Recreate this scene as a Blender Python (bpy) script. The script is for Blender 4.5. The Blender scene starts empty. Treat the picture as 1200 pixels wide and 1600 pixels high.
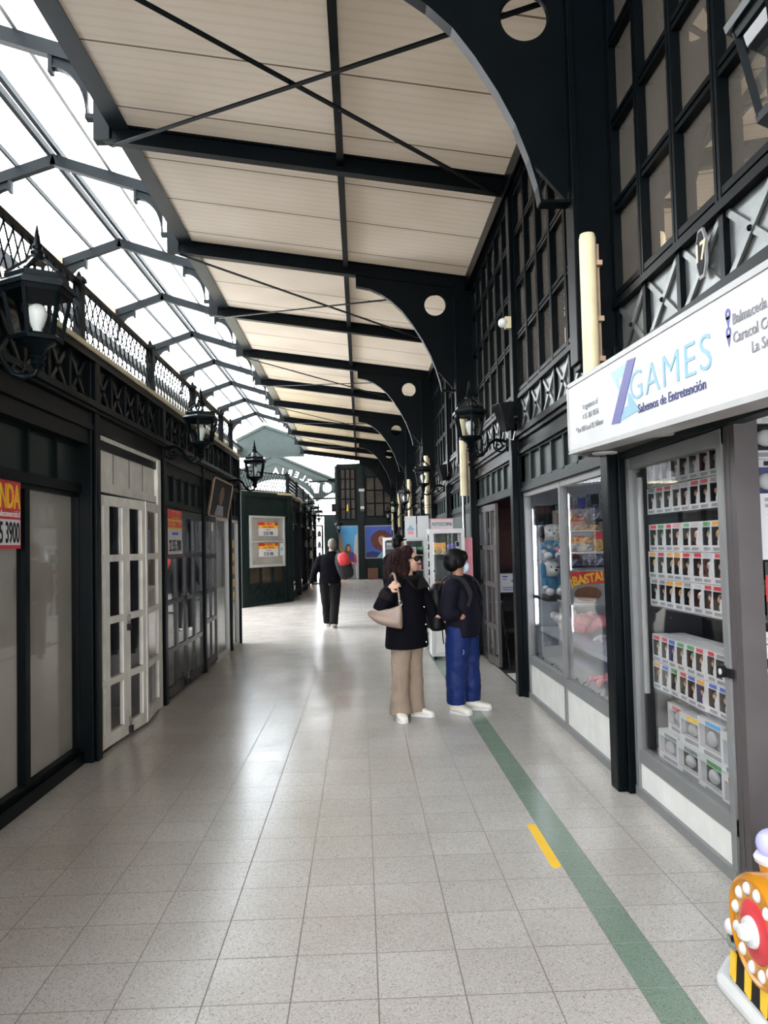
SKY, SUN, EXPO = 8.0, 2.5, 0.68
import bpy, bmesh, math, random
from mathutils import Vector, Matrix
random.seed(7)
scene = bpy.context.scene
COL = scene.collection
PI = math.pi

# ------------------------------------------------------------------ materials
def pm(name, color, rough=0.5, metal=0.0, spec=0.5, var=0.12, vscale=8.0, bump=0.0, bscale=60.0, emit=None, estr=0.0):
    m = bpy.data.materials.new(name); m.use_nodes = True
    nt = m.node_tree; b = nt.nodes['Principled BSDF']
    b.inputs['Roughness'].default_value = rough
    b.inputs['Metallic'].default_value = metal
    b.inputs['Specular IOR Level'].default_value = spec
    tc = nt.nodes.new('ShaderNodeTexCoord')
    nz = nt.nodes.new('ShaderNodeTexNoise'); nz.inputs['Scale'].default_value = vscale; nz.inputs['Detail'].default_value = 4
    nt.links.new(tc.outputs['Object'], nz.inputs['Vector'])
    rp = nt.nodes.new('ShaderNodeValToRGB')
    rp.color_ramp.elements[0].position = 0.3; rp.color_ramp.elements[1].position = 0.7
    rp.color_ramp.elements[0].color = [c * (1 - var) for c in color] + [1]
    rp.color_ramp.elements[1].color = [min(1, c * (1 + var)) for c in color] + [1]
    nt.links.new(nz.outputs['Fac'], rp.inputs['Fac'])
    nt.links.new(rp.outputs['Color'], b.inputs['Base Color'])
    if bump:
        n2 = nt.nodes.new('ShaderNodeTexNoise'); n2.inputs['Scale'].default_value = bscale
        nt.links.new(tc.outputs['Object'], n2.inputs['Vector'])
        bp = nt.nodes.new('ShaderNodeBump'); bp.inputs['Strength'].default_value = bump; bp.inputs['Distance'].default_value = 0.01
        nt.links.new(n2.outputs['Fac'], bp.inputs['Height']); nt.links.new(bp.outputs['Normal'], b.inputs['Normal'])
    if emit:
        b.inputs['Emission Color'].default_value = list(emit) + [1]; b.inputs['Emission Strength'].default_value = estr
    return m

def glass_mat(name, tint=(1, 1, 1), ior=1.45, rough=0.015):
    m = bpy.data.materials.new(name); m.use_nodes = True
    nt = m.node_tree; nt.nodes.clear()
    o = nt.nodes.new('ShaderNodeOutputMaterial'); mx = nt.nodes.new('ShaderNodeMixShader')
    tr = nt.nodes.new('ShaderNodeBsdfTransparent'); gl = nt.nodes.new('ShaderNodeBsdfGlossy')
    tr.inputs['Color'].default_value = list(tint) + [1]; gl.inputs['Roughness'].default_value = rough
    g = nt.nodes.new('ShaderNodeNewGeometry'); dt = nt.nodes.new('ShaderNodeVectorMath'); dt.operation = 'DOT_PRODUCT'
    nt.links.new(g.outputs['Normal'], dt.inputs[0]); nt.links.new(g.outputs['Incoming'], dt.inputs[1])
    def mth(op, a, v=None):
        n = nt.nodes.new('ShaderNodeMath'); n.operation = op
        for k, q in enumerate((a, v)):
            if q is None: continue
            if isinstance(q, (int, float)): n.inputs[k].default_value = q
            else: nt.links.new(q, n.inputs[k])
        return n.outputs[0]
    f0 = ((ior - 1) / (ior + 1)) ** 2                       # Schlick, the same from both sides of the pane
    sch = mth('ADD', mth('MULTIPLY', mth('POWER', mth('SUBTRACT', 1.0, mth('ABSOLUTE', dt.outputs['Value'])), 5.0), 1 - f0), f0)
    nt.links.new(sch, mx.inputs[0]); nt.links.new(tr.outputs[0], mx.inputs[1]); nt.links.new(gl.outputs[0], mx.inputs[2])
    nt.links.new(mx.outputs[0], o.inputs[0])
    return m

def sheet_mat(name, tint, trans, diff):
    """translucent plastic roof sheet: lets the sky through and scatters a part"""
    m = bpy.data.materials.new(name); m.use_nodes = True
    nt = m.node_tree; nt.nodes.clear()
    o = nt.nodes.new('ShaderNodeOutputMaterial'); mx = nt.nodes.new('ShaderNodeMixShader')
    tr = nt.nodes.new('ShaderNodeBsdfTransparent'); tl = nt.nodes.new('ShaderNodeBsdfTranslucent')
    tr.inputs['Color'].default_value = list(tint) + [1]; tl.inputs['Color'].default_value = list(tint) + [1]
    mx.inputs[0].default_value = diff
    nt.links.new(tr.outputs[0], mx.inputs[1]); nt.links.new(tl.outputs[0], mx.inputs[2]); nt.links.new(mx.outputs[0], o.inputs[0])
    return m

M = {}
M['iron'] = pm('dark green-black paint', (0.0018, 0.0033, 0.0042), 0.34, spec=0.07, vscale=3, var=0.25, bump=0.05, bscale=25)
M['iron_gloss'] = pm('glossy dark panel paint', (0.0055, 0.009, 0.0105), 0.25, spec=0.25, vscale=4, var=0.3, bump=0.06, bscale=12)
M['skylit_panel'] = pm('dark panel paint with painted skylight sheen', (0.19, 0.20, 0.195), 0.36, metal=0.55, vscale=6, var=0.3, bump=0.05, bscale=14)  # dark frieze paint lightened: the skylight's reflection is put into the base colour
M['gutter'] = pm('slate gutter paint', (0.022, 0.028, 0.031), 0.45, spec=0.3, vscale=3, var=0.2)
M['iron_green'] = pm('dark green paint', (0.0085, 0.0165, 0.0155), 0.4, spec=0.15, vscale=3, var=0.2)
M['green_panel'] = pm('grey green panel paint', (0.034, 0.046, 0.042), 0.42, spec=0.4, vscale=3, var=0.12)
M['green_dull'] = pm('dull green paint', (0.028, 0.038, 0.036), 0.6, spec=0.2, var=0.1)
M['roof_iron'] = pm('slate roof steel', (0.0045, 0.0062, 0.007), 0.5, spec=0.10, vscale=3, var=0.2)
M['glass'] = glass_mat('clear glass')
M['lamp_glass'] = glass_mat('lantern glass', (0.9, 0.92, 0.92))
M['film'] = glass_mat('clear plastic', (0.93, 0.93, 0.93), 1.4, 0.05)
M['dark_glass'] = pm('brown mirror film glass', (0.50, 0.44, 0.37), 0.004, metal=0.82, vscale=0.7, var=0.15)
M['print_hair'] = pm('printed red brown hair', (0.13, 0.03, 0.02), 0.5, vscale=25, var=0.6)
M['dull_glass'] = pm('dull dark glass', (0.05, 0.035, 0.022), 0.35, spec=0.3, vscale=1.5, var=0.5)
M['taupe'] = pm('taupe paper lining', (0.47, 0.435, 0.375), 0.8, vscale=1.2, var=0.15)
M['white_paint'] = pm('worn white paint', (0.72, 0.69, 0.62), 0.55, vscale=6, var=0.12, bump=0.1)
M['white'] = pm('white', (0.62, 0.62, 0.61), 0.5, var=0.03)
M['card'] = pm('white carton', (0.60, 0.60, 0.60), 0.45, var=0.04)
M['paper'] = pm('paper', (0.62, 0.62, 0.63), 0.7, var=0.03)
M['cream'] = pm('cream plastic', (0.70, 0.60, 0.38), 0.4, vscale=5, var=0.1)
M['grey_frame'] = pm('grey aluminium', (0.19, 0.19, 0.19), 0.45, vscale=5, var=0.08)
M['grey_light'] = pm('light grey aluminium', (0.42, 0.42, 0.41), 0.42, var=0.06)
M['brown_grey'] = pm('brownish grey metal and glare tone', (0.075, 0.064, 0.064), 0.5, vscale=5, var=0.1)  # also carries painted glare on a door leaf and light on the corner post
M['base_white'] = pm('scuffed white board', (0.74, 0.73, 0.69), 0.5, vscale=7, var=0.06)
M['black'] = pm('black', (0.006, 0.006, 0.007), 0.5, spec=0.2, var=0.2)
M['char'] = pm('charcoal', (0.018, 0.018, 0.02), 0.7, spec=0.2, var=0.2)
M['room'] = pm('dark shop interior', (0.045, 0.048, 0.058), 0.7, vscale=2, var=0.3)
M['room_light'] = pm('slatted grey wall board', (0.36, 0.38, 0.43), 0.6, var=0.08)
M['chrome'] = pm('chrome', (0.6, 0.6, 0.6), 0.2, metal=1.0, var=0.05)
M['bulb'] = pm('milky bulb', (0.75, 0.74, 0.7), 0.35, var=0.03)
M['red'] = pm('red', (0.60, 0.035, 0.045), 0.4, var=0.08)
M['yellow'] = pm('yellow', (0.85, 0.52, 0.03), 0.45, var=0.06)
M['orange'] = pm('orange', (0.78, 0.33, 0.03), 0.35, var=0.06)
M['amber'] = pm('amber gloss plastic', (0.52, 0.205, 0.01), 0.2, var=0.05)
M['pink'] = pm('pink', (0.75, 0.28, 0.33), 0.6, var=0.08)
M['blue'] = pm('blue', (0.05, 0.11, 0.5), 0.45, var=0.1)
M['navy'] = pm('navy', (0.022, 0.03, 0.14), 0.5, var=0.1)
M['violet'] = pm('violet', (0.05, 0.05, 0.27), 0.45, var=0.06)
M['sky_print'] = pm('sky blue print', (0.08, 0.38, 0.72), 0.4, var=0.1, vscale=2)
M['teal'] = pm('teal print', (0.20, 0.42, 0.54), 0.45, var=0.04)
M['teal_light'] = pm('light teal print', (0.30, 0.53, 0.62), 0.45, var=0.04)
M['lilac'] = pm('lilac', (0.42, 0.42, 0.82), 0.25, var=0.05)
M['green'] = pm('green', (0.07, 0.30, 0.10), 0.5, var=0.1)
M['brown'] = pm('brown', (0.16, 0.07, 0.035), 0.55, var=0.15)
M['maroon'] = pm('maroon shelf', (0.05, 0.008, 0.008), 0.6, var=0.2)
M['tan'] = pm('tan wood', (0.42, 0.28, 0.18), 0.6, var=0.15)
M['skin'] = pm('skin', (0.50, 0.29, 0.20), 0.5, var=0.06, vscale=20)
M['skin_dark'] = pm('skin brown', (0.34, 0.17, 0.11), 0.5, var=0.06, vscale=20)
M['print_skin'] = pm('printed skin', (0.55, 0.30, 0.2), 0.5, var=0.04)
M['gray_print'] = pm('grey print', (0.25, 0.25, 0.27), 0.5, var=0.2)
M['mid_print'] = pm('pale grey print', (0.5, 0.5, 0.5), 0.5, var=0.1)
M['plush_blue'] = pm('blue plush', (0.07, 0.24, 0.40), 0.95, var=0.15, bump=0.4, bscale=150)
M['plush_white'] = pm('white plush', (0.75, 0.76, 0.76), 0.95, var=0.06, bump=0.4, bscale=150)
M['plush_dark'] = pm('dark plush', (0.02, 0.02, 0.025), 0.95, var=0.15, bump=0.4, bscale=150)
M['led'] = pm('lit LED tube', (0.9, 0.9, 1.0), 0.4, emit=(0.86, 0.9, 1.0), estr=9.0)
M['downlight'] = pm('downlight lens', (0.75, 0.75, 0.72), 0.4)

def busy(name, cols, scale=38):
    """printed packaging: irregular patches of a few colours"""
    m = pm(name, cols[0], 0.4); nt = m.node_tree; b = nt.nodes['Principled BSDF']
    tc = nt.nodes.new('ShaderNodeTexCoord'); vo = nt.nodes.new('ShaderNodeTexVoronoi'); vo.inputs['Scale'].default_value = scale
    sc = nt.nodes.new('ShaderNodeSeparateColor'); rp = nt.nodes.new('ShaderNodeValToRGB'); rp.color_ramp.interpolation = 'CONSTANT'
    nt.links.new(tc.outputs['Object'], vo.inputs['Vector']); nt.links.new(vo.outputs['Color'], sc.inputs[0]); nt.links.new(sc.outputs[0], rp.inputs[0])
    for i, c in enumerate(cols):
        e = rp.color_ramp.elements[i] if i < 2 else rp.color_ramp.elements.new(i / len(cols))
        e.position = i / len(cols); e.color = list(c) + [1]
    nt.links.new(rp.outputs[0], b.inputs['Base Color']); return m
M['busy_warm'] = busy('warm printed card', [(0.35, 0.12, 0.03), (0.45, 0.22, 0.04), (0.08, 0.03, 0.02), (0.5, 0.42, 0.3), (0.3, 0.03, 0.03)])
M['busy_cool'] = busy('cool printed card', [(0.05, 0.06, 0.13), (0.12, 0.10, 0.26), (0.02, 0.02, 0.03), (0.4, 0.4, 0.46), (0.05, 0.12, 0.2)])
M['busy_pale'] = busy('pale printed card', [(0.45, 0.45, 0.45), (0.3, 0.3, 0.33), (0.1, 0.1, 0.12), (0.5, 0.42, 0.25), (0.55, 0.55, 0.56)])
M['busy_yellow'] = busy('yellow printed card', [(0.5, 0.36, 0.08), (0.42, 0.25, 0.06), (0.2, 0.1, 0.04), (0.5, 0.45, 0.3)])
# terrazzo tile floor, 30 cm grid, with the green strip that runs along the right
def floor_mat():
    m = bpy.data.materials.new('terrazzo tiles'); m.use_nodes = True
    nt = m.node_tree; L = nt.links.new; N = nt.nodes.new
    b = nt.nodes['Principled BSDF']
    g = N('ShaderNodeNewGeometry'); sx = N('ShaderNodeSeparateXYZ'); L(g.outputs['Position'], sx.inputs[0])
    def mth(op, a, v=None, w=None):
        n = N('ShaderNodeMath'); n.operation = op
        for k, q in enumerate((a, v, w)):
            if q is None: continue
            if isinstance(q, (int, float)): n.inputs[k].default_value = q
            else: L(q, n.inputs[k])
        return n.outputs[0]
    X, Y = sx.outputs[0], sx.outputs[1]
    right = mth('GREATER_THAN', X, 1.0)
    xo = mth('ADD', mth('MULTIPLY_ADD', right, 0.1565, X), 0.2728)     # right of the strip the grid is shifted
    xo = mth('SUBTRACT', xo, mth('MULTIPLY', right, 0.3))
    u = mth('DIVIDE', xo, 0.3); v = mth('DIVIDE', mth('SUBTRACT', Y, 4.2177), 0.3)
    def line(q, w):
        fr = mth('FRACT', q)
        d = mth('MINIMUM', fr, mth('SUBTRACT', 1.0, fr))
        return mth('LESS_THAN', d, w)
    strip = mth('MULTIPLY', mth('GREATER_THAN', X, 0.927), mth('LESS_THAN', X, 1.071))
    lu = mth('MULTIPLY', line(u, 0.0078), mth('SUBTRACT', 1.0, strip))
    grout = mth('MAXIMUM', lu, line(v, 0.0078))
    # tint per tile
    cv = N('ShaderNodeCombineXYZ'); L(mth('FLOOR', u), cv.inputs[0]); L(mth('FLOOR', v), cv.inputs[1])
    wn = N('ShaderNodeTexWhiteNoise'); wn.noise_dimensions = '2D'; L(cv.outputs[0], wn.inputs['Vector'])
    r1 = N('ShaderNodeValToRGB'); r1.color_ramp.elements[0].color = (0.435, 0.41, 0.385, 1); r1.color_ramp.elements[1].color = (0.468, 0.448, 0.42, 1)
    L(wn.outputs['Value'], r1.inputs[0])
    # chips
    vo = N('ShaderNodeTexVoronoi'); vo.inputs['Scale'].default_value = 215; L(g.outputs['Position'], vo.inputs['Vector'])
    r2 = N('ShaderNodeValToRGB'); r2.color_ramp.interpolation = 'CONSTANT'
    e = r2.color_ramp.elements; e[0].color = (0.55, 0.5, 0.46, 1); e[1].position = 0.075; e[1].color = (0.86, 0.84, 0.83, 1)
    for p, c in ((0.3, (1, 1, 1, 1)), (0.7, (1.0, 0.97, 0.93, 1)), (0.88, (1.2, 1.2, 1.16, 1))):
        q = e.new(p); q.color = c
    sc = N('ShaderNodeSeparateColor'); L(vo.outputs['Color'], sc.inputs[0]); L(sc.outputs[0], r2.inputs[0])
    def mix(f, a, c, t='MIX'):
        n = N('ShaderNodeMix'); n.data_type = 'RGBA'; n.blend_type = t
        if isinstance(f, (int, float)): n.inputs[0].default_value = f
        else: L(f, n.inputs[0])
        for k, q in ((6, a), (7, c)):
            if isinstance(q, tuple): n.inputs[k].default_value = q
            else: L(q, n.inputs[k])
        return n.outputs[2]
    base = mix(strip, r1.outputs[0], (0.185, 0.255, 0.20, 1))
    base = mix(0.75, base, r2.outputs[0], 'MULTIPLY')
    nz = N('ShaderNodeTexNoise'); nz.inputs['Scale'].default_value = 1.3; nz.inputs['Detail'].default_value = 5; L(g.outputs['Position'], nz.inputs['Vector'])
    dirt = N('ShaderNodeValToRGB'); dirt.color_ramp.elements[0].position = 0.3; dirt.color_ramp.elements[0].color = (0.88, 0.86, 0.84, 1); dirt.color_ramp.elements[1].position = 0.65
    L(nz.outputs['Fac'], dirt.inputs[0]); base = mix(1.0, base, dirt.outputs[0], 'MULTIPLY')
    gs = N('ShaderNodeMix'); gs.data_type = 'FLOAT'; L(strip, gs.inputs[0]); gs.inputs[2].default_value = 0.85; gs.inputs[3].default_value = 0.3
    base = mix(mth('MULTIPLY', grout, gs.outputs[0]), base, (0.11, 0.085, 0.065, 1))
    L(base, b.inputs['Base Color'])
    n2 = N('ShaderNodeTexNoise'); n2.inputs['Scale'].default_value = 2.5; L(g.outputs['Position'], n2.inputs['Vector'])
    rr = N('ShaderNodeMapRange'); rr.inputs[3].default_value = 0.14; rr.inputs[4].default_value = 0.30; L(n2.outputs['Fac'], rr.inputs[0])
    L(mth('ADD', rr.outputs[0], mth('MULTIPLY', grout, 0.3)), b.inputs['Roughness'])
    b.inputs['Specular IOR Level'].default_value = 0.5
    bp = N('ShaderNodeBump'); bp.inputs['Strength'].default_value = 0.25; bp.inputs['Distance'].default_value = 0.002
    L(mth('SUBTRACT', mth('MULTIPLY', nz.outputs['Fac'], 0.3), grout), bp.inputs['Height']); L(bp.outputs[0], b.inputs['Normal'])
    return m
M['floor'] = floor_mat()

def ceiling_mat(name, c0, c1, diffuse_mix, seam=1.0, rib=0.125):
    """insulated roof panels: seams across the corridor every metre, faint ribs between"""
    m = bpy.data.materials.new(name); m.use_nodes = True
    nt = m.node_tree; L = nt.links.new; N = nt.nodes.new; nt.nodes.clear()
    o = N('ShaderNodeOutputMaterial')
    g = N('ShaderNodeNewGeometry'); sx = N('ShaderNodeSeparateXYZ'); L(g.outputs['Position'], sx.inputs[0])
    def mth(op, a, v=None):
        n = N('ShaderNodeMath'); n.operation = op
        for k, q in enumerate((a, v)):
            if q is None: continue
            if isinstance(q, (int, float)): n.inputs[k].default_value = q
            else: L(q, n.inputs[k])
        return n.outputs[0]
    def dist(per, off):
        f = mth('FRACT', mth('DIVIDE', mth('ADD', sx.outputs[1], off), per))
        return mth('MULTIPLY', mth('MINIMUM', f, mth('SUBTRACT', 1.0, f)), per)
    seams = mth('LESS_THAN', dist(seam, 0.55), 0.011)
    ribs = mth('LESS_THAN', dist(rib, 0.0), 0.02)
    nz = N('ShaderNodeTexNoise'); nz.inputs['Scale'].default_value = 0.9; nz.inputs['Detail'].default_value = 6; L(g.outputs['Position'], nz.inputs['Vector'])
    rp = N('ShaderNodeValToRGB'); rp.color_ramp.elements[0].position = 0.3; rp.color_ramp.elements[1].position = 0.72
    rp.color_ramp.elements[0].color = list(c0) + [1]; rp.color_ramp.elements[1].color = list(c1) + [1]
    L(nz.outputs['Fac'], rp.inputs[0])
    def mix(f, a, c, k=1.0):
        n = N('ShaderNodeMix'); n.data_type = 'RGBA'; n.blend_type = 'MULTIPLY'; L(mth('MULTIPLY', f, k), n.inputs[0]); L(a, n.inputs[6]); n.inputs[7].default_value = c
        return n.outputs[2]
    c = mix(ribs, rp.outputs[0], (0.95, 0.94, 0.93, 1)); c = mix(seams, c, (0.25, 0.22, 0.2, 1))
    df = N('ShaderNodeBsdfDiffuse'); tl = N('ShaderNodeBsdfTranslucent'); mx = N('ShaderNodeMixShader'); mx.inputs[0].default_value = diffuse_mix
    L(c, df.inputs[0]); L(c, tl.inputs[0]); L(tl.outputs[0], mx.inputs[1]); L(df.outputs[0], mx.inputs[2]); L(mx.outputs[0], o.inputs[0])
    return m
M['ceiling'] = ceiling_mat('beige roof panels', (0.58, 0.52, 0.44), (0.66, 0.605, 0.53), 0.84)
M['ceiling_far'] = ceiling_mat('white ribbed sheets', (0.62, 0.62, 0.6), (0.72, 0.72, 0.7), 0.75, 1.0, 0.16)
M['sheet'] = sheet_mat('clear roof sheet', (0.92, 0.95, 0.97), 0.8, 0.3)

# ------------------------------------------------------------------ mesh building
def V3(p): return Vector(p)
def wloc(o):
    v = Vector((0, 0, 0))
    while o is not None:
        v += o.location; o = o.parent
    return v

class MB:
    def __init__(s): s.v = []; s.f = []
    def add(s, vs, fs):
        n = len(s.v); s.v += [tuple(p) for p in vs]; s.f += [tuple(i + n for i in f) for f in fs]; return s
    def box(s, x0, x1, y0, y1, z0, z1):
        if x0 > x1: x0, x1 = x1, x0
        if y0 > y1: y0, y1 = y1, y0
        if z0 > z1: z0, z1 = z1, z0
        return s.add([(x0, y0, z0), (x1, y0, z0), (x1, y1, z0), (x0, y1, z0), (x0, y0, z1), (x1, y0, z1), (x1, y1, z1), (x0, y1, z1)],
                     [(0, 3, 2, 1), (4, 5, 6, 7), (0, 1, 5, 4), (1, 2, 6, 5), (2, 3, 7, 6), (3, 0, 4, 7)])
    def obox(s, c, a, b, d):
        c, a, b, d = Vector(c), Vector(a), Vector(b), Vector(d)
        if a.cross(b).dot(d) < 0: d = -d
        P = [c - a - b - d, c + a - b - d, c + a + b - d, c - a + b - d, c - a - b + d, c + a - b + d, c + a + b + d, c - a + b + d]
        return s.add(P, [(0, 3, 2, 1), (4, 5, 6, 7), (0, 1, 5, 4), (1, 2, 6, 5), (2, 3, 7, 6), (3, 0, 4, 7)])
    def bar(s, p, q, w, h, up=(0, 0, 1)):
        p, q = Vector(p), Vector(q); d = q - p; l = d.length; d.normalize(); u = Vector(up)
        r = d.cross(u)
        if r.length < 1e-4: r = d.cross(Vector((1, 0, 0)))
        r.normalize(); u = r.cross(d)
        return s.obox((p + q) / 2, d * l / 2, r * w / 2, u * h / 2)
    def ring_loft(s, rings, closed=False, caps=True):
        n = len(rings[0]); vs = [p for r in rings for p in r]; fs = []
        for k in range(len(rings) - (0 if closed else 1)):
            a = k * n; b = ((k + 1) % len(rings)) * n
            for i in range(n):
                j = (i + 1) % n; fs.append((a + i, a + j, b + j, b + i))
        if caps and not closed:
            fs.append(tuple(range(n - 1, -1, -1))); o = (len(rings) - 1) * n; fs.append(tuple(o + i for i in range(n)))
        return s.add(vs, fs)
    def tube(s, pts, r, n=8, closed=False, caps=True):
        pts = [Vector(p) for p in pts]; R = r if isinstance(r, (list, tuple)) else [r] * len(pts)
        rings = []; prev = None
        for i, p in enumerate(pts):
            if closed: t = pts[(i + 1) % len(pts)] - pts[i - 1]
            else: t = pts[min(i + 1, len(pts) - 1)] - pts[max(i - 1, 0)]
            if t.length < 1e-9: t = Vector((0, 0, 1))
            t.normalize()
            if prev is None:
                a = t.cross(Vector((0, 0, 1)))
                if a.length < 0.1: a = t.cross(Vector((1, 0, 0)))
            else: a = prev - t * prev.dot(t)
            a.normalize(); prev = a; b = t.cross(a)
            rings.append([p + (a * math.cos(2 * PI * k / n) + b * math.sin(2 * PI * k / n)) * R[i] for k in range(n)])
        return s.ring_loft(rings, closed, caps)
    def lathe(s, prof, c=(0, 0, 0), n=24, rot=0.0, caps=True):
        c = Vector(c)
        rings = [[c + Vector((r * math.cos(rot + 2 * PI * k / n), r * math.sin(rot + 2 * PI * k / n), z)) for k in range(n)] for r, z in prof]
        return s.ring_loft(rings, False, caps)
    def sphere(s, c, rx, ry=None, rz=None, n=16, m=10, axes=None):
        ry = rx if ry is None else ry; rz = rx if rz is None else rz
        c = Vector(c); A = axes or (Vector((1, 0, 0)), Vector((0, 1, 0)), Vector((0, 0, 1)))
        vs = [c - A[2] * rz]; fs = []
        for i in range(1, m):
            t = PI * i / m
            for k in range(n):
                p = 2 * PI * k / n
                vs.append(c + A[0] * rx * math.sin(t) * math.cos(p) + A[1] * ry * math.sin(t) * math.sin(p) - A[2] * rz * math.cos(t))
        vs.append(c + A[2] * rz); last = len(vs) - 1
        for k in range(n):
            j = (k + 1) % n
            fs.append((0, 1 + j, 1 + k)); fs.append((last, 1 + (m - 2) * n + k, 1 + (m - 2) * n + j))
            for i in range(m - 2):
                a = 1 + i * n; b = a + n; fs.append((a + k, a + j, b + j, b + k))
        return s.add(vs, fs)
    def prism(s, poly, fr, d0, d1):
        """poly in (u,v) of frame fr=(origin,u,v); extruded along u x v from d0 to d1"""
        o, u, v = (Vector(q) for q in fr); w = u.cross(v)
        n = len(poly)
        a = [o + u * p[0] + v * p[1] + w * d0 for p in poly]; b = [o + u * p[0] + v * p[1] + w * d1 for p in poly]
        fs = [tuple(range(n - 1, -1, -1)), tuple(range(n, 2 * n))] + [(i, (i + 1) % n, n + (i + 1) % n, n + i) for i in range(n)]
        return s.add(a + b, fs)
    def frect(s, fr, u0, u1, v0, v1, d0, d1):
        return s.prism([(u0, v0), (u1, v0), (u1, v1), (u0, v1)], fr, d0, d1)
    def quad(s, a, b, c, d): return s.add([a, b, c, d], [(0, 1, 2, 3)])
    def build(s, name, mat, parent=None, smooth=False, bevel=0.0, loc=None, label=None):
        me = bpy.data.meshes.new(name)
        off = wloc(parent) if parent is not None else Vector(loc if loc else (0, 0, 0))
        me.from_pydata([Vector(p) - off for p in s.v], [], s.f); me.update()
        bm = bmesh.new(); bm.from_mesh(me); bmesh.ops.recalc_face_normals(bm, faces=bm.faces); bm.to_mesh(me); bm.free()
        o = bpy.data.objects.new(name, me); COL.objects.link(o)
        if parent is not None: o.parent = parent
        elif loc: o.location = loc
        if isinstance(mat, str): mat = M[mat]
        me.materials.append(mat)
        if smooth: me.polygons.foreach_set('use_smooth', [True] * len(me.polygons)); 
        if smooth == 'auto': me.set_sharp_from_angle(angle=math.radians(38))
        if bevel:
            b = o.modifiers.new('bevel', 'BEVEL'); b.width = bevel; b.segments = 2; b.limit_method = 'ANGLE'
        if label: o['label'] = label
        return o

def tag(o, label, cat, group=None, kind=None):
    o['label'] = label; o['category'] = cat
    if group: o['group'] = group
    if kind: o['kind'] = kind
    return o
def thing(name, label, cat, loc=(0, 0, 0), group=None, kind=None, rz=0.0):
    o = bpy.data.objects.new(name, None); COL.objects.link(o); o.location = loc; o.rotation_euler = (0, 0, rz); o.empty_display_size = 0.1
    return tag(o, label, cat, group, kind)
def copy_tree(o, loc=None, rz=None, label=None, parent=None):
    c = o.copy(); COL.objects.link(c)
    if parent is not None: c.parent = parent
    for ch in list(o.children): copy_tree(ch, parent=c)
    if loc is not None: c.location = loc
    if rz is not None: c.rotation_euler = (0, 0, rz)
    if label: c['label'] = label
    return c

def text(body, size, origin, u, v, mat, parent, name='lettering', align='LEFT', ext=0.0015, off=0.0, spacing=1.0, sx=1.0, shear=0.0):
    cu = bpy.data.curves.new('txt', 'FONT'); cu.body = body; cu.size = size; cu.align_x = align; cu.extrude = ext; cu.offset = off
    cu.space_character = spacing; cu.shear = shear; cu.resolution_u = 3
    t = bpy.data.objects.new('txt', cu); COL.objects.link(t)
    dg = bpy.context.evaluated_depsgraph_get(); me = bpy.data.meshes.new_from_object(t.evaluated_get(dg))
    bpy.data.objects.remove(t); bpy.data.curves.remove(cu)
    u, v = Vector(u), Vector(v); w = u.cross(v)
    mat4 = Matrix(((u.x, v.x, w.x), (u.y, v.y, w.y), (u.z, v.z, w.z)))
    base = wloc(parent) if parent is not None else Vector((0, 0, 0))
    for q in me.vertices: q.co = mat4 @ Vector((q.co.x * sx, q.co.y, q.co.z)) + Vector(origin) - base
    me.name = name; me.materials.clear(); me.materials.append(M[mat] if isinstance(mat, str) else mat)
    o = bpy.data.objects.new(name, me); COL.objects.link(o)
    if parent is not None: o.parent = parent
    return o

def remesh_obj(mb, name, mat, parent, voxel=0.012, smooth=3, disp=None):
    o = mb.build(name, mat, parent)
    r = o.modifiers.new('r', 'REMESH'); r.mode = 'VOXEL'; r.voxel_size = voxel
    if smooth:
        sm = o.modifiers.new('s', 'SMOOTH'); sm.factor = 0.5; sm.iterations = smooth
    if disp:
        tx = bpy.data.textures.new(name, 'CLOUDS'); tx.noise_scale = disp[1]; tx.noise_depth = 2
        d = o.modifiers.new('d', 'DISPLACE'); d.texture = tx; d.strength = disp[0]; d.mid_level = 0.5
    dg = bpy.context.evaluated_depsgraph_get(); me = bpy.data.meshes.new_from_object(o.evaluated_get(dg))
    old = o.data; o.modifiers.clear(); o.data = me; bpy.data.meshes.remove(old); me.name = name
    me.polygons.foreach_set('use_smooth', [True] * len(me.polygons))
    return o

ORD = ['first', 'second', 'third', 'fourth', 'fifth', 'sixth', 'seventh', 'eighth', 'ninth', 'tenth', 'eleventh', 'twelfth', 'thirteenth', 'fourteenth']

# ------------------------------------------------------------------ camera (about eye height, looking down the arcade)
cam = bpy.data.cameras.new('camera'); camo = bpy.data.objects.new('camera', cam); COL.objects.link(camo)
cam.sensor_fit = 'VERTICAL'; cam.sensor_height = 36.0; cam.lens = 1213.83 / 1600 * 36.0
cam.clip_start = 0.05; cam.clip_end = 300
yaw, pitch, roll = math.radians(1.77202), math.radians(2.41605), math.radians(-1.32383)
fw = Vector((math.sin(yaw) * math.cos(pitch), math.cos(yaw) * math.cos(pitch), math.sin(pitch)))
r0 = Vector((math.cos(yaw), -math.sin(yaw), 0)); u0 = r0.cross(fw)
rr = r0 * math.cos(roll) + u0 * math.sin(roll); uu = -r0 * math.sin(roll) + u0 * math.cos(roll)
camo.matrix_world = Matrix(((rr.x, uu.x, -fw.x, 0), (rr.y, uu.y, -fw.y, 0), (rr.z, uu.z, -fw.z, 1.547), (0, 0, 0, 1)))
scene.camera = camo
# ================================================================== SHELL
YF = 36.0                                    # far end of the arcade
def setting(o, label, cat): return tag(o, label, cat, kind='structure')
fl = MB(); fl.box(-9.2, 5.0, -7, 44, -0.12, 0.0)
setting(fl.build('floor', 'floor'), 'pale speckled terrazzo tile floor with a green strip', 'floor')

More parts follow.
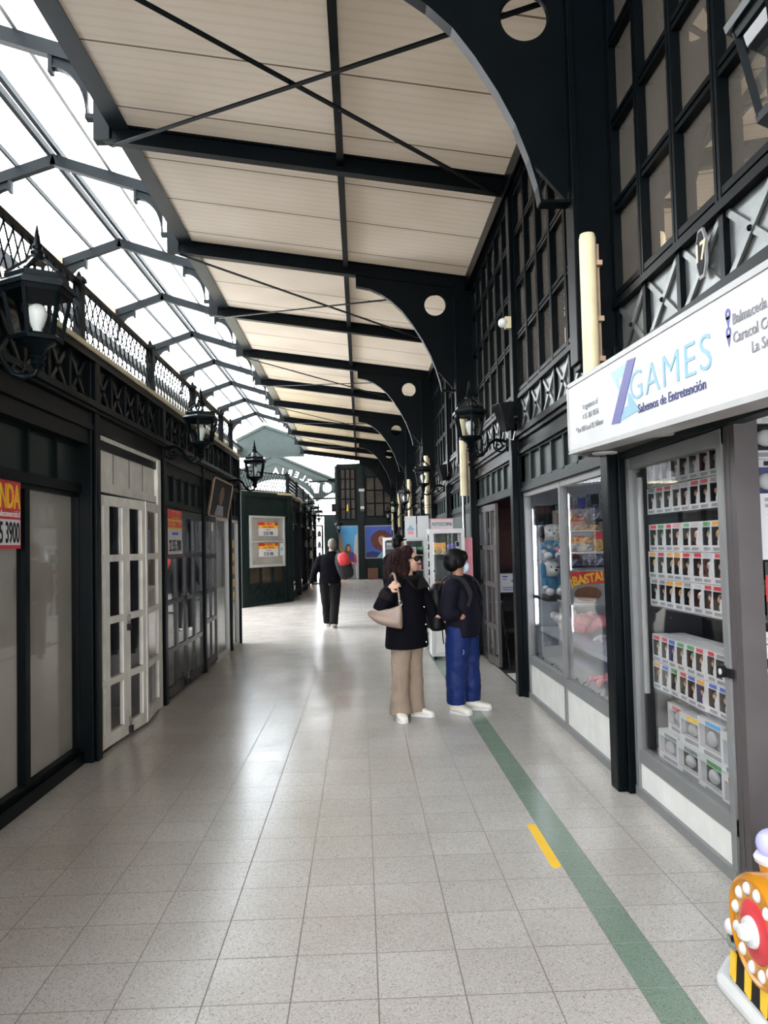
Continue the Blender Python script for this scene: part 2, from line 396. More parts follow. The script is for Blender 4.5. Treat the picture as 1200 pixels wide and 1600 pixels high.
RZ0, RX0, RZ1, RX1 = 5.72, -2.56, 5.13, 1.56       # underside of a rafter, left end and right end
SL = (RZ1 - RZ0) / (RX1 - RX0)
def rz(x): return RZ0 + SL * (x - RX0)
# sloping ceiling over the walkway (top of rafters) and its twin beyond the skylight
ce = MB(); ta = 0.19
ce.prism([(-2.30, rz(-2.30) + ta), (1.95, rz(1.95) + ta), (1.95, rz(1.95) + ta + 0.06), (-2.30, rz(-2.30) + ta + 0.06)],
         ((0, 0, 0), (1, 0, 0), (0, 0, 1)), 7, -YF)
setting(ce.build('ceiling', 'ceiling'), 'sloping beige panel ceiling over the walkway', 'ceiling')
cf = MB()
cf.prism([(-5.35, 5.98), (-9.6, 5.35), (-9.6, 5.41), (-5.35, 6.04)], ((0, 0, 0), (1, 0, 0), (0, 0, 1)), 7, -12.9)
cf.prism([(-5.35, 5.98), (-9.6, 5.35), (-9.6, 5.41), (-5.35, 6.04)], ((0, 0, 0), (1, 0, 0), (0, 0, 1)), -20.2, -YF)
setting(cf.build('ceiling', 'ceiling_far'), 'white ribbed ceiling beyond the glazed ridge roof', 'ceiling')
wl = MB(); wl.box(-9.7, -9.55, -7, 12.9, 0, 5.5); wl.box(-9.7, -9.55, 20.2, 44, 0, 5.5)
setting(wl.build('wall_left', 'room_light'), 'pale wall across the gallery beyond the low shops', 'wall')
wr = MB(); wr.box(4.6, 4.75, -7, 44, 0, 5.6); wr.box(1.70, 4.7, -7, YF, 5.3, 5.36)
setting(wr.build('wall_right', 'room'), 'dark back wall of the shops', 'wall')

# ------------------------------------------------------------------ rafters, arched brackets, braces
RY = [1.85 + 3 * k for k in range(12)]             # 1.85 ... 34.85
def rafter(y, label):
    m = MB(); w = 0.055
    for (a, b, hw) in ((0.0, 0.022, w), (0.022, ta - 0.02, 0.012), (ta - 0.02, ta, w)):
        m.prism([(RX0, RZ0 + a), (RX1 + 0.05, rz(RX1 + 0.05) + a), (RX1 + 0.05, rz(RX1 + 0.05) + b), (RX0, RZ0 + b)],
                ((0, y, 0), (1, 0, 0), (0, 0, 1)), -hw, hw)
    r = tag(m.build('roof_beam', 'iron', loc=(RX0, y, RZ0)), label, 'beam', 'sloping roof beams')
    e = MB(); e.box(-2.62, -2.46, y - 0.06, y + 0.06, RZ0 - 0.005, 6.62); e.build('end_post', 'roof_iron', r)
    return r
for k, y in enumerate(RY):
    if y < 4: continue
    rafter(y, f'dark steel roof beam sloping across the ceiling, {ORD[k-1]} from the near end')
def arch_bracket(y, label):
    """pierced quarter-arch plate between a column and its rafter, flanged along the curve"""
    pts = [(0.02, rz(0.02)), (0.03, 5.20), (0.20, 5.165), (0.36, 5.09), (0.50, 4.99), (0.66, 4.84), (0.80, 4.65), (0.94, 4.42), (1.05, 4.20), (1.13, 3.98), (1.18, 3.80), (1.195, 3.70), (1.36, 3.70), (1.40, 3.72), (1.40, rz(1.4))]
    c = (1.125, 4.92); R = 0.16; n = 32
    fr = ((0, y, 0), (1, 0, 0), (0, 0, 1))
    m = MB()
    # plate with a round hole: fan of quads between the hole and the outline, resampled by angle
    out = []
    for k in range(n):
        a = 2 * PI * k / n; d = Vector((math.cos(a), math.sin(a))); best = None
        for i in range(len(pts)):
            p, q = Vector(pts[i]), Vector(pts[(i + 1) % len(pts)]); e = q - p; cc = Vector(c)
            den = d.x * e.y - d.y * e.x
            if abs(den) < 1e-9: continue
            t = ((p.x - cc.x) * e.y - (p.y - cc.y) * e.x) / den; s_ = ((p.x - cc.x) * d.y - (p.y - cc.y) * d.x) / den
            if t > 0 and -1e-6 <= s_ <= 1 + 1e-6 and (best is None or t < best): best = t
        out.append(Vector(c) + d * best)
    inn = [Vector(c) + Vector((math.cos(2 * PI * k / n), math.sin(2 * PI * k / n))) * R for k in range(n)]
    th = 0.02
    for k in range(n):
        j = (k + 1) % n
        m.prism([tuple(inn[k]), tuple(out[k]), tuple(out[j]), tuple(inn[j])], fr, -th, th)
    # leftover horn of the plate along the rafter, outside what the fan reaches
    for i in range(1, 7):
        p, q = pts[i], pts[i + 1]
        m.prism([p, q, (q[0], min(rz(q[0]), 5.35)), (p[0], min(rz(p[0]), 5.35))], fr, -th * 0.6, th * 0.6)
    b = tag(m.build('arch_bracket', 'iron', loc=(1.4, y, 3.7)), label, 'bracket', 'pierced arched brackets')
    f = MB()
    for i in range(1, 11):
        p, q = pts[i], pts[i + 1]
        f.bar((p[0], y, p[1]), (q[0], y, q[1]), 0.1, 0.018, (1, 0, 1))
    f.box(0.012, 0.03, y - 0.05, y + 0.05, 5.19, rz(0.02)); f.box(1.19, 1.40, y - 0.05, y + 0.05, 3.69, 3.71)
    f.build('curved_flange', 'iron', b)
    rg = MB(); rg.tube([(c[0] + R * math.cos(2 * PI * k / 32), y, c[1] + R * math.sin(2 * PI * k / 32)) for k in range(32)], 0.012, 6, closed=True)
    rg.build('ring', 'iron', b)
    return b
for k, y in enumerate([4.85 + 6 * i for i in range(6)]):
    arch_bracket(y, f'black pierced arched bracket under the ceiling, {ORD[k]} along the walkway')
for k, y in enumerate([4.85 + 6 * i for i in range(5)]):
    for (xa, xb, w, dz) in ((RX0 + 0.1, 1.5, 'falling', -0.011), (1.5, RX0 + 0.1, 'rising', -0.029)):
        if k == 0: pass
        m = MB(); m.bar((xa, y, rz(xa) + dz), (xb, y + 3, rz(xb) + dz), 0.045, 0.014)
        tag(m.build('cross_brace', 'iron', loc=(xa, y, rz(xa))),
            f'thin diagonal steel tie {"running away to the shop side" if w == "falling" else "running away to the skylight side"}, {ORD[k]} braced bay', 'brace', 'diagonal roof ties')
pu = MB(); pu.box(-0.16, -0.09, -2, YF - 0.2, rz(-0.13) + 0.07, rz(-0.13) + ta - 0.002)
tag(pu.build('roof_purlin', 'iron', loc=(-0.12, 0, 5.5)), 'long dark purlin along the middle of the beige ceiling', 'beam')
gb = MB(); gb.box(-2.44, -2.29, -2, YF - 0.2, 5.86, 5.99); gb.box(-2.46, -2.27, -2, YF - 0.2, 5.848, 5.8595)
tag(gb.build('gutter_beam', 'gutter', loc=(-2.4, 0, 5.9)), 'long slate grey beam along the skylight edge of the beige ceiling', 'beam')
gl = MB(); gl.box(-5.35, -5.2, -2, YF - 0.2, 5.9, 6.05)
tag(gl.build('gutter_beam', 'roof_iron', loc=(-5.3, 0, 5.9)), 'long beam on the far side of the skylight, behind the lattice railing', 'beam')
wr_ = MB(); wr_.box(1.56, 1.70, -2, YF - 0.2, 5.10, 5.32); wr_.box(1.54, 1.58, -2, YF - 0.2, 5.10, 5.15)
setting(wr_.build('trim_1', 'iron'), 'dark wall plate under the low edge of the ceiling', 'trim')

# ------------------------------------------------------------------ ridge skylight
AX, AZ, EX, EZ, LX, LZ = -4.2, 7.06, -2.58, 6.55, -5.25, 6.69
def slz(x): return (AZ + (x - AX) * (EZ - AZ) / (EX - AX)) if x > AX else (AZ + (x - AX) * (LZ - AZ) / (LX - AX))
def sky_frame(y, label):
    r = thing('skylight_frame', label, 'roof frame', (AX, y, AZ), 'gable frames of the ridge skylight')
    m = MB(); m.bar((AX - 0.02, y, AZ), (EX - 0.03, y, EZ), 0.10, 0.15); m.build('rafter', 'roof_iron', r)
    m = MB(); m.bar((AX + 0.02, y, AZ), (LX, y, LZ), 0.10, 0.15); m.build('rafter', 'roof_iron', r)
    for sgn, x0 in ((1, -2.62), (-1, -5.24)):
        m = MB(); fr = ((0, y, 0), (1, 0, 0), (0, 0, 1))
        # concave quarter curve from the foot of the bracket up to the rafter
        cv = []; dz_ = 0 if sgn > 0 else 0.16
        for i in range(11):
            a = PI / 2 * i / 10
            cv.append((x0 - sgn * (0.07 + 0.36 * (1 - math.cos(a))), 5.97 + dz_ + 0.53 * math.sin(a)))
        for i in range(10):
            p, q = cv[i], cv[i + 1]
            m.prism([p, q, (q[0], slz(q[0]) - 0.06), (p[0], slz(p[0]) - 0.06)], fr, -0.02, 0.02)
            m.bar((p[0], y, p[1]), (q[0], y, q[1]), 0.085, 0.02, (1, 0, 1))
        m.box(x0 - sgn * 0.09, x0, y - 0.045, y + 0.045, 5.95 + dz_, 6.0 + dz_); m.box(x0 - sgn * 0.46, x0 - sgn * 0.42, y - 0.045, y + 0.045, 6.44 + dz_, 6.64 + dz_)
        m.build('curved_brace', 'roof_iron', r)
    return r
for k, y in enumerate([7.85 + 3 * i for i in range(9)]):
    sky_frame(y, f'grey gable frame of the ridge skylight, {ORD[k]} from the near end')
sk = MB()
def off(x0, z0, x1, z1, t):
    return [(x0, z0), (x1, z1), (x1, z1 + t), (x0, z0 + t)]
fr0 = ((0, 0, 0), (1, 0, 0), (0, 0, 1))
sk.prism(off(AX, AZ + 0.19, EX - 0.0, EZ + 0.19, 0.004), fr0, 7, -YF + 0.9)
setting(sk.build('window_1', 'sheet'), 'translucent skylight slope nearer the beige ceiling', 'skylight')
sk = MB(); sk.prism(off(LX, LZ + 0.19, AX, AZ + 0.19, 0.004), fr0, 7, -YF + 0.9)
setting(sk.build('window_2', 'sheet'), 'translucent skylight slope over the low shops', 'skylight')
sk = MB(); sk.box(-2.462, -2.458, -2, YF - 0.3, 6.02, 6.6)
setting(sk.build('window_3', 'sheet'), 'translucent strip glazing under the skylight edge', 'skylight')
def purl(x, z, w, h, name, label, mat='roof_iron'):
    m = MB(); m.box(x - w / 2, x + w / 2, 0, YF - 1.0, z, z + h)
    tag(m.build(name, mat, loc=(x, 0, z)), label, 'glazing bar', 'long skylight bars')
purl(AX - 0.07, AZ + 0.08, 0.06, 0.1, 'glazing_bar', 'ridge bar of the skylight on its low shop side')
purl(AX + 0.07, AZ + 0.08, 0.06, 0.1, 'glazing_bar', 'ridge bar of the skylight on its ceiling side')
purl(-3.42, slz(-3.42) + 0.09, 0.045, 0.08, 'glazing_bar', 'thin bar along the middle of the ceiling side skylight slope', 'grey_frame')
purl(-2.74, slz(-2.74) + 0.09, 0.045, 0.08, 'glazing_bar', 'thin bar at the foot of the ceiling side skylight slope', 'grey_frame')
purl(-4.72, slz(-4.72) + 0.09, 0.035, 0.07, 'glazing_bar', 'thin bar along the middle of the low shop side slope')
eb = MB(); eb.box(-5.27, -5.20, -2, YF - 1, 6.60, 6.80)
tag(eb.build('eave_board', 'tan', loc=(-5.23, 0, 6.6)), 'long tan board along the skylight eave, behind the lattice railing', 'board')

# gable infill where the skylight ends
gi = MB(); yg = 34.9
gi.prism([(-5.45, 5.65), (-2.5, 5.65), (-2.5, 6.36), (AX + 0.05, 6.98), (AX - 0.05, 6.98), (-5.45, 6.36)], ((0, yg, 0), (1, 0, 0), (0, 0, 1)), -0.04, 0.04)
g = tag(gi.build('gable_panel', 'green_dull', loc=(AX, yg, 5.65)), 'grey green gable panel closing the end of the skylight', 'panel')
gt = MB(); gt.bar((-5.5, yg - 0.06, 6.36), (AX, yg - 0.06, 7.0), 0.06, 0.12); gt.bar((AX, yg - 0.06, 7.0), (-2.45, yg - 0.06, 6.36), 0.06, 0.12)
gt.box(-5.5, -2.45, yg - 0.09, yg - 0.03, 5.58, 5.70); gt.build('edge_trim', 'green_dull', g)
# ================================================================== LOW SHOPS ON THE LEFT (front at x = -2.0)
XL = -2.0
LP = [1.9, 3.9, 5.9, 7.9, 9.9, 11.9, 12.78]
box_ = MB(); box_.box(-6.0, -2.12, -7, 12.8, 2.98, 3.04); 
setting(box_.build('trim_2', 'char'), 'flat roof of the low shops', 'roof')
bk = MB(); bk.box(-6.0, -5.9, -7, 12.8, 0, 2.98); bk.box(-5.9, -2.1, 12.72, 12.8, 0, 2.98)
for y in LP[:-1]: bk.box(-5.9, -2.1, y - 0.03, y + 0.03, 0, 2.98)
setting(bk.build('wall_left', 'room'), 'dark inner walls of the low shops', 'wall')
def wpost(x0, x1, y, label, ztop, name='wall_post', group='slender shopfront posts', w=0.09):
    m = MB(); m.box(x0, x1, y - w, y + w, 0, ztop); m.box(x1 - 0.001, x1 + 0.025, y - w * 0.55, y + w * 0.55, 0, ztop)
    return tag(m.build(name, 'iron', loc=((x0 + x1) / 2, y, 0), bevel=0.006), label, 'post', group)
what = ['beside the taupe windows near the camera', 'between the taupe windows and the white doors', 'between the white doors and the dark doors', 'between the dark doors and the hanging picture',
        'past the frosted door', 'at the end of the low shops']
for k, y in enumerate(LP[1:]):
    wpost(-2.14, -1.985, y, 'dark shopfront post ' + what[k], 3.0, w=0.085 if k < 5 else 0.06)
# cornice, frieze and ledge: one run each
co = MB(); co.box(-2.12, -1.975, -2, 12.78, 2.45, 2.50); co.box(-2.12, -1.95, -2, 12.78, 2.585, 2.61); co.box(-2.12, -1.99, -2, 12.78, 2.50, 2.585); co.box(-2.12, -1.93, -2, 12.78, 2.61, 2.655); co.box(-2.12, -2.0, -2, 12.78, 2.34, 2.45)
setting(co.build('trim_3', 'iron'), 'moulded dark cornice over the low shopfronts', 'cornice')
le = MB(); le.box(-2.16, -1.96, -2, 12.8, 3.0, 3.03); le.box(-2.16, -1.955, -2, 12.8, 2.965, 3.0)
setting(le.build('trim_4', 'iron'), 'dark ledge carrying the lattice railing', 'ledge')
lg = MB(); lg.box(-2.15, -1.945, -2, 12.8, 3.03, 3.065)
setting(lg.build('trim_5', 'cream'), 'pale capping strip on the ledge under the lattice railing', 'capping')
def frieze(xw, sgn, y0, y1, z0, z1, label, n, mat='iron_gloss', xn='frieze_panel', bars='iron'):
    """row of small panels, each with a crossed strap and a stud; sgn = side the face looks to"""
    r = thing(xn, label, 'panel', (xw, (y0 + y1) / 2, z0), 'crossed strap friezes over the shopfronts')
    m = MB(); m.box(xw - sgn * 0.05, xw, y0, y1, z0, z1); m.build('back_board', mat, r)
    w = (y1 - y0) / n; b = MB(); d = MB(); s = MB()
    for i in range(n + 1): d.box(xw, xw + sgn * 0.03, y0 + i * w - 0.022, y0 + i * w + 0.022, z0, z1)
    for i in range(n):
        a, c = y0 + i * w + 0.02, y0 + (i + 1) * w - 0.02
        b.bar((xw + sgn * 0.008, a, z0), (xw + sgn * 0.008, c, z1), 0.014, 0.035, (0, 1, 0)); b.bar((xw + sgn * 0.014, a, z1), (xw + sgn * 0.014, c, z0), 0.014, 0.035, (0, 1, 0))
        s.sphere((xw + sgn * 0.022, (a + c) / 2, (z0 + z1) / 2), 0.014, n=8, m=6)
    d.build('divider', bars, r); b.build('crossed_straps', mat, r); s.build('stud', bars, r)  # upright dividers between the small panels, no glazing here
    return r
def railing(y0, y1, label, x=-2.1, endpost=True, axis='y', p0=None, p1=None):
    """lattice railing 0.55 m high"""
    P0 = Vector(p0) if p0 else Vector((x, y0, 0)); P1 = Vector(p1) if p1 else Vector((x, y1, 0))
    d = P1 - P0; L = d.length - (0 if endpost else 0.05); d.normalize(); z0, z1 = 3.08, 3.56
    nrm = Vector((-d.y, d.x, 0))
    r = thing('lattice_railing', label, 'railing', (P0.x, P0.y, 3.05), 'lattice railings on the low roofs')
    def at(s, z, o=0.0): return P0 + d * s + Vector((0, 0, z)) + nrm * o
    m = MB(); m.bar(at(0, z1 + 0.02), at(L, z1 + 0.02), 0.045, 0.035); m.build('top_rail', 'iron', r)
    m = MB(); m.bar(at(0, z0), at(L, z0), 0.035, 0.03); m.build('bottom_rail', 'iron', r)
    m = MB(); H = z1 - z0; run = H * 0.62; st = 0.128
    s0 = -run
    while s0 < L:
        for (a, b, o) in ((s0, s0 + run, 0.004), (s0 + run, s0, -0.004)):
            za, zb = z0, z1; aa, bb = a, b
            def clip(a, za, b, zb):
                pts = [(a, za), (b, zb)]
                for lim, lo in ((0.0, True), (L, False)):
                    (a, za), (b, zb) = pts
                    ina, inb = ((a >= lim, b >= lim) if lo else (a <= lim, b <= lim))
                    if not ina and not inb: return None
                    if ina != inb:
                        t = (lim - a) / (b - a); q = (lim, za + t * (zb - za))
                        pts = [q, (b, zb)] if not ina else [(a, za), q]
                return pts
            c = clip(aa, za, bb, zb)
            if c: m.bar(at(c[0][0], c[0][1], o), at(c[1][0], c[1][1], o), 0.007, 0.013, nrm.cross(d))
        s0 += st
    m.build('lattice', 'iron', r)
    for s in ((0, L) if endpost else (0,)):
        m = MB(); c = at(s, 0); m.box(c.x - 0.035, c.x + 0.035, c.y - 0.035, c.y + 0.035, 3.04, 3.62); m.box(c.x - 0.045, c.x + 0.045, c.y - 0.045, c.y + 0.045, 3.60, 3.63)
        m.lathe([(0.012, 3.63), (0.02, 3.65), (0.012, 3.67), (0.0, 3.69)], (c.x, c.y, 0), 8); m.build('post', 'iron', r)
    return r
bay = ['over the taupe windows', 'over the white doors', 'over the dark doors', 'over the frosted door', 'at the end of the low shops']
for k in range(1, 6):
    y0, y1 = LP[k], LP[k + 1]
    frieze(-2.03, 1, y0 + 0.09, y1 - 0.09, 2.655, 2.965, f'dark panel row with crossed straps {bay[k-1]}', 5 if k < 5 else 2)
    railing(y0, y1, f'black lattice railing on the roof {bay[k-1]}', endpost=(k == 5))

# ---- bay 1: big taupe windows with a letting poster
def transom(y0, y1, zs, label, x=XL, n=5, mat='iron_green', kname='transom_panel'):
    z0, z1 = zs
    r = thing(kname, label, 'panel', (x, (y0 + y1) / 2, z0), 'boarded transoms over the shop windows')
    m = MB(); m.box(x - 0.06, x - 0.02, y0, y1, z0, z1); m.build('board', mat, r)
    d = MB(); w = (y1 - y0) / n
    for i in range(n + 1): d.box(x - 0.03, x + 0.012, y0 + i * w - 0.012, y0 + i * w + 0.012, z0, z1)
    d.box(x - 0.06, x + 0.012, y0, y1, z0 - 0.07, z0); d.box(x - 0.06, x + 0.0, y0, y1, z1 - 0.02, z1)
    d.build('divider', 'iron', r)  # dividers and rails of the boarded transom
    return r
transom(3.985, 5.815, (2.05, 2.34), 'dark boarded transom over the taupe windows', n=4, x=-2.07)
def shop_window(num, y0, y1, z0, z1, label, fmat='iron', fw=0.045, x=XL, backing=None, pane='glass', bz=None):
    w = thing(f'window_{num}', label, 'shop window', (x, (y0 + y1) / 2, z0), kind='structure')
    m = MB()
    m.box(x - 0.05, x + 0.01, y0, y0 + fw, z0, z1); m.box(x - 0.05, x + 0.01, y1 - fw, y1, z0, z1)
    m.box(x - 0.05, x + 0.01, y0 + fw, y1 - fw, z0, z0 + fw); m.box(x - 0.05, x + 0.01, y0 + fw, y1 - fw, z1 - fw, z1)
    m.build('frame', fmat, w)
    p = MB(); p.box(x - 0.022, x - 0.016, y0 + fw, y1 - fw, z0 + fw, z1 - fw); p.build('pane', pane, w)
    if backing:
        b = MB(); b.box(x - 0.05, x - 0.045, y0 + fw, y1 - fw, (z0 + fw) if bz is None else bz, z1 - fw); b.build('lining', backing, w)
    return w
ki = MB(); ki.box(-2.16, -2.05, 3.98, 5.82, 0, 0.085)
setting(ki.build('baseboard_left', 'iron'), 'dark kick board under the taupe windows', 'baseboard')
w1 = shop_window(4, 3.98, 4.925, 0.085, 1.985, 'taupe lined shop window with a letting poster', backing='taupe', x=-2.09, fw=0.035)
w2 = shop_window(5, 4.925, 5.835, 0.085, 1.985, 'taupe lined shop window beside the white doors', backing='taupe', x=-2.09, fw=0.032)
def letting_sign(o, u, v, W, H, label, parent_cat='poster', near=False):
    """red, yellow and white letting poster; o = lower-left corner"""
    o, u, v = Vector(o), Vector(u), Vector(v); n = u.cross(v)
    r = thing('letting_poster', label, 'poster', tuple(o), 'letting posters')
    fr = (o, u, v)
    MB().frect(fr, 0, W, 0, H, 0, 0.003).build('sheet', 'red', r)
    if near:
        text('SE ARRIENDA', H * 0.46, o + u * (W * 0.985) + v * (H * 0.56) + n * 0.004, u, v, 'yellow', r, align='RIGHT', off=H * 0.010, sx=0.62)
        text('www.arriendocomercial.cl', H * 0.13, o + u * (W * 0.985) + v * (H * 0.435) + n * 0.004, u, v, 'paper', r, align='RIGHT', sx=0.8)
        MB().frect(fr, W * 0.02, W * 0.985, H * 0.05, H * 0.40, 0.003, 0.0045).build('number_panel', 'paper', r)
        text('22 355 3900', H * 0.40, o + u * (W * 0.97) + v * (H * 0.085) + n * 0.005, u, v, 'black', r, align='RIGHT', off=H * 0.006, sx=0.55)
    else:
        MB().frect(fr, 0, W, H * 0.56, H * 0.78, 0.003, 0.004).build('yellow_band', 'yellow', r)
        MB().frect(fr, W * 0.3, W * 0.83, H * 0.80, H * 0.97, 0.003, 0.004).build('yellow_panel', 'yellow', r)
        MB().frect(fr, 0, W, 0, H * 0.56, 0.003, 0.004).build('white_panel', 'paper', r)
        text('SE ARRIENDA', H * 0.19, o + u * (W * 0.5) + v * (H * 0.82) + n * 0.005, u, v, 'red', r, align='CENTER', off=H * 0.004, sx=0.9)
        text('LOCAL COMERCIAL', H * 0.19, o + u * (W * 0.5) + v * (H * 0.6) + n * 0.005, u, v, 'red', r, align='CENTER', off=H * 0.004, sx=0.8)
        text('comercial.cl', H * 0.12, o + u * (W * 0.5) + v * (H * 0.43) + n * 0.005, u, v, 'violet', r, align='CENTER')
        text('22 355 3900', H * 0.36, o + u * (W * 0.5) + v * (H * 0.07) + n * 0.005, u, v, 'black', r, align='CENTER', off=H * 0.004, sx=0.62)
    return r
letting_sign((-2.09 + 0.0115, 4.16, 1.575), (0, 1, 0), (0, 0, 1), 0.655, 0.435, 'red and white letting poster on the taupe window nearest the camera', near=True)

# ---- bay 2: white folding doors
fx = MB(); fx.box(-2.06, -1.99, 5.985, 6.01, 0, 2.44); fx.box(-2.06, -1.985, 7.70, 7.815, 0, 2.44); fx.box(-2.06, -2.0, 6.0, 7.7, 2.01, 2.075); fx.box(-2.06, -2.02, 6.0, 7.7, 2.075, 2.42); fx.box(-2.06, -1.99, 6.0, 7.7, 2.41, 2.445)
jf = thing('door_frame', 'worn white door frame with a boarded top panel', 'door frame', (XL, 6.9, 0))
fx.build('frame', 'white_paint', jf)
gr = MB()
for yy in (6.42, 6.86, 7.28): gr.box(-2.021, -2.016, yy - 0.004, yy + 0.004, 2.09, 2.40)
gr.build('board_joint', 'brown_grey', jf)
th = MB(); th.box(-2.1, -2.0, 6.0, 7.7, 0.0, 0.012)
setting(th.build('trim_6', 'maroon'), 'dark red threshold under the white folding doors', 'threshold')
def leaf(num, p, q, label, mat='white_paint', z0=0.03, z1=1.985, rows=(0.52, 1.0, 1.49), st=0.075, rail=0.055, pane='glass', back=None, t=0.035, parent=None, cols=1, first=0.1, backz=(0, 4), bar=0.03):
    """panelled glass door leaf from p to q (plan points)"""
    P, Q = Vector((p[0], p[1], 0)), Vector((q[0], q[1], 0)); u = (Q - P).normalized(); L = (Q - P).length; v = Vector((0, 0, 1))
    d = thing(f'door_{num}', label, 'door', tuple(P), kind='structure') if parent is None else parent
    fr = (P, u, v); m = MB()
    m.frect(fr, 0, st, z0, z1, -t / 2, t / 2); m.frect(fr, L - st, L, z0, z1, -t / 2, t / 2)
    zz = [z0 + first] + list(rows) + [z1 - 0.08]
    m.frect(fr, st, L - st, z0, zz[0], -t / 2, t / 2); m.frect(fr, st, L - st, zz[-1], z1, -t / 2, t / 2)
    for z in rows: m.frect(fr, st, L - st, z - rail / 2, z + rail / 2, -t / 2, t / 2)
    for c in range(1, cols):
        uu = st + (L - 2 * st) * c / cols; m.frect(fr, uu - bar / 2, uu + bar / 2, zz[0], zz[-1], -t / 2, t / 2)
    m.build('frame', mat, d)
    for i in range(len(zz) - 1):
        lo = zz[i] + (rail / 2 if i else 0); hi = zz[i + 1] - (rail / 2 if i < len(zz) - 2 else 0)
        MB().frect(fr, st, L - st, lo, hi, -0.003, 0.003).build('pane', pane, d)
        if back and backz[0] <= i < backz[1]: MB().frect(fr, st, L - st, lo, hi, -0.016, -0.012).build('lining', back, d)
    return d
F = [(-2.01, 6.02), (-2.005, 6.13), (-1.975, 6.56), (-1.935, 6.99), (-1.93, 7.0), (-1.995, 7.695)]
leaf(1, F[0], F[1], 'narrow white door leaf beside the dark post', st=0.03)
leaf(2, F[1], F[2], 'white folding door leaf with see-through panes, hinged on the narrow leaf')
leaf(3, F[2], F[3], 'white folding door leaf with see-through panes, beside the brown backed one')
leaf(4, F[4], F[5], 'white folding door leaf with brown board behind its panes', back='tan', backz=(1, 4))
def padlock(x, y, z, label, nx=1):
    r = thing('padlock', label, 'padlock', (x, y, z), 'padlocks on the low shop doors')
    m = MB(); m.tube([(x, y + 0.032 * math.cos(a), z + 0.032 * math.sin(a)) for a in [2 * PI * i / 16 for i in range(16)]], 0.006, 6, closed=True); m.build('ring', 'chrome', r)
    m = MB(); m.box(x - 0.012, x + 0.016, y - 0.025, y + 0.025, z - 0.10, z - 0.045); m.build('lock_body', 'char', r)
    return r
padlock(-1.945, 6.58, 0.985, 'ring and padlock at mid height of the white folding doors')
padlock(-1.945, 6.60, 0.14, 'ring and padlock near the foot of the white folding doors')
inn = MB(); inn.box(-3.4, -3.34, 6.0, 7.8, 0, 1.5); inn.box(-3.3, -2.9, 6.3, 6.9, 0, 0.8)
tag(inn.build('cardboard_partition', 'tan', loc=(-3.3, 6.9, 0)), 'brown board leaning inside behind the white doors', 'board')

# ---- bay 3: dark doors with a letting poster
transom(7.99, 9.81, (2.06, 2.34), 'dark boarded transom over the dark doors', n=5)
hw = (9.80 - 8.0) / 4
names = ['dark door leaf of small panes with a letting poster', 'dark door leaf of small panes beside the padlock', 'dark door leaf of small panes past the padlock', 'dark door leaf of small panes beside the hanging picture']
for k in range(4):
    leaf(5 + k, (-2.0, 8.0 + k * hw), (-2.0, 8.0 + (k + 1) * hw), names[k], mat='iron_gloss', st=0.045, rail=0.05, rows=(0.5, 1.0, 1.48), z1=1.98, pane='glass')
letting_sign((-1.976, 8.03, 1.50), (0, 1, 0), (0, 0, 1), 0.62, 0.47, 'letting poster taped on the dark small paned doors')
padlock(-1.965, 8.9, 1.02, 'ring and padlock at mid height of the dark doors')
padlock(-1.965, 8.86, 0.14, 'ring and padlock near the foot of the dark doors')

# ---- bay 4: dark leaf, frosted door with white frame, hanging picture above
transom(9.99, 11.81, (2.06, 2.34), 'dark boarded transom behind the hanging picture', n=5)
leaf(9, (-2.0, 10.0), (-2.0, 10.75), 'dark door leaf with frosted panes beside the white framed door', mat='iron_gloss', st=0.05, rows=(0.62, 1.0, 1.45), cols=2, back='mid_print', backz=(0, 4))
wf = shop_window(6, 10.78, 11.80, 0.0, 2.0, 'white framed shop door with frosted lower half', fmat='white', fw=0.05, backing='mid_print')
# ---- bay 5: narrow window with white frame
wf = shop_window(7, 11.99, 12.70, 0.0, 2.0, 'narrow white framed shop window at the end of the low shops', fmat='white', fw=0.05, backing='mid_print')
m = MB(); 
for zz in (0.75, 0.95, 1.15, 1.35, 1.55): m.box(-1.988, -1.985, 12.1, 12.25, zz, zz + 0.12)
tag(m.build('sticker_strip', 'yellow', loc=(-1.987, 12.17, 0.75)), 'vertical row of yellow stickers on the narrow end window', 'stickers')
transom(11.99, 12.70, (2.06, 2.34), 'dark boarded transom over the narrow end window', n=2)
pic = thing('hanging_picture', 'dark framed portrait board hanging over the frosted door', 'picture', (-1.93, 10.7, 2.0))
o, u, v = Vector((-1.955, 10.05, 1.97)), Vector((0, 1, 0)), Vector((0.17, 0, 0.985)).normalized()
fr = (o, u, v)
MB().frect(fr, 0, 1.45, 0, 0.52, -0.015, 0.0).build('board', 'brown_grey', pic)
mm = MB()
for a in ((0, 1.45, 0, 0.02), (0, 1.45, 0.5, 0.52), (0, 0.03, 0, 0.52), (1.42, 1.45, 0, 0.52)): mm.frect(fr, *a, -0.018, 0.012)
mm.build('frame', 'tan', pic)
MB().frect(fr, 0.03, 1.42, 0.02, 0.5, 0.0, 0.002).build('print', 'char', pic)
def ell(cx, cy, rx, ry, n=20): return [(cx + rx * math.cos(2 * PI * i / n), cy + ry * math.sin(2 * PI * i / n)) for i in range(n)]
MB().prism(ell(0.72, 0.30, 0.16, 0.13), fr, 0.002, 0.004).build('printed_face', 'brown', pic)
MB().prism([(0.4, 0.03), (1.05, 0.03), (0.95, 0.17), (0.5, 0.17)], fr, 0.002, 0.004).build('printed_shirt', 'gray_print', pic)
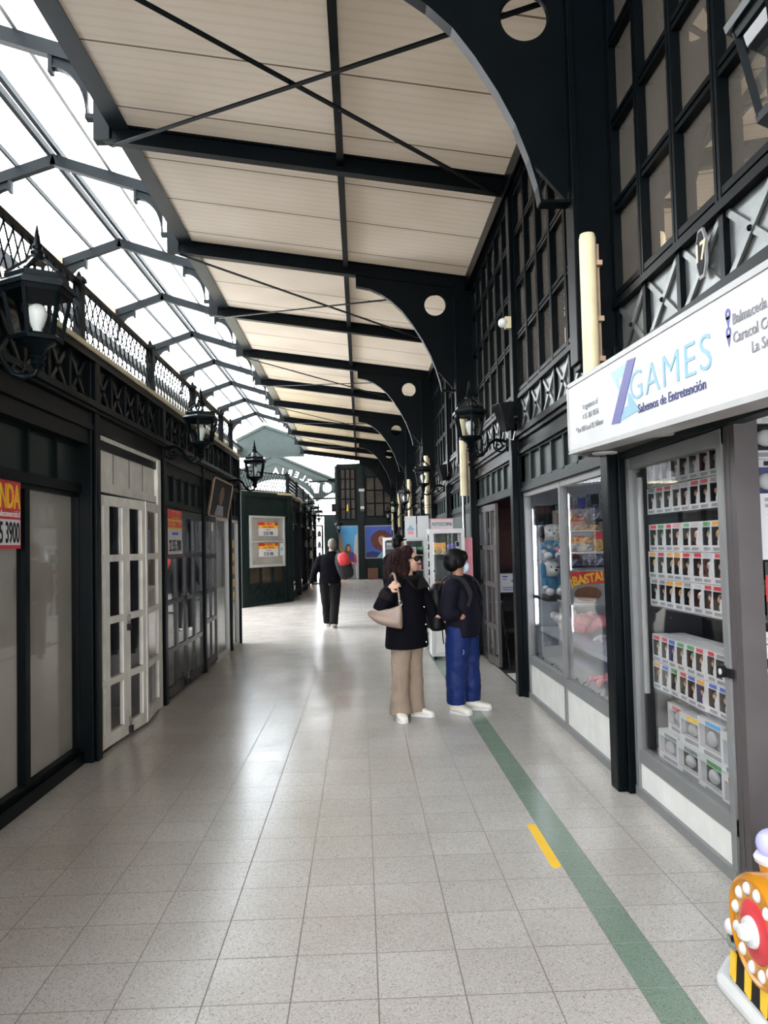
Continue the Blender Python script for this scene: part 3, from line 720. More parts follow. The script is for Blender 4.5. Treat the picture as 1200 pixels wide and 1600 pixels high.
# ================================================================== LANTERNS
def make_lantern():
    """six sided wall lantern; origin at the wall plate, arm reaching along +x, z measured from the floor"""
    r = thing('wall_lantern', 'x', 'lantern', (0, 0, 2.55), 'black wall lanterns')
    cx = 0.385; n = 6; rot = PI / 6
    def ringz(rad, z): return [Vector((cx + rad * math.cos(rot + 2 * PI * k / n), rad * math.sin(rot + 2 * PI * k / n), z)) for k in range(n)]
    m = MB(); m.ring_loft([ringz(0.185, 2.855), ringz(0.19, 2.875), ringz(0.165, 2.895), ringz(0.165, 2.90)]); m.ring_loft([ringz(0.15, 2.90), ringz(0.152, 2.925), ringz(0.146, 2.93)]); a_, b_ = ringz(0.147, 2.93), ringz(0.05, 3.01)
    for k in range(n): m.bar(a_[k], b_[k], 0.012, 0.012)
    m.ring_loft([ringz(0.056, 3.0), ringz(0.045, 3.012)]); rgl = MB()
    for k in range(n): rgl.quad(a_[k], a_[(k + 1) % n], b_[(k + 1) % n], b_[k])
    rgl.build('roof_glass', 'lamp_glass', r)
    m.build('roof', 'iron_gloss', r)
    m = MB(); m.lathe([(0.05, 3.005), (0.045, 3.03), (0.03, 3.04), (0.034, 3.055), (0.022, 3.07), (0.026, 3.085), (0.018, 3.10), (0.004, 3.195)], (cx, 0, 0), 10); m.build('finial', 'iron', r, smooth='auto')
    m = MB(); top, bot = ringz(0.16, 2.86), ringz(0.112, 2.615)
    for k in range(n): m.bar(top[k], bot[k], 0.018, 0.018)
    m.ring_loft([ringz(0.165, 2.832), ringz(0.172, 2.856)]); 
    m.ring_loft([ringz(0.122, 2.60), ringz(0.125, 2.62), ringz(0.115, 2.63)])
    m = m.build('cage', 'iron', r)
    g = MB(); gt, gb = ringz(0.155, 2.832), ringz(0.107, 2.63)
    for k in range(n): g.quad(gt[k], gt[(k + 1) % n], gb[(k + 1) % n], gb[k])
    g.build('glass', 'lamp_glass', r)
    b = MB(); b.lathe([(0.022, 2.63), (0.022, 2.665), (0.03, 2.68), (0.042, 2.72), (0.047, 2.745), (0.04, 2.775), (0.02, 2.79), (0.002, 2.795)], (cx, 0, 0), 16); b.build('bulb', 'bulb', r, smooth=True)
    s = MB(); s.lathe([(0.09, 2.60), (0.075, 2.585), (0.05, 2.57), (0.03, 2.54), (0.042, 2.525), (0.028, 2.505), (0.036, 2.49), (0.018, 2.46)], (cx, 0, 0), 12); s.build('cup', 'iron', r, smooth='auto')
    a = MB(); pts = []
    ctrl = [(0.0, 2.56), (0.06, 2.585), (0.13, 2.59), (0.19, 2.555), (0.225, 2.49), (0.265, 2.435), (0.32, 2.42), (0.37, 2.44), (0.385, 2.47)]
    a.tube([(x, 0, z) for x, z in ctrl], [0.017, 0.017, 0.017, 0.016, 0.015, 0.015, 0.014, 0.014, 0.013], 8)
    sp = [(0.05 + (0.052 - 0.0036 * i) * math.cos(0.6 * i + 1.4) + 0.05, 0, 2.525 + (0.052 - 0.0036 * i) * math.sin(0.6 * i + 1.4)) for i in range(13)]
    a.tube(sp, 0.010, 6)
    sp = [(0.285 + (0.04 - 0.003 * i) * math.cos(-0.6 * i + 0.5), 0, 2.475 + (0.04 - 0.003 * i) * math.sin(-0.6 * i + 0.5)) for i in range(12)]
    a.tube(sp, 0.008, 6); a.tube([(0.02, 0, 2.50), (0.06, 0, 2.465), (0.12, 0, 2.475), (0.15, 0, 2.52)], 0.009, 6)
    a.build('scroll_arm', 'iron', r, smooth='auto')
    p = MB(); p.lathe([(0.0, 0.0), (0.05, 0.0), (0.045, 0.02), (0.02, 0.03), (0.0, 0.03)], (0, 0, 0), 14)
    p.v = [(z - 0.002, x * 0.8, 2.545 + y * 1.6) for x, y, z in p.v]; p.build('wall_plate', 'iron', r)
    return r
LAN = make_lantern()
LLAB = {3.9: 'large black wall lantern close by, over the taupe windows', 7.9: 'black wall lantern at the post between the white doors and the dark doors', 11.9: 'black wall lantern with white pane at the end of the low shops',
        1.85: 'dark wall lantern above the game shop sign, mostly out of frame', 7.85: 'black wall lantern with a bulb beside the loudspeaker over the open doorway', 13.85: 'black wall lantern before the second cream pipe past the open doorway',
        19.85: 'small black wall lantern among the cream pipes far along the shops', 25.85: 'small black wall lantern beside the portrait poster, far along the shops', 31.85: 'smallest black wall lantern at the far end of the shop row'}
first = True
for y in (3.9, 7.9, 11.9):
    if first: LAN.location = (XL + 0.02, y, 2.55); LAN['label'] = LLAB[y]; first = False
    else: copy_tree(LAN, (XL + 0.02, y, 2.55), 0, LLAB[y])
for y in (1.85, 7.85, 13.85, 19.85, 25.85, 31.85): copy_tree(LAN, (1.525, y, 2.55), PI, LLAB[y])

# ================================================================== SHOPS ON THE RIGHT (front at x = 1.64)
XR = 1.64
place = ['at the game shop sign', 'between the toy window and the open doorway', 'past the open doorway', 'at the photocopy cabinet', 'beyond the photocopy cabinet', 'fifth along the shop side', 'sixth along the shop side', 'seventh along the shop side', 'eighth along the shop side', 'ninth along the shop side', 'last along the shop side']
for k, y in enumerate([4.85 + 3 * i for i in range(11)]):
    m = MB(); m.box(1.545, 1.66, y - 0.07, y + 0.07, 0, 2.75); m.box(1.60, 1.67, y - 0.11, y + 0.11, 0, 2.75)
    if k % 2 == 0: m.box(1.40, 1.66, y - 0.06, y + 0.06, 2.62, 5.2); m.box(1.38, 1.42, y - 0.085, y + 0.085, 2.66, 5.2)
    else: m.box(1.58, 1.70, y - 0.07, y + 0.07, 2.62, 5.2)
    tag(m.build('shop_pillar', 'iron', loc=(1.6, y, 0), bevel=0.006), 'black shopfront pillar ' + place[k], 'pillar', 'pillars between the shops')
    if k % 2 == 0:
        p = thing('drain_pipe', ['cream pipe casing on the pillar above the game shop sign', 'cream pipe casing behind the lantern past the open doorway', 'cream pipe casing beyond the second lantern', 'small cream pipe casing far along the shops', 'cream pipe casing beside the portrait poster', 'last cream pipe casing'][k // 2], 'pipe', (1.455, y - 0.12, 2.2), 'cream pipe casings')
        zb_ = 2.56 if k == 0 else 2.2
        q = MB(); q.lathe([(0.052, zb_), (0.052, 3.42), (0.045, 3.45)], (1.452, y - 0.125, 0), 14); q.build('casing', 'cream', p, smooth='auto')
        q = MB()
        for zc in (2.65, 2.9, 3.25): q.box(1.50, 1.535, y - 0.15, y - 0.06, zc, zc + 0.03)
        q.box(1.46, 1.53, y - 0.10, y - 0.06, zb_, 3.4); q.build('bracket_strip', 'tan', p)
        q = MB(); q.tube([(1.44, y - 0.125, 0.4), (1.44, y - 0.125, 2.22)], 0.02, 8); 
        if k: q.build('lower_pipe', 'chrome', p)
co = MB()
co.box(1.60, 1.72, -2, YF, 2.56, 2.60); co.box(1.575, 1.72, -2, YF, 2.60, 2.655); co.box(1.63, 1.72, -2, YF, 2.46, 2.56); co.box(1.60, 1.72, -2, YF, 2.42, 2.46)
setting(co.build('trim_7', 'iron'), 'moulded dark cornice over the shops on the right', 'cornice')
lo_ = MB(); lo_.box(1.72, 4.6, -7, YF, 2.58, 2.64)
setting(lo_.build('trim_8', 'room'), 'floor of the upper storey over the shops', 'floor')
bays = [(1.85, 4.85, 'over the game shop sign'), (4.85, 7.85, 'over the toy window'), (7.85, 10.85, 'over the open doorway'), (10.85, 13.85, 'over the photocopy cabinet')] + \
       [(13.85 + 3 * i, 16.85 + 3 * i, f'in the {ORD[4 + i]} bay of the shop side') for i in range(7)]
for k, (y0, y1, lab) in enumerate(bays):
    a, b = y0 + 0.09, y1 - 0.09
    frieze(XR + 0.02, -1, a, b, 2.66, 2.985, 'glossy panel row with crossed straps ' + lab, 6, mat='skylit_panel')
    w = thing(f'window_{10 + k}', 'tall upper window grid ' + lab, 'window', (1.68, (y0 + y1) / 2, 3.0), kind='structure')
    f = MB(); x0, x1 = 1.63, 1.70
    f.box(x0 - 0.02, x1, a - 0.02, b + 0.02, 2.985, 3.03); f.box(x0 - 0.005, x1, a - 0.02, b + 0.02, 3.055, 3.09); f.box(x0, x1, a, b, 5.06, 5.14)
    for z in (3.62, 4.15, 4.68):
        f.box(x0, x1, a, b, z - 0.034, z - 0.008); f.box(x0, x1, a, b, z + 0.008, z + 0.034); f.box(x0 + 0.02, x1, a, b, z - 0.01, z + 0.01)
    for i in range(7):
        yy = a + (b - a) * i / 6
        f.box(x0 - 0.008, x1, yy - 0.03, yy - 0.006, 3.03, 5.1); f.box(x0 - 0.008, x1, yy + 0.006, yy + 0.03, 3.03, 5.1); f.box(x0 + 0.02, x1, yy - 0.01, yy + 0.01, 3.03, 5.1)
    f.build('frame', 'iron', w)
    g = MB()
    for i in range(6):
        ya, yb = a + (b - a) * i / 6, a + (b - a) * (i + 1) / 6
        for (za, zb) in ((3.05, 3.62), (3.62, 4.15), (4.15, 4.68), (4.68, 5.1)):
            t = (random.random() - 0.5) * 0.008
            g.quad((1.675 + t, ya, za), (1.675 - t, yb, za), (1.675 - t, yb, zb), (1.675 + t, ya, zb))
    g.build('panes', 'dark_glass', w)
    r = thing('transom_panel', 'grey green boarded transom ' + lab, 'panel', (XR, (y0 + y1) / 2, 2.1), 'boarded transoms over the right hand shops')
    m = MB(); m.box(1.665, 1.70, a, b, 2.12, 2.42); m.build('board', 'green_panel', r)
    d = MB()
    for i in range(8):
        yy = a + (b - a) * i / 7; d.box(1.635, 1.68, yy - 0.02, yy + 0.02, 2.12, 2.42)
    d.box(1.62, 1.70, a, b, 2.045, 2.085); d.box(1.635, 1.70, a, b, 2.085, 2.14); d.box(1.63, 1.70, a, b, 2.40, 2.425)
    d.build('divider', 'iron_green', r)  # dividers and rails over the transom board
def speaker(y, lab):
    r = thing('loudspeaker', lab, 'loudspeaker', (1.45, y, 2.63), 'black wall loudspeakers')
    m = MB(); o = Vector((1.54, y - 0.02, 2.67))
    u, v, n = Vector((0.05, 0.1, 0)), Vector((-0.03, 0, 0.145)), Vector((-0.1, -0.03, -0.02))
    m.add([(1.40, y - 0.14, 2.93), (1.35, y + 0.02, 2.93), (1.51, y + 0.09, 2.95), (1.56, y - 0.1, 2.95), (1.47, y - 0.13, 2.65), (1.44, y + 0.0, 2.65), (1.53, y + 0.07, 2.67), (1.56, y - 0.09, 2.67)],
          [(0, 1, 2, 3), (7, 6, 5, 4), (0, 4, 5, 1), (1, 5, 6, 2), (2, 6, 7, 3), (3, 7, 4, 0)])
    m.build('cabinet', 'black', r, bevel=0.008)
    m = MB(); m.tube([(1.52, y - 0.04, 2.8), (1.60, y - 0.02, 2.8)], 0.015, 8); m.build('mount', 'chrome', r)
    m = MB(); m.tube([(1.50, y - 0.08, 2.65), (1.48, y - 0.10, 2.58), (1.54, y - 0.09, 2.56), (1.56, y - 0.09, 2.65)], 0.006, 6); m.build('cable', 'bulb', r)
    return r
speaker(7.75, 'black wedge loudspeaker behind the lantern over the open doorway')
speaker(13.75, 'small black loudspeaker behind the second lantern on the shop side')
sl = thing('security_light', 'small white floodlight on the upper pillar over the open doorway', 'light', (1.55, 7.85, 3.75))
m = MB(); m.sphere((1.50, 7.8, 3.78), 0.05, 0.05, 0.05); m.build('lamp_head', 'bulb', sl, smooth=True)
m = MB(); m.box(1.52, 1.58, 7.77, 7.84, 3.72, 3.84); m.build('mount', 'cream', sl)
pl = thing('number_plaque', 'oval metal plaque reading 17 above the game shop sign', 'plaque', (1.60, 3.5, 2.83))
fr = ((1.625, 3.52, 2.87), (0, -1, 0), (0, 0, 1))
MB().prism([(-0.05, -0.06), (-0.02, -0.12), (0.02, -0.12), (0.05, -0.06), (0.05, 0.06), (0.02, 0.12), (-0.02, 0.12), (-0.05, 0.06)], fr, 0, 0.012).build('plate', 'grey_frame', pl)
MB().prism([(-0.035, -0.055), (-0.015, -0.1), (0.015, -0.1), (0.035, -0.055), (0.035, 0.055), (0.015, 0.1), (-0.015, 0.1), (-0.035, 0.055)], fr, 0.012, 0.015).build('plate_face', 'char', pl)
text('17', 0.12, (1.609, 3.52, 2.835), (0, -1, 0), (0, 0, 1), 'cream', pl, align='CENTER', off=0.002)
# ================================================================== GAME SHOP: sign
sg = thing('shop_sign', 'long white game shop sign with blue and teal lettering', 'sign', (1.35, 2.6, 2.1))
E_U = Vector((0, -1, -0.0385)).normalized(); E_V = Vector((0, 0, 1)); X_S = 1.35
SO = Vector((X_S, 4.91, 2.108))                      # far lower corner; the board sags a little to the near end
sfr = (SO, E_U, E_V)
SL_ = 4.6
MB().frect(sfr, 0, SL_, 0, 0.425, -0.13, 0.0).build('light_box', 'white', sg)
m = MB()
for a in ((-0.012, SL_, 0.408, 0.434), (-0.012, SL_, -0.012, 0.012), (-0.012, 0.012, 0.0, 0.43)): m.frect(sfr, *a, -0.135, 0.006)
m.build('rim', 'grey_light', sg)
def sxy(y, z): return ((4.91 - y) / 1.0, z - (2.108 - 0.0385 * (4.91 - y)))
def P_(y, z, d=0.002):
    a, b = sxy(y, z); return SO + E_U * a + E_V * b + Vector((-d, 0, 0))
# big Z: pale triangles crossed by a blue slanted bar
MB().prism([sxy(4.06, 2.43), sxy(3.80, 2.43), sxy(3.86, 2.375), sxy(3.96, 2.375), sxy(3.88, 2.29), sxy(3.915, 2.29)], sfr, 0.0, 0.002).build('logo_teal_corner', 'teal_light', sg)
MB().prism([sxy(3.95, 2.152), sxy(3.66, 2.165), sxy(3.80, 2.275), sxy(3.815, 2.215), sxy(3.86, 2.213)], sfr, 0.0, 0.002).build('logo_teal_corner', 'teal', sg)
MB().prism([sxy(4.07, 2.158), sxy(3.94, 2.146), sxy(3.685, 2.425), sxy(3.80, 2.437)], sfr, 0.0, 0.0035).build('logo_blue_bar', 'violet', sg)
t = text('GAMES', 0.205, P_(3.79, 2.225), E_U, E_V, 'teal', sg, off=-0.0022, sx=1.32, spacing=1.12)
text('Sabemos de Entretención', 0.062, P_(3.675, 2.150), E_U, E_V, 'navy', sg, sx=1.15)
text('zgames.cl', 0.05, P_(4.55, 2.325), E_U, E_V, 'gray_print', sg, sx=1.35, off=-0.0006); text('51 261 0516', 0.05, P_(4.55, 2.265), E_U, E_V, 'gray_print', sg, sx=1.05, off=-0.0006)
text('Prat 960 Local 19, Vallenar', 0.045, P_(4.71, 2.205), E_U, E_V, 'gray_print', sg, sx=1.02)
m = MB(); 
for (yy, zz) in ((4.58, 2.337), (4.58, 2.277)): a, b = sxy(yy, zz); m.frect(sfr, a - 0.014, a + 0.014, b - 0.006, b + 0.018, 0, 0.002)
a, b = sxy(4.74, 2.222); m.prism(ell(a, b + 0.01, 0.01, 0.012, 10), sfr, 0, 0.002); m.build('small_icon', 'gray_print', sg)
def pin(y, z):
    a, b = sxy(y, z); m = MB()
    outer = ell(a, b + 0.018, 0.019, 0.021, 16); inner = ell(a, b + 0.02, 0.008, 0.009, 16)
    for i in range(16):
        j = (i + 1) % 16; m.prism([inner[i], outer[i], outer[j], inner[j]], sfr, 0, 0.002)
    m.prism([(a - 0.016, b + 0.009), (a, b - 0.035), (a + 0.016, b + 0.009)], sfr, 0, 0.002); m.build('map_pin', 'violet', sg)
pin(2.745, 2.335); pin(2.745, 2.268)
text('Balmaceda', 0.056, P_(2.712, 2.305), E_U, E_V, 'gray_print', sg); text('Caracol Colon', 0.056, P_(2.712, 2.238), E_U, E_V, 'gray_print', sg); text('La Serena', 0.056, P_(2.585, 2.172), E_U, E_V, 'gray_print', sg)
so = MB(); so.box(1.47, 1.70, 0.3, 4.98, 2.085, 2.11); so.box(1.40, 1.50, 0.3, 4.91, 2.085, 2.10)
setting(so.build('trim_9', 'brown_grey'), 'dull grey soffit between the sign and the display cases', 'soffit')
for k, (x, y, lb) in enumerate(((1.52, 4.74, 'round downlight under the far end of the game shop sign'), (1.545, 3.93, 'round downlight under the middle of the game shop sign'), (1.545, 3.32, 'round downlight under the sign next to the shop entrance'))):
    d = thing('downlight', lb, 'downlight', (x, y, 2.08), 'downlights under the sign')
    m = MB(); m.lathe([(0.0, 2.083), (0.058, 2.083), (0.062, 2.078), (0.0, 2.074)], (x, y, 0), 24); m.build('lens', 'downlight', d, smooth='auto')
    m = MB(); m.lathe([(0.060, 2.086), (0.076, 2.086), (0.074, 2.076), (0.060, 2.076)], (x, y, 0), 24); m.build('ring', 'white', d)

# ---------------------------------------------------------------- glazed fronts of the game shop
def shop_front(num, y0, y1, label, z_base, z_rail, z_top, mull=(), jamb=0.05, fmat='grey_frame', base='base_white', x=XR + 0.02, z_kick=0.055, near_jamb=None):
    w = thing(f'window_{num}', label, 'shop window', (x, (y0 + y1) / 2, 0), kind='structure')
    m = MB(); d = 0.05
    m.box(x - 0.022, x + d + 0.002, y0 + 0.001, y1 - 0.001, 0.0, z_kick); m.box(x - 0.012, x + d, y0, y1, z_base, z_rail); m.box(x - 0.012, x + d, y0, y1, z_top - 0.07, z_top)
    for yy in (y0 + jamb / 2, y1 - jamb / 2) + tuple(mull): m.box(x - 0.016, x + d + 0.004, yy - jamb / 2, yy + jamb / 2, 0, z_top)
    m.build('frame', fmat, w)
    ys = [y0 + jamb] + [q for yy in mull for q in (yy - jamb / 2, yy + jamb / 2)] + [y1 - jamb]
    for i in range(0, len(ys), 2):
        p = MB(); p.box(x + 0.01, x + 0.016, ys[i], ys[i + 1], z_rail, z_top - 0.07); p.build('pane', 'glass', w)
        p = MB(); p.box(x + 0.0, x + 0.03, ys[i], ys[i + 1], z_kick, z_base); p.build('lower_board', base, w)
    return w
shop_front(30, 4.96, 7.74, 'toy shop window with white boards below, between two black pillars', 0.345, 0.425, 2.06, mull=(6.36,))
shop_front(31, 3.47, 4.74, 'glazed display front full of boxed figures under the sign', 0.21, 0.285, 2.04)
jp = MB(); jp.box(1.655, 1.76, 3.36, 3.467, 0, 2.09); jp.box(1.652, 1.656, 3.415, 3.42, 0.1, 2.0)  # the post's brownish tone stands for the light on its camera-facing side
setting(jp.build('trim_10', 'brown_grey'), 'brownish grey corner post of the display case at the shop entrance', 'post')
# partitions, shelves, case interior
pt = MB(); pt.box(1.72, 4.6, 7.76, 7.84, 0, 2.58); pt.box(1.68, 1.73, 4.75, 4.95, 0, 2.1)
setting(pt.build('wall_partition', 'room_light'), 'pale partition behind the soft toys', 'wall')
cb = MB(); cb.box(2.14, 2.17, 3.48, 4.95, 0, 2.06); cb.box(1.68, 2.15, 4.86, 4.90, 0.2, 2.06)
setting(cb.build('wall_case', 'room'), 'dark back of the display case', 'wall')
cs = MB(); cs.box(1.68, 2.14, 3.48, 4.85, 0.20, 0.245)
setting(cs.build('trim_11', 'white'), 'white floor of the display case', 'shelf')
for z, lb in ((0.655, 'lowest glass shelf of the figure display case'), (1.150, 'middle glass shelf of the figure display case'), (1.690, 'top glass shelf of the figure display case')):
    s = MB(); s.box(1.715, 2.12, 3.50, 4.72, z - 0.010, z); o = tag(s.build('glass_shelf', 'film', loc=(1.9, 4.1, z)), lb, 'shelf', 'glass shelves of the display case')
tb = thing('light_tube', 'unlit pale tube standing in the left corner of the figure display case', 'light', (1.70, 4.66, 0.6))
m = MB(); m.tube([(1.705, 4.665, 0.62), (1.705, 4.665, 1.92)], 0.017, 10); m.build('tube', 'grey_light', tb, smooth='auto')
m = MB(); m.box(1.69, 1.72, 4.65, 4.68, 0.3, 0.62); m.box(1.69, 1.72, 4.65, 4.68, 1.92, 1.95); m.build('holder', 'char', tb)
def led(x, y, z0, z1, lb):
    r = thing('light_tube', lb, 'light', (x, y, z0))
    m = MB(); m.tube([(x, y, z0), (x, y, z1)], 0.013, 10); m.build('tube', 'led', r, smooth='auto')
    m = MB(); m.box(x - 0.015, x + 0.015, y + 0.012, y + 0.03, z0 - 0.02, z1 + 0.02); m.build('holder', 'grey_light', r)
    return r
led(1.725, 7.66, 0.74, 1.86, 'lit white tube at the far edge of the toy window')
led(1.718, 6.372, 0.80, 1.93, 'lit white tube beside the middle bar of the toy window')
led(1.70, 3.56, 1.66, 1.92, 'short lit white tube at the near corner of the figure display case')
cl = thing('cabinet_lock', 'black disc lock with white dot on the display case edge', 'lock', (1.645, 3.50, 0.93))
m = MB(); m.tube([(1.648, 3.52, 0.935), (1.625, 3.52, 0.935)], 0.028, 14); m.box(1.635, 1.65, 3.44, 3.53, 0.915, 0.955); m.build('lock_body', 'black', cl)
m = MB(); m.tube([(1.626, 3.52, 0.935), (1.622, 3.52, 0.935)], 0.014, 12); m.build('dot', 'white', cl)

# ---------------------------------------------------------------- boxed figures
HAIR = {'black': 'black', 'brown': 'brown', 'yellow': 'yellow', 'white': 'plush_white', 'red': 'red', 'blue': 'blue', 'green': 'green', 'orange': 'orange', 'grey': 'gray_print', 'pink': 'pink'}
TYPES = [('red', 'black', 'red'), ('orange', 'yellow', 'orange'), ('orange', 'black', 'blue'), ('blue', 'brown', 'red'), ('white', 'white', 'grey'), ('red', 'brown', 'green'), ('grey', 'black', 'white'), ('blue', 'blue', 'orange'), ('orange', 'orange', 'blue'), ('pink', 'pink', 'blue'), ('green', 'green', 'brown'), ('grey', 'grey', 'black')]
def make_box(acc, hair, outfit, inner='char', W=0.117, H=0.158, D=0.09):
    """carton with a clear window; front looks to -x; origin at the lower front middle"""
    r = thing('boxed_figure', 'x', 'boxed figure', (0, 0, 0), 'boxed figures in the display case')
    m = MB(); h = W / 2; t = 0.011; zb, zt = 0.034, H - 0.031
    m.box(0, D, -h, h, 0, zb); m.box(0, D, -h, h, zt, H); m.box(0, D, -h, -h + t, zb, zt); m.box(0, D, h - t, h, zb, zt)
    # curved lobe on one side of the window
    m.prism([(h - t - 0.002, zb), (h - t - 0.022, zb), (h - t - 0.026, zb + 0.02), (h - t - 0.016, zb + 0.05), (h - t - 0.002, zb + 0.062)], ((0, 0, 0), (0, -1, 0), (0, 0, 1)), -0.002, 0.0)
    c = m.build('carton', 'card', r)
    m = MB(); m.box(D - 0.03, D - 0.026, -h + t, h - t, zb, zt); m.box(0.003, D - 0.03, h - t - 0.0015, h - t - 0.0003, zb, zt); m.box(0.003, D - 0.03, -h + t, -h + t + 0.001, zb, zt); m.box(0.003, D - 0.03, -h + t, h - t, zb, zb + 0.001); m.build('inner_card', inner, r)
    m = MB(); m.box(-0.0012, 0.0002, -h + 0.006, h * 0.5, zt + 0.006, H - 0.006); m.build('banner', HAIR[acc] if acc != 'white' else 'mid_print', r)
    m = MB(); m.box(-0.0012, 0.0002, -h + 0.01, h * 0.55, 0.008, 0.024); m.build('name_strip', 'gray_print', r)
    cy = 0.006
    m = MB(); m.sphere((0.027, cy, 0.088), 0.021, 0.023, 0.021, 10, 8); m.build('figure_head', 'print_skin', r, smooth=True)
    m = MB(); m.sphere((0.031, cy, 0.094), 0.023, 0.0255, 0.021, 10, 8); m.build('figure_hair', HAIR[hair], r, smooth=True)
    m = MB(); m.lathe([(0.016, 0.034), (0.017, 0.05), (0.012, 0.066), (0.008, 0.07)], (0.027, cy, 0), 8); m.build('figure_body', HAIR[outfit], r, smooth=True)
    m = MB(); m.quad((0.0005, -h + t, zb), (0.0005, h - t, zb), (0.0005, h - t, zt), (0.0005, -h + t, zt)); m.build('window', 'film', r)
    return r
PROTO = [make_box(*t, inner=('char', 'black', 'navy', 'char', 'maroon')[i % 5]) for i, t in enumerate(TYPES)]; used = [False] * len(TYPES)
def put_box(k, loc, rz, label):
    if used[k]: return copy_tree(PROTO[k], loc, rz, label)
    used[k] = True; p = PROTO[k]; p.location = loc; p.rotation_euler = (0, 0, rz); p['label'] = label; return p
ACC = {'red': 'red', 'orange': 'orange', 'blue': 'blue', 'white': 'pale', 'grey': 'grey', 'pink': 'pink', 'green': 'green'}
rows = [(1.853, 'upper row on the top shelf'), (1.690, 'lower row on the top shelf'), (1.472, 'top row on the middle shelf'), (1.311, 'middle row on the middle shelf'), (1.150, 'bottom row on the middle shelf'), (0.817, 'upper row on the lowest shelf'), (0.655, 'lower row on the lowest shelf')]
rnd = random.Random(3)
for ri, (z, rl) in enumerate(rows):
    y = 4.61; c = 0
    while y > 3.60:
        k = rnd.choice([1, 4, 6, 5, 11]) if ri < 2 else rnd.randrange(len(TYPES))
        put_box(k, (1.742 + rnd.random() * 0.012, y, z + 0.0005), (rnd.random() - 0.5) * 0.05, f'boxed figure with {ACC[TYPES[k][0]]} banner, {ORD[c]} from the pale tube, {rl}')
        y -= 0.119; c += 1
for c in range(8):
    k = rnd.randrange(len(TYPES)); put_box(k, (1.85, 4.60 - c * 0.125, 0.8175), (rnd.random() - 0.5) * 0.05, f'boxed figure in the back row of the lowest shelf, {ORD[c]} from the pale tube')
# boxes facing the entrance, behind the end pane
for c, (x, z) in enumerate(((1.835, 1.475), (1.835, 1.312), (1.835, 1.151), (1.97, 1.475), (1.97, 1.312), (1.97, 1.151))):
    k = (c * 5 + 3) % len(TYPES); put_box(k, (x, 3.515, z + 0.0005), PI / 2, f'boxed figure facing the entrance behind the card stickers, {ORD[c]} of six')
# large boxes: lower deck and entrance end
def big_box(W, H, D, loc, rz, label, win='gray_print', acc='blue'):
    r = thing('large_boxed_toy', label, 'boxed toy', (0, 0, 0), 'large boxed toys in the display case')
    h = W / 2; m = MB(); t = 0.016
    m.box(0, D, -h, h, 0, 0.04); m.box(0, D, -h, h, H - 0.035, H); m.box(0, D, -h, -h + t, 0.04, H - 0.035); m.box(0, D, h - t, h, 0.04, H - 0.035); m.build('carton', 'card', r)
    m = MB(); m.box(0.03, D - 0.004, -h + t, h - t, 0.04, H - 0.035); m.build('inner_card', win, r)
    m = MB(); m.box(-0.0015, 0, -h + 0.012, h * 0.3, H - 0.029, H - 0.008); m.build('banner', acc, r)
    m = MB(); m.box(-0.0015, 0, -h + 0.012, h * 0.5, 0.01, 0.03); m.build('name_strip', 'gray_print', r)
    m = MB(); m.sphere((0.022, 0.01, H * 0.5), 0.02, W * 0.2, H * 0.2, 10, 8); m.build('figure', 'mid_print', r, smooth=True)
    m = MB(); m.quad((0.001, -h + t, 0.04), (0.001, h - t, 0.04), (0.001, h - t, H - 0.035), (0.001, -h + t, H - 0.035)); m.build('window', 'film', r)
    r.location = loc; r.rotation_euler = (0, 0, rz); return r
big_box(0.26, 0.17, 0.14, (1.76, 4.52, 0.246), 0.03, 'large boxed toy at the foot of the pale tube, lower layer', 'gray_print', 'gray_print')
big_box(0.24, 0.16, 0.14, (1.80, 4.50, 0.418), -0.05, 'large boxed toy at the foot of the pale tube, upper layer', 'gray_print', 'red')
big_box(0.27, 0.17, 0.14, (1.75, 4.22, 0.246), 0.02, 'large boxed toy with dark window, second from the pale tube, lower layer', 'char', 'gray_print')
big_box(0.25, 0.16, 0.14, (1.77, 4.22, 0.418), 0.06, 'large boxed toy with gold strip, second from the pale tube, upper layer', 'gray_print', 'yellow')
big_box(0.28, 0.18, 0.14, (1.74, 3.92, 0.246), -0.03, 'large boxed toy with dark green window on the case floor', 'char', 'green')
big_box(0.26, 0.19, 0.14, (1.745, 3.93, 0.428), 0.02, 'large boxed toy with blue edge stacked on the dark green one', 'gray_print', 'sky_print')
big_box(0.18, 0.17, 0.1, (1.72, 3.66, 0.246), 0.0, 'black boxed toy with red banner in the near lower corner', 'black', 'red')
big_box(0.18, 0.19, 0.1, (1.722, 3.66, 0.420), 0.0, 'blue and white boxed toy stacked in the near lower corner', 'sky_print', 'orange')
big_box(0.24, 0.20, 0.12, (1.90, 3.515, 1.70), PI / 2, 'dark boxed toy facing the entrance, lower of two on the top shelf', 'navy', 'black')
big_box(0.24, 0.20, 0.12, (1.90, 3.515, 1.905 - 0.003), PI / 2, 'dark boxed toy facing the entrance, upper of two on the top shelf', 'black', 'mid_print')
big_box(0.22, 0.19, 0.2, (1.885, 3.20, 0.246 - 0.045), PI / 2, 'grey boxed toy on the floor stand behind the ride', 'gray_print', 'red')
st = thing('toy_stand', 'low dark stand under the grey boxed toy behind the ride', 'stand', (1.9, 3.2, 0))
m = MB(); m.box(1.76, 2.2, 3.14, 3.45, 0, 0.20); m.build('plinth', 'black', st)
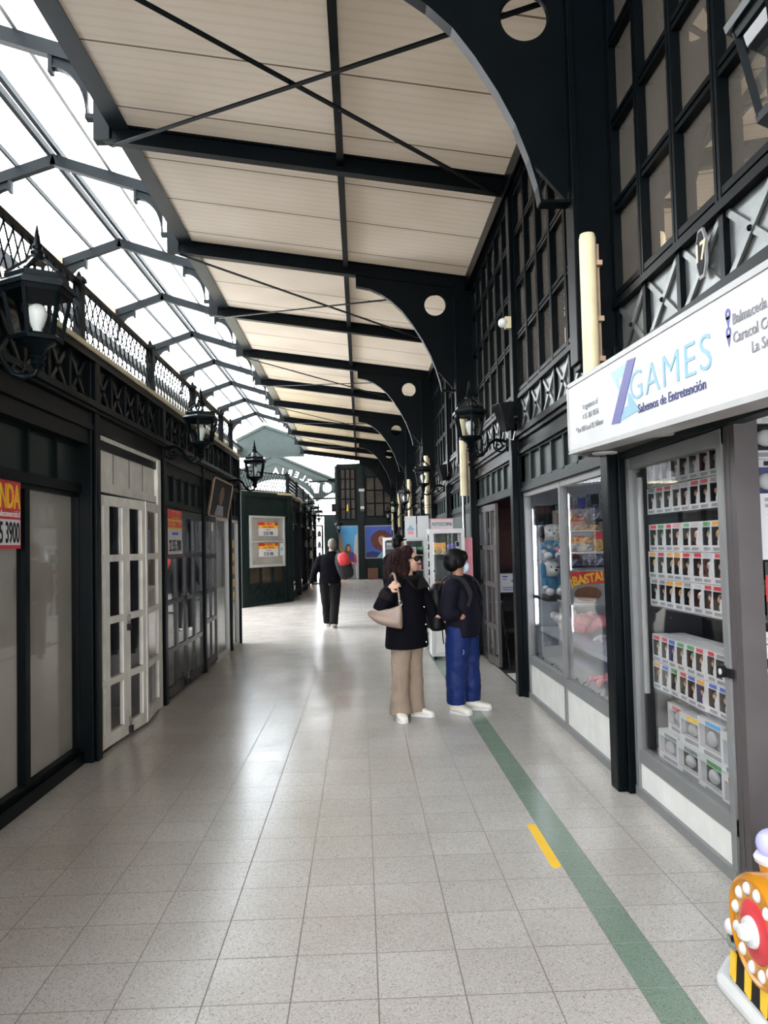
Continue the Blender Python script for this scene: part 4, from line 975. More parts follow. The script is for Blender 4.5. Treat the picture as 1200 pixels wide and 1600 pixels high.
# end pane with stickers
w = thing('window_32', 'end pane of the display case beside the entrance', 'shop window', (1.9, 3.48, 0), kind='structure')
m = MB(); m.box(1.76, 2.16, 3.472, 3.478, 0.245, 2.04); m.build('pane', 'glass', w)
fe = lambda x, z: (Vector((x, 3.468, z)), Vector((1, 0, 0)), Vector((0, 0, 1)))
no = thing('paper_notice', 'white printed notice on the end pane beside the entrance', 'notice', (1.80, 3.468, 1.46))
f_ = fe(1.81, 1.44); MB().frect(f_, 0, 0.22, 0, 0.30, 0, 0.001).build('sheet', 'paper', no)
text('SE VE', 0.022, Vector((1.836, 3.466, 1.705)), (1, 0, 0), (0, 0, 1), 'gray_print', no, off=0.0005); text('SECTO', 0.022, Vector((1.836, 3.466, 1.677)), (1, 0, 0), (0, 0, 1), 'gray_print', no, off=0.0005)
m = MB(); 
for i in range(6): m.frect(f_, 0.035, 0.19, 0.20 - 0.02 * i, 0.206 - 0.02 * i, 0.001, 0.0018)
m.build('text_line', 'mid_print', no)
rp = thing('price_poster', 'green and red printed card below the white notice on the end pane', 'poster', (1.83, 3.468, 1.14))
f_ = fe(1.825, 1.145); MB().frect(f_, 0, 0.2, 0, 0.285, 0, 0.001).build('sheet', 'green_panel', rp); MB().frect(f_, 0.0, 0.2, 0.105, 0.225, 0.001, 0.002).build('red_field', 'red', rp)
m = MB()
for i in range(5): m.frect(f_, 0.02, 0.18, 0.01 + 0.016 * i, 0.018 + 0.016 * i, 0.001, 0.002)
m.frect(f_, 0.05, 0.18, 0.25, 0.27, 0.001, 0.002); m.build('text_line', 'paper', rp)
cd = thing('card_sticker_sheet', 'white sheet of payment card stickers on the end pane', 'sticker', (1.76, 3.468, 0.72))
f_ = fe(1.748, 0.70); MB().frect(f_, 0, 0.24, 0, 0.415, 0, 0.001).build('sheet', 'paper', cd)
text('transbank', 0.034, f_[0] + Vector((0.02, -0.0018, 0.375)), (1, 0, 0), (0, 0, 1), 'pink', cd)
text('VISA', 0.036, f_[0] + Vector((0.07, -0.0018, 0.325)), (1, 0, 0), (0, 0, 1), 'navy', cd, off=0.001, shear=0.2)
def stick(nm, mat, u0, u1, v0, v1, d=0.002): return MB().frect(f_, u0, u1, v0, v1, 0.001, d).build(nm, mat, cd)
stick('dark_sticker', 'navy', 0.055, 0.16, 0.357, 0.362); stick('gold_line', 'orange', 0.055, 0.16, 0.312, 0.316)
stick('dark_sticker', 'black', 0.055, 0.16, 0.25, 0.295); MB().prism(ell(0.095, 0.273, 0.018, 0.018), f_, 0.002, 0.0028).build('red_disc', 'red', cd); MB().prism(ell(0.12, 0.273, 0.018, 0.018), f_, 0.002, 0.003).build('orange_disc', 'yellow', cd)
stick('red_sticker', 'red', 0.057, 0.16, 0.19, 0.233); text('MAGNA', 0.018, f_[0] + Vector((0.06, -0.0028, 0.196)), (1, 0, 0), (0, 0, 1), 'paper', cd)
stick('blue_sticker', 'blue', 0.07, 0.16, 0.135, 0.175); stick('grey_sticker', 'mid_print', 0.066, 0.16, 0.075, 0.113); stick('red_band', 'red', 0.046, 0.16, 0.045, 0.062); stick('dark_sticker', 'navy', 0.06, 0.16, 0.02, 0.028)
# ================================================================== TOY WINDOW (bay between the pillars)
def plush(loc, s, label, body='plush_blue', head='plush_white', ear='plush_dark', rz=0.0):
    """seated soft puppy, looks along -y before turning"""
    r = thing('soft_toy', label, 'soft toy', (0, 0, 0), 'soft toys in the toy window')
    S = lambda c, a, b, d: m.sphere(tuple(q * s for q in c), a * s, b * s, d * s, 14, 10)
    m = MB(); S((0, 0, 0.33), 0.25, 0.21, 0.30); S((-0.24, -0.08, 0.38), 0.1, 0.1, 0.17); S((0.24, -0.08, 0.38), 0.1, 0.1, 0.17); m.build('body', body, r, smooth=True)
    m = MB(); S((-0.17, -0.27, 0.12), 0.13, 0.15, 0.12); S((0.17, -0.27, 0.12), 0.13, 0.15, 0.12); S((-0.25, -0.15, 0.25), 0.085, 0.085, 0.07); S((0.25, -0.15, 0.25), 0.085, 0.085, 0.07); m.build('paws', head, r, smooth=True)
    m = MB(); S((0, -0.05, 0.80), 0.28, 0.25, 0.25); S((0, -0.25, 0.74), 0.14, 0.12, 0.10); m.build('head', head, r, smooth=True)
    m = MB(); S((-0.29, -0.08, 0.76), 0.09, 0.13, 0.24); m.build('ear', ear, r, smooth=True); m = MB(); S((0.29, -0.08, 0.76), 0.09, 0.13, 0.24); m.build('ear', ear, r, smooth=True)
    m = MB(); S((0, -0.37, 0.77), 0.045, 0.03, 0.035); S((-0.11, -0.27, 0.86), 0.026, 0.02, 0.03); S((0.11, -0.27, 0.86), 0.026, 0.02, 0.03); m.build('nose_and_eyes', 'black', r, smooth=True)
    r.location = loc; r.rotation_euler = (0, 0, rz); return r
def shelf_board(x0, x1, y0, y1, z, label, mat='film', t=0.015, name='display_shelf'):
    m = MB(); m.box(x0, x1, y0, y1, z - t, z); return tag(m.build(name, mat, loc=((x0 + x1) / 2, (y0 + y1) / 2, z)), label, 'shelf', 'shelves in the toy window')
shelf_board(1.70, 2.1, 7.18, 7.70, 1.36, 'glass shelf under the white headed soft toy')
shelf_board(1.70, 2.15, 7.12, 7.70, 1.02, 'dark edged shelf under the lower soft toys', 'char', 0.03)
shelf_board(1.70, 2.1, 7.2, 7.70, 1.70, 'glass shelf near the top of the toy window')
plush((1.85, 7.5, 1.363), 0.33, 'blue soft puppy with white head and dark ears, on the upper shelf')
plush((1.82, 7.45, 1.024), 0.32, 'blue soft puppy with tilted white head on the lower shelf', rz=0.25, ear='plush_blue')
plush((2.055, 7.44, 1.024), 0.24, 'small yellow soft puppy on the lower shelf', body='yellow', ear='plush_dark', rz=-0.3)
plush((2.05, 7.48, 1.363), 0.20, 'small red soft puppy on the upper shelf', body='red', head='pink', ear='red')
def game_box(loc, W, H, D, rz, label, front, stripe=None, name='game_box', lid=None):
    """carton facing -y before turning; origin at lower front middle"""
    r = thing(name, label, 'box', (0, 0, 0), 'boxes in the toy window')
    MB().box(-W / 2, W / 2, 0, D, 0, H).build('carton', front, r, bevel=0.004)
    if stripe: MB().box(-W / 2 + 0.006, W / 2 - 0.006, -0.0015, 0, H * 0.58, H * 0.95).build('title_band', stripe, r)
    if lid: MB().prism([(W * 0.32 * math.cos(2 * PI * i / 18), H * 0.32 + H * 0.22 * math.sin(2 * PI * i / 18)) for i in range(18)], ((0, 0, 0), (1, 0, 0), (0, 0, 1)), 0, 0.0015).build('picture', lid, r)
    r.location = loc; r.rotation_euler = (0, 0, rz); return r
bb = game_box((1.838, 6.29, 1.035), 0.285, 0.27, 0.04, 0, 'red board game box lettered BASTA in the toy window', 'gray_print', 'red', lid='tan')
bb2 = text('¡BASTA!', 0.10, (1.838, 6.287, 1.20), (0.985, 0, 0.17), (-0.17, 0, 0.985), 'yellow', bb, align='CENTER', off=0.004, sx=0.8)
MB().prism([(0.115 * math.cos(2 * PI * i / 20), 0.075 + 0.06 * math.sin(2 * PI * i / 20)) for i in range(20)], ((1.838, 6.29, 1.035), (1, 0, 0), (0, 0, 1)), 0.0015, 0.003).build('game_wheel', 'brown', bb)
for i, (x, y, z, W, H, D, lb, c1, c2) in enumerate([
        (1.80, 7.55, 1.702, 0.17, 0.19, 0.1, 'black boxed toy at the far end of the top glass shelf', 'black', 'maroon'), (1.97, 7.55, 1.702, 0.13, 0.2, 0.1, 'dark boxed robot toy beside the black box on the top glass shelf', 'char', 'gray_print'),
        (1.775, 6.55, 1.722, 0.07, 0.20, 0.1, 'violet and orange slim box at the left of the upper game shelf', 'busy_warm', 'busy_cool'), (1.885, 6.55, 1.722, 0.08, 0.19, 0.1, 'violet figure box second on the upper game shelf', 'busy_cool', 'violet'), (2.0, 6.55, 1.722, 0.08, 0.22, 0.1, 'dark slim box third on the upper game shelf', 'busy_cool', 'char'), (2.12, 6.55, 1.722, 0.11, 0.25, 0.05, 'tall white book at the right of the upper game shelf', 'busy_pale', None),
        (1.80, 6.50, 1.632, 0.15, 0.07, 0.12, 'red and orange flat box on the middle game shelf', 'busy_warm', 'red'), (1.96, 6.5, 1.632, 0.12, 0.07, 0.12, 'dark flat box on the middle game shelf', 'busy_warm', 'maroon'),
        (1.845, 6.50, 1.452, 0.2, 0.07, 0.1, 'white box of small figures on the lower game shelf', 'busy_pale', None), (2.03, 6.50, 1.452, 0.13, 0.17, 0.06, 'yellow framed box on the lower game shelf', 'busy_yellow', 'red'), (1.86, 6.48, 1.522, 0.2, 0.05, 0.1, 'brown box lying on the white box of small figures', 'busy_warm', None),
        (2.06, 6.42, 1.035, 0.12, 0.24, 0.12, 'black framed picture box beside the red game box', 'black', 'busy_pale'), (2.03, 6.28, 1.037, 0.09, 0.2, 0.1, 'green rimmed toy wheel box before the picture box', 'busy_yellow', 'green'),
        (1.80, 6.62, 1.325, 0.2, 0.1, 0.1, 'dark box behind the red game box', 'busy_cool', 'maroon'), (2.02, 6.62, 1.325, 0.2, 0.1, 0.1, 'blue grey box behind the picture box', 'busy_cool', None)]):
    game_box((x, y, z + 0.001), W, H, D, 0, lb, c1, c2)
shelf_board(1.70, 2.3, 6.44, 6.68, 1.72, 'dark upper game shelf behind the middle bar', 'char', 0.015); shelf_board(1.70, 2.3, 6.42, 6.68, 1.63, 'thin pale game shelf under the upper one', 'grey_light', 0.01)
shelf_board(1.70, 2.3, 6.40, 6.68, 1.45, 'pale lower game shelf above the red game box', 'grey_light', 0.012); shelf_board(1.70, 2.3, 6.25, 6.75, 1.034, 'shelf under the red game box', 'grey_light', 0.012); shelf_board(1.70, 2.3, 6.60, 6.75, 1.324, 'short shelf behind the red game box', 'char', 0.012)
un = thing('display_counter', 'grey counter inside the toy window under the wrapped toys', 'counter', (1.95, 7.0, 0))
m = MB(); m.box(1.76, 2.3, 5.55, 7.7, 0.66, 0.70); m.build('top', 'room_light', un); m = MB(); m.box(1.98, 2.3, 6.6, 7.7, 0.396, 0.66); m.build('cabinet', 'room_light', un); m = MB(); m.box(2.0, 2.3, 5.6, 5.66, 0.396, 0.66); m.build('leg', 'char', un)
def bag(c, r_, mat, label, seed):
    q = random.Random(seed); m = MB()
    for i in range(16): m.sphere((c[0] + q.uniform(-1, 1) * r_[0], c[1] + q.uniform(-1, 1) * r_[1], c[2] + r_[2] * 0.35 + q.uniform(0, 1) * r_[2]), r_[2] * q.uniform(0.25, 0.5), n=8, m=6)
    o = m.build('wrapped_toy', mat, loc=(c[0], c[1], c[2])); o.modifiers.new('r', 'REMESH').voxel_size = 0.02; o.modifiers['r'].mode = 'VOXEL'
    return tag(o, label, 'wrapped toy', 'bagged toys on the counter')
bag((1.92, 7.2, 0.70), (0.14, 0.22, 0.12), 'white', 'white bagged toys heaped at the far end of the counter', 1); bag((1.93, 6.75, 0.70), (0.13, 0.2, 0.14), 'pink', 'pink bagged toys heaped behind the middle bar', 2)
bag((1.92, 6.25, 0.70), (0.1, 0.12, 0.05), 'paper', 'small white packets on the near part of the counter', 3); bag((1.86, 6.1, 0.40), (0.08, 0.13, 0.06), 'pink', 'pink packet low in the toy window', 4)
ld = MB(); ld.box(1.70, 2.3, 4.98, 7.74, 0.36, 0.395); tag(ld.build('window_deck', 'grey_light', loc=(2, 6.3, 0.36)), 'low grey deck behind the white boards of the toy window', 'deck')
pc = thing('price_card', 'white oval price card leaning in the toy window beside the pillar', 'card', (1.72, 5.25, 0.40))
MB().prism([(-0.05, 0.02), (0.03, 0), (0.055, 0.03), (0.04, 0.16), (-0.01, 0.18), (-0.045, 0.15)], ((1.73, 5.3, 0.4), (0, -1, 0), (0.25, 0, 0.968)), 0, 0.004).build('card', 'paper', pc); MB().prism(ell(0, 0.09, 0.022, 0.03, 14), ((1.73, 5.3, 0.4), (0, -1, 0), (0.25, 0, 0.968)), 0.004, 0.005).build('printed_mark', 'char', pc)
gar = MB(); q = random.Random(5)
pts = [(1.705, 7.7 - i * 0.03, 0.405 + 0.012 * abs(math.sin(i * 0.9))) for i in range(90)]; gar.tube(pts, 0.007, 5)
for i in range(0, 90, 2):
    p = pts[i]; gar.bar(p, (p[0] + q.uniform(-.01, .03), p[1] + q.uniform(-.05, .05), p[2] + q.uniform(0.0, .035)), 0.01, 0.003)
tag(gar.build('leaf_garland', 'green_panel', loc=(1.7, 6.3, 0.4)), 'dark leafy garland along the bottom of the toy window', 'garland')

# ================================================================== OPEN DOORWAY BAY
for k, (p, q, lb) in enumerate((((1.625, 10.02), (1.66, 10.72), 'glazed folding door leaf standing farthest in the open doorway'), ((1.665, 9.42), (1.625, 10.02), 'glazed folding door leaf nearest the maroon shelves'))):
    leaf(20 + k, p, q, lb, mat='brown_grey' if k else 'iron_gloss', st=0.06, rail=0.06, rows=(0.5, 1.02, 1.48), z1=2.02, cols=2, bar=0.05)  # nearer leaf: brownish glare on its dark frame is put into the colour
th = MB(); th.box(1.66, 2.9, 7.94, 10.74, 0.0, 0.006); setting(th.build('floor_shop', 'char'), 'dark floor inside the open doorway', 'floor')
mt = MB(); mt.box(1.68, 1.86, 8.3, 9.1, 0.006, 0.014); tag(mt.build('door_mat', 'mid_print', loc=(1.77, 8.7, 0)), 'pale strip mat on the dark floor of the open doorway', 'mat')
sh = thing('wall_shelving', 'dark maroon slatted shelving inside the open doorway', 'shelving', (2.2, 10.72, 1.16))
m = MB(); m.box(1.72, 3.2, 10.70, 10.74, 1.16, 2.45); m.build('back_board', 'maroon', sh)
m = MB(); 
for i in range(8): m.box(1.72, 3.2, 10.62, 10.70, 1.2 + 0.16 * i, 1.22 + 0.16 * i)
m.build('slat', 'maroon', sh)
pt = MB(); pt.box(1.72, 4.6, 10.76, 10.84, 0, 2.58); setting(pt.build('wall_partition', 'room'), 'dark partition behind the maroon shelving', 'wall')
ck = thing('low_cabinet', 'black low cabinet under the maroon shelving', 'cabinet', (2.2, 10.5, 0))
m = MB(); m.box(1.74, 3.0, 10.35, 10.69, 0.02, 1.15); m.build('carcass', 'black', ck); m = MB(); m.box(1.73, 3.0, 10.30, 10.36, 0.74, 0.765); m.build('ledge', 'grey_frame', ck)
nt_ = thing('paper_notice', 'white and blue notice on the black cabinet in the doorway', 'notice', (2.0, 10.34, 0.87))
f_ = (Vector((1.85, 10.348, 0.875)), Vector((1, 0, 0)), Vector((0, 0, 1))); MB().frect(f_, 0, 0.24, 0, 0.25, 0, 0.002).build('sheet', 'paper', nt_)
m = MB(); 
for a in ((0.03, 0.10, 0.20, 0.22), (0.03, 0.09, 0.17, 0.18), (0.15, 0.21, 0.14, 0.165), (0.03, 0.2, 0.06, 0.07), (0.03, 0.2, 0.03, 0.04)): m.frect(f_, *a, 0.002, 0.003)
m.build('text_line', 'blue', nt_)
ch = thing('folding_chair', 'dark metal folding chair inside the open doorway', 'chair', (1.98, 9.7, 0))
m = MB(); m.box(1.80, 2.16, 9.55, 9.90, 0.43, 0.455); m.build('seat', 'char', ch, bevel=0.008)
m = MB(); m.tube([(1.80, 9.93, 0.5), (1.80, 9.97, 0.78), (1.83, 9.98, 0.82), (2.13, 9.98, 0.82), (2.16, 9.97, 0.78), (2.16, 9.93, 0.5)], 0.012, 8); m.box(1.82, 2.14, 9.965, 9.98, 0.66, 0.80); m.build('backrest', 'char', ch)
for x in (1.80, 2.16):
    m = MB(); m.tube([(x, 9.95, 0.6), (x, 9.53, 0.006)], 0.011, 8); m.build('leg', 'char', ch); m = MB(); m.tube([(x, 9.58, 0.45), (x, 9.95, 0.006)], 0.011, 8); m.build('leg', 'char', ch)
# far shop fronts, one per bay
for k, (y0, y1) in enumerate([(10.85 + 3 * i, 13.85 + 3 * i) for i in range(8)]):
    w = shop_window(40 + k, y0 + 0.11, y1 - 0.11, 0.3, 2.04, f'dark shop window in the {ORD[3 + k]} bay of the shop side', x=XR + 0.03, backing='green_panel' if k == 0 else 'room', fw=0.06)
    b = MB(); b.box(XR + 0.0, XR + 0.06, y0 + 0.1, y1 - 0.1, 0, 0.3); setting(b.build('baseboard_right', 'iron_green'), f'dark plinth of the shop window in the {ORD[3 + k]} bay', 'baseboard')

# ---------------------------------------------------------------- glazed cabinets standing out in the walkway
def showcase(x0, x1, y0, y1, H, label, shelves, goods, zb=0.42):
    r = thing('display_cabinet', label, 'cabinet', ((x0 + x1) / 2, (y0 + y1) / 2, 0), 'white glazed cabinets in the walkway')
    m = MB(); t = 0.045
    for x in (x0, x1 - t):
        for y in (y0, y1 - t): m.box(x, x + t, y, y + t, 0.04, H)
    for (za, zc) in ((H - 0.06, H), (zb, zb + 0.04), (0.04, 0.09)):
        m.box(x0 + t, x1 - t, y0, y0 + t, za, zc); m.box(x0 + t, x1 - t, y1 - t, y1, za, zc); m.box(x0, x0 + t, y0 + t, y1 - t, za, zc); m.box(x1 - t, x1, y0 + t, y1 - t, za, zc)
    m.build('frame', 'white', r)
    m = MB(); m.box(x0 + 0.01, x1 - 0.01, y0 + 0.012, y0 + 0.03, 0.09, zb); m.box(x0 + 0.012, x0 + 0.03, y0 + t, y1 - t, 0.09, zb); m.box(x0, x1, y0 + t, y1 - 0.01, zb + 0.0, zb + 0.03); m.build('lower_board', 'base_white', r)
    m = MB(); m.box(x0 + t, x1 - t, y0 + 0.018, y0 + 0.023, zb + 0.04, H - 0.06); m.box(x0 + 0.018, x0 + 0.023, y0 + t, y1 - t, zb + 0.04, H - 0.06); m.build('pane', 'glass', r)
    m = MB(); m.box(x0 + t, x1 - t, y1 - 0.03, y1 - 0.02, zb, H - 0.05); m.build('back_board', 'green_panel', r)
    for z in shelves: m = MB(); m.box(x0 + t, x1 - t, y0 + 0.05, y1 - 0.03, z - 0.012, z); m.build('shelf', 'grey_light', r)
    for x in (x0 + 0.03, x1 - 0.06):
        m = MB(); m.box(x, x + 0.04, y0 + 0.05, y0 + 0.09, 0, 0.04); m.build('foot', 'black', r)
    for (nm, lb, gx, gz, W, Hh, c1, c2) in goods: game_box((gx, y0 + 0.1, gz + 0.001), W, Hh, 0.1, 0, lb, c1, c2, name=nm)['group'] = 'goods in the walkway cabinets'
    return r
cab = showcase(0.925, 1.40, 10.42, 10.85, 1.745, 'tall white glazed cabinet under the photocopy sign', (1.41, 0.98, 0.72),
    [('toy_packet', 'orange packet on the top shelf of the photocopy cabinet', 1.07, 1.41, 0.17, 0.15, 'busy_yellow', 'orange'), ('toy_packet', 'violet packet beside the orange one in the photocopy cabinet', 1.225, 1.41, 0.11, 0.13, 'busy_cool', 'violet'), ('toy_packet', 'grey slim packet at the right of the photocopy cabinet', 1.315, 1.41, 0.05, 0.16, 'mid_print', 'char'),
     ('toy_packet', 'red flat packet on the middle shelf of the photocopy cabinet', 1.10, 0.98, 0.2, 0.05, 'red', 'brown'), ('paper_stack', 'white stack of paper low in the photocopy cabinet', 1.12, 0.46, 0.16, 0.05, 'paper', None)])
ps = thing('photocopy_sign', 'pale sign reading FOTOCOPIA on top of the tall white cabinet', 'sign', (1.1, 10.5, 1.745))
MB().box(0.955, 1.255, 10.48, 10.50, 1.745, 1.885).build('board', 'pink', ps); MB().box(0.96, 1.25, 10.476, 10.481, 1.755, 1.865).build('face', 'mid_print', ps)
text('FOTOCOPIA', 0.066, (1.105, 10.474, 1.785), (1, 0, 0), (0, 0, 1), 'maroon', ps, align='CENTER', off=0.001, sx=0.72)
vt = MB(); q = random.Random(2)
for i in range(9):
    z = 1.62 - i * 0.115; vt.tube([(0.918, 10.52 + 0.05 * math.cos(a), z + 0.032 * math.sin(a)) for a in [0.7 + 5 * j / 8 for j in range(9)]], 0.010, 5) if i not in (0, 2, 5) else vt.box(0.912, 0.922, 10.50, 10.53, z - 0.04, z + 0.04)
vs = vt.build('vertical_lettering', 'black', cab)
pk = thing('side_board', 'pinkish board standing behind the photocopy cabinet', 'board', (1.47, 10.9, 0)); MB().box(1.42, 1.53, 10.62, 10.66, 0.0, 1.62).build('board', 'pink', pk)
showcase(0.74, 1.13, 13.3, 13.7, 1.66, 'white glazed cabinet of cards behind the photocopy cabinet', (1.36, 1.1, 0.85),
    [('card_pack', 'white card pack in the second walkway cabinet', 0.88, 1.365, 0.15, 0.13, 'paper', 'mid_print'), ('card_pack', 'dark card pack in the second walkway cabinet', 1.02, 1.365, 0.11, 0.14, 'char', 'green'), ('card_pack', 'pink packet in the second walkway cabinet', 0.99, 1.105, 0.1, 0.14, 'pink', 'char'), ('card_pack', 'yellow packet in the second walkway cabinet', 0.9, 0.86, 0.1, 0.13, 'yellow', 'red'), ('card_pack', 'orange packet in the second walkway cabinet', 1.03, 0.86, 0.1, 0.11, 'tan', 'brown')])
showcase(0.55, 0.95, 19.0, 19.4, 1.72, 'small white cabinet in front of the portrait poster', (1.45, 1.15, 0.85), [('card_pack', 'grey packet in the cabinet before the portrait poster', 0.73, 1.455, 0.2, 0.14, 'gray_print', 'mid_print'), ('card_pack', 'pale packet in the cabinet before the portrait poster', 0.73, 1.155, 0.2, 0.14, 'mid_print', 'char')])
for k, (x, lb, c) in enumerate(((1.05, 'white hanging sheet with a blue roof mark near the far cream pipes', 'paper'), (1.315, 'plain white hanging sheet near the far cream pipes', 'paper'))):
    h = thing('hanging_sheet', lb, 'sign', (x, 16.4, 2.15)); o = Vector((x - 0.11, 16.4, 1.68))
    f_ = (o, Vector((1, 0, 0)), Vector((0, 0, 1))); MB().frect(f_, 0, 0.24, 0, 0.46, -0.003, 0.003).build('sheet', c, h)
    MB().tube([(x, 16.4, 2.14), (x + 0.02, 16.43, 2.30 + 0.06 * k), (1.60, 16.6 - 0.12 * k, 2.32 + 0.06 * k)], 0.006, 6).build('hanger', 'iron', h)
    if k == 0: MB().prism([(0.03, 0.16), (0.21, 0.16), (0.12, 0.28)], f_, 0.003, 0.005).build('roof_mark', 'teal', h); MB().frect(f_, 0.06, 0.18, 0.07, 0.15, 0.003, 0.005).build('red_mark', 'pink', h)
# ================================================================== FAR END
# low shop row beyond the cross passage: chamfered corner, then along the walkway
KA, KB = Vector((-3.12, 20.27, 0)), Vector((-2.0, 22.15, 0)); ku = (KB - KA).normalized(); kn = ku.cross(Vector((0, 0, 1))); KL = (KB - KA).length
kk = MB(); kk.prism([(-3.10, 20.33), (-2.06, 22.18), (-2.06, 34.8), (-6, 34.8), (-6, 20.33)], ((0, 0, 0), (1, 0, 0), (0, 1, 0)), 0.0, 3.0)
setting(kk.build('wall_kiosk', 'iron_green'), 'dark green body of the second row of low shops', 'wall')
kf = (KA, ku, Vector((0, 0, 1)))
def kr(name, mat, par, *a): return MB().frect(kf, *a).build(name, mat, par)
kc = thing('kiosk_front', 'dark green chamfered corner front with the two letting posters', 'shop front', tuple(KA))
m = MB(); m.frect(kf, 0, 0.16, 0, 2.98, -0.04, 0.05); m.frect(kf, 0.2, 0.32, 0, 2.98, -0.04, 0.02); m.frect(kf, KL - 0.32, KL - 0.2, 0, 2.98, -0.04, 0.02); m.frect(kf, KL - 0.16, KL, 0, 2.98, -0.04, 0.05); m.frect(kf, 0, KL, 2.4, 2.48, -0.04, 0.04); m.frect(kf, 0, KL, 2.92, 3.04, -0.04, 0.06); m.frect(kf, 0.3, KL - 0.3, 0, 0.1, -0.04, 0.03); m.frect(kf, 0.3, KL - 0.3, 0.52, 0.6, -0.04, 0.02)
for i in range(4): uu = 0.32 + (KL - 0.64) * i / 3; m.frect(kf, uu - 0.03, uu + 0.03, 0.1, 1.0, -0.04, 0.02)
m.build('frame', 'iron_green', kc)
m = MB(); m.frect(kf, 0.32, KL - 0.32, 2.48, 2.92, -0.04, 0.0); m.frect(kf, 0.32, KL - 0.32, 0.1, 0.52, -0.04, 0.0); m.build('front_panel', 'iron_green', kc)  # two flat panels, one above the window and one at the foot
m = MB()
for i in range(3):
    a, b = 0.35 + (KL - 0.64) * i / 3, 0.29 + (KL - 0.64) * (i + 1) / 3
    for (p, q) in (((a, 0.1), (b, 0.52)), ((a, 0.52), (b, 0.1))): m.bar(KA + ku * p[0] + Vector((0, 0, p[1])) + kn * 0.004, KA + ku * q[0] + Vector((0, 0, q[1])) + kn * 0.004, 0.02, 0.05, kn)
m.build('crossed_straps', 'iron_green', kc)
m = MB(); m.frect(kf, 0.32, KL - 0.32, 0.6, 1.0, -0.03, -0.02); m.build('lower_pane', 'dull_glass', kc)
kw = thing('window_50', 'pale framed kiosk window lined in taupe with two letting posters', 'shop window', tuple(KA), kind='structure')
W0, W1, Z0, Z1 = 0.36, KL - 0.30, 1.02, 2.40
m = MB(); m.frect(kf, W0, W0 + 0.07, Z0, Z1, 0, 0.05); m.frect(kf, W1 - 0.07, W1, Z0, Z1, 0, 0.05); m.frect(kf, W0 + 0.07, W1 - 0.07, Z0, Z0 + 0.08, 0, 0.05); m.frect(kf, W0 + 0.07, W1 - 0.07, Z1 - 0.05, Z1, 0, 0.05); m.frect(kf, W0 + 0.07, W1 - 0.07, 1.69, 1.73, 0, 0.045); m.build('frame', 'grey_light', kw)
MB().frect(kf, W0 + 0.07, W1 - 0.07, Z0 + 0.08, Z1 - 0.05, 0.0, 0.008).build('lining', 'taupe', kw); MB().frect(kf, W0 + 0.07, W1 - 0.07, Z0 + 0.08, Z1 - 0.05, 0.02, 0.024).build('pane', 'glass', kw)
for z, lb in ((1.86, 'upper letting poster on the far kiosk window'), (1.30, 'lower letting poster on the far kiosk window')):
    letting_sign(KA + ku * 0.72 + Vector((0, 0, z)) + kn * 0.025, ku, (0, 0, 1), 0.86, 0.37, lb)
kp = thing('paper_notice', 'small white notice beside the lower letting poster on the far kiosk', 'notice', tuple(KA)); MB().frect(kf, 1.66, 1.82, 1.32, 1.66, 0.026, 0.03).build('sheet', 'paper', kp); MB().frect(kf, 1.69, 1.79, 1.45, 1.54, 0.03, 0.032).build('printed_mark', 'teal', kp)
kl = MB(); kl.prism([(-3.16, 20.2), (-1.92, 22.12), (-1.92, 34.8), (-6, 34.8), (-6, 20.2)], ((0, 0, 0), (1, 0, 0), (0, 1, 0)), 3.0, 3.06); setting(kl.build('trim_12', 'cream'), 'pale ledge of the second row of low shops', 'ledge')
railing(0, 0, 'black lattice railing on the chamfered kiosk corner', p0=(-3.12, 20.3, 0), p1=(-2.06, 22.14, 0))
for k in range(4): railing(0, 0, f'lattice railing on the second row of low shops, {ORD[k]} bay', p0=(-2.05, 22.3 + 3 * k, 0), p1=(-2.05, 25.3 + 3 * k, 0), endpost=(k == 3))
for k in range(5):
    y = 22.25 + 3 * k; wpost(-2.06, -1.96, y, f'dark post of the second row of low shops, {ORD[k]} from the kiosk corner', 3.0, group='posts of the far low shops')
    if k < 4:
        f_ = frieze(-2.03, 1, y + 0.1, y + 2.9, 2.655, 2.965, f'crossed strap panel row on the far low shops, {ORD[k]} bay', 6)
        shop_window(51 + k, y + 0.1, y + 2.9, 0.15, 2.3, f'dark shop window of the far low shops, {ORD[k]} bay', x=-2.02, backing='room', fw=0.07)
for k, (y, lb) in enumerate(((23.9, 'pale lantern on the far low shops, nearest the kiosk corner'), (26.9, 'middle lantern of three on the far low shops'), (29.9, 'farthest lantern of three on the far low shops'))): copy_tree(LAN, (-1.97, y, 2.55), 0, lb)
# glass stand with goods at the end of the far row
gs = thing('display_stand', 'dark metal stand of small goods against the bright exit', 'stand', (-1.75, 28, 0))
m = MB(); x0, x1, y0, y1 = -2.02, -1.36, 27.6, 28.1
for x in (x0, x1): 
    for y in (y0, y1): m.box(x - 0.02, x + 0.02, y - 0.02, y + 0.02, 0.0, 2.3)
for z in (0.22, 0.7, 1.1, 1.5, 1.9, 2.28): m.box(x0, x1, y0, y1, z - 0.015, z + 0.015)
m.build('frame', 'char', gs)
q = random.Random(8); n_ = 0
GC = ['gray_print', 'green_panel', 'char', 'mid_print', 'tan', 'maroon']
for zi, z in enumerate((0.72, 1.12, 1.52, 1.92)):
    for i in range(4):
        g_ = MB(); x = x0 + 0.09 + i * 0.155; h = q.uniform(0.15, 0.3); w_ = q.uniform(0.04, 0.065); g_.lathe([(w_, z - 0.003), (w_ * 1.1, z + h * 0.5), (w_ * 0.5, z + h)], (x, y0 + 0.15, 0), 8)
        tag(g_.build('trinket', GC[q.randrange(6)], loc=(x, y0 + 0.15, z)), f'small trinket on the dark stand, {ORD[i]} along its {["lowest", "second", "third", "top"][zi]} shelf', 'trinket', 'trinkets on the dark stand')
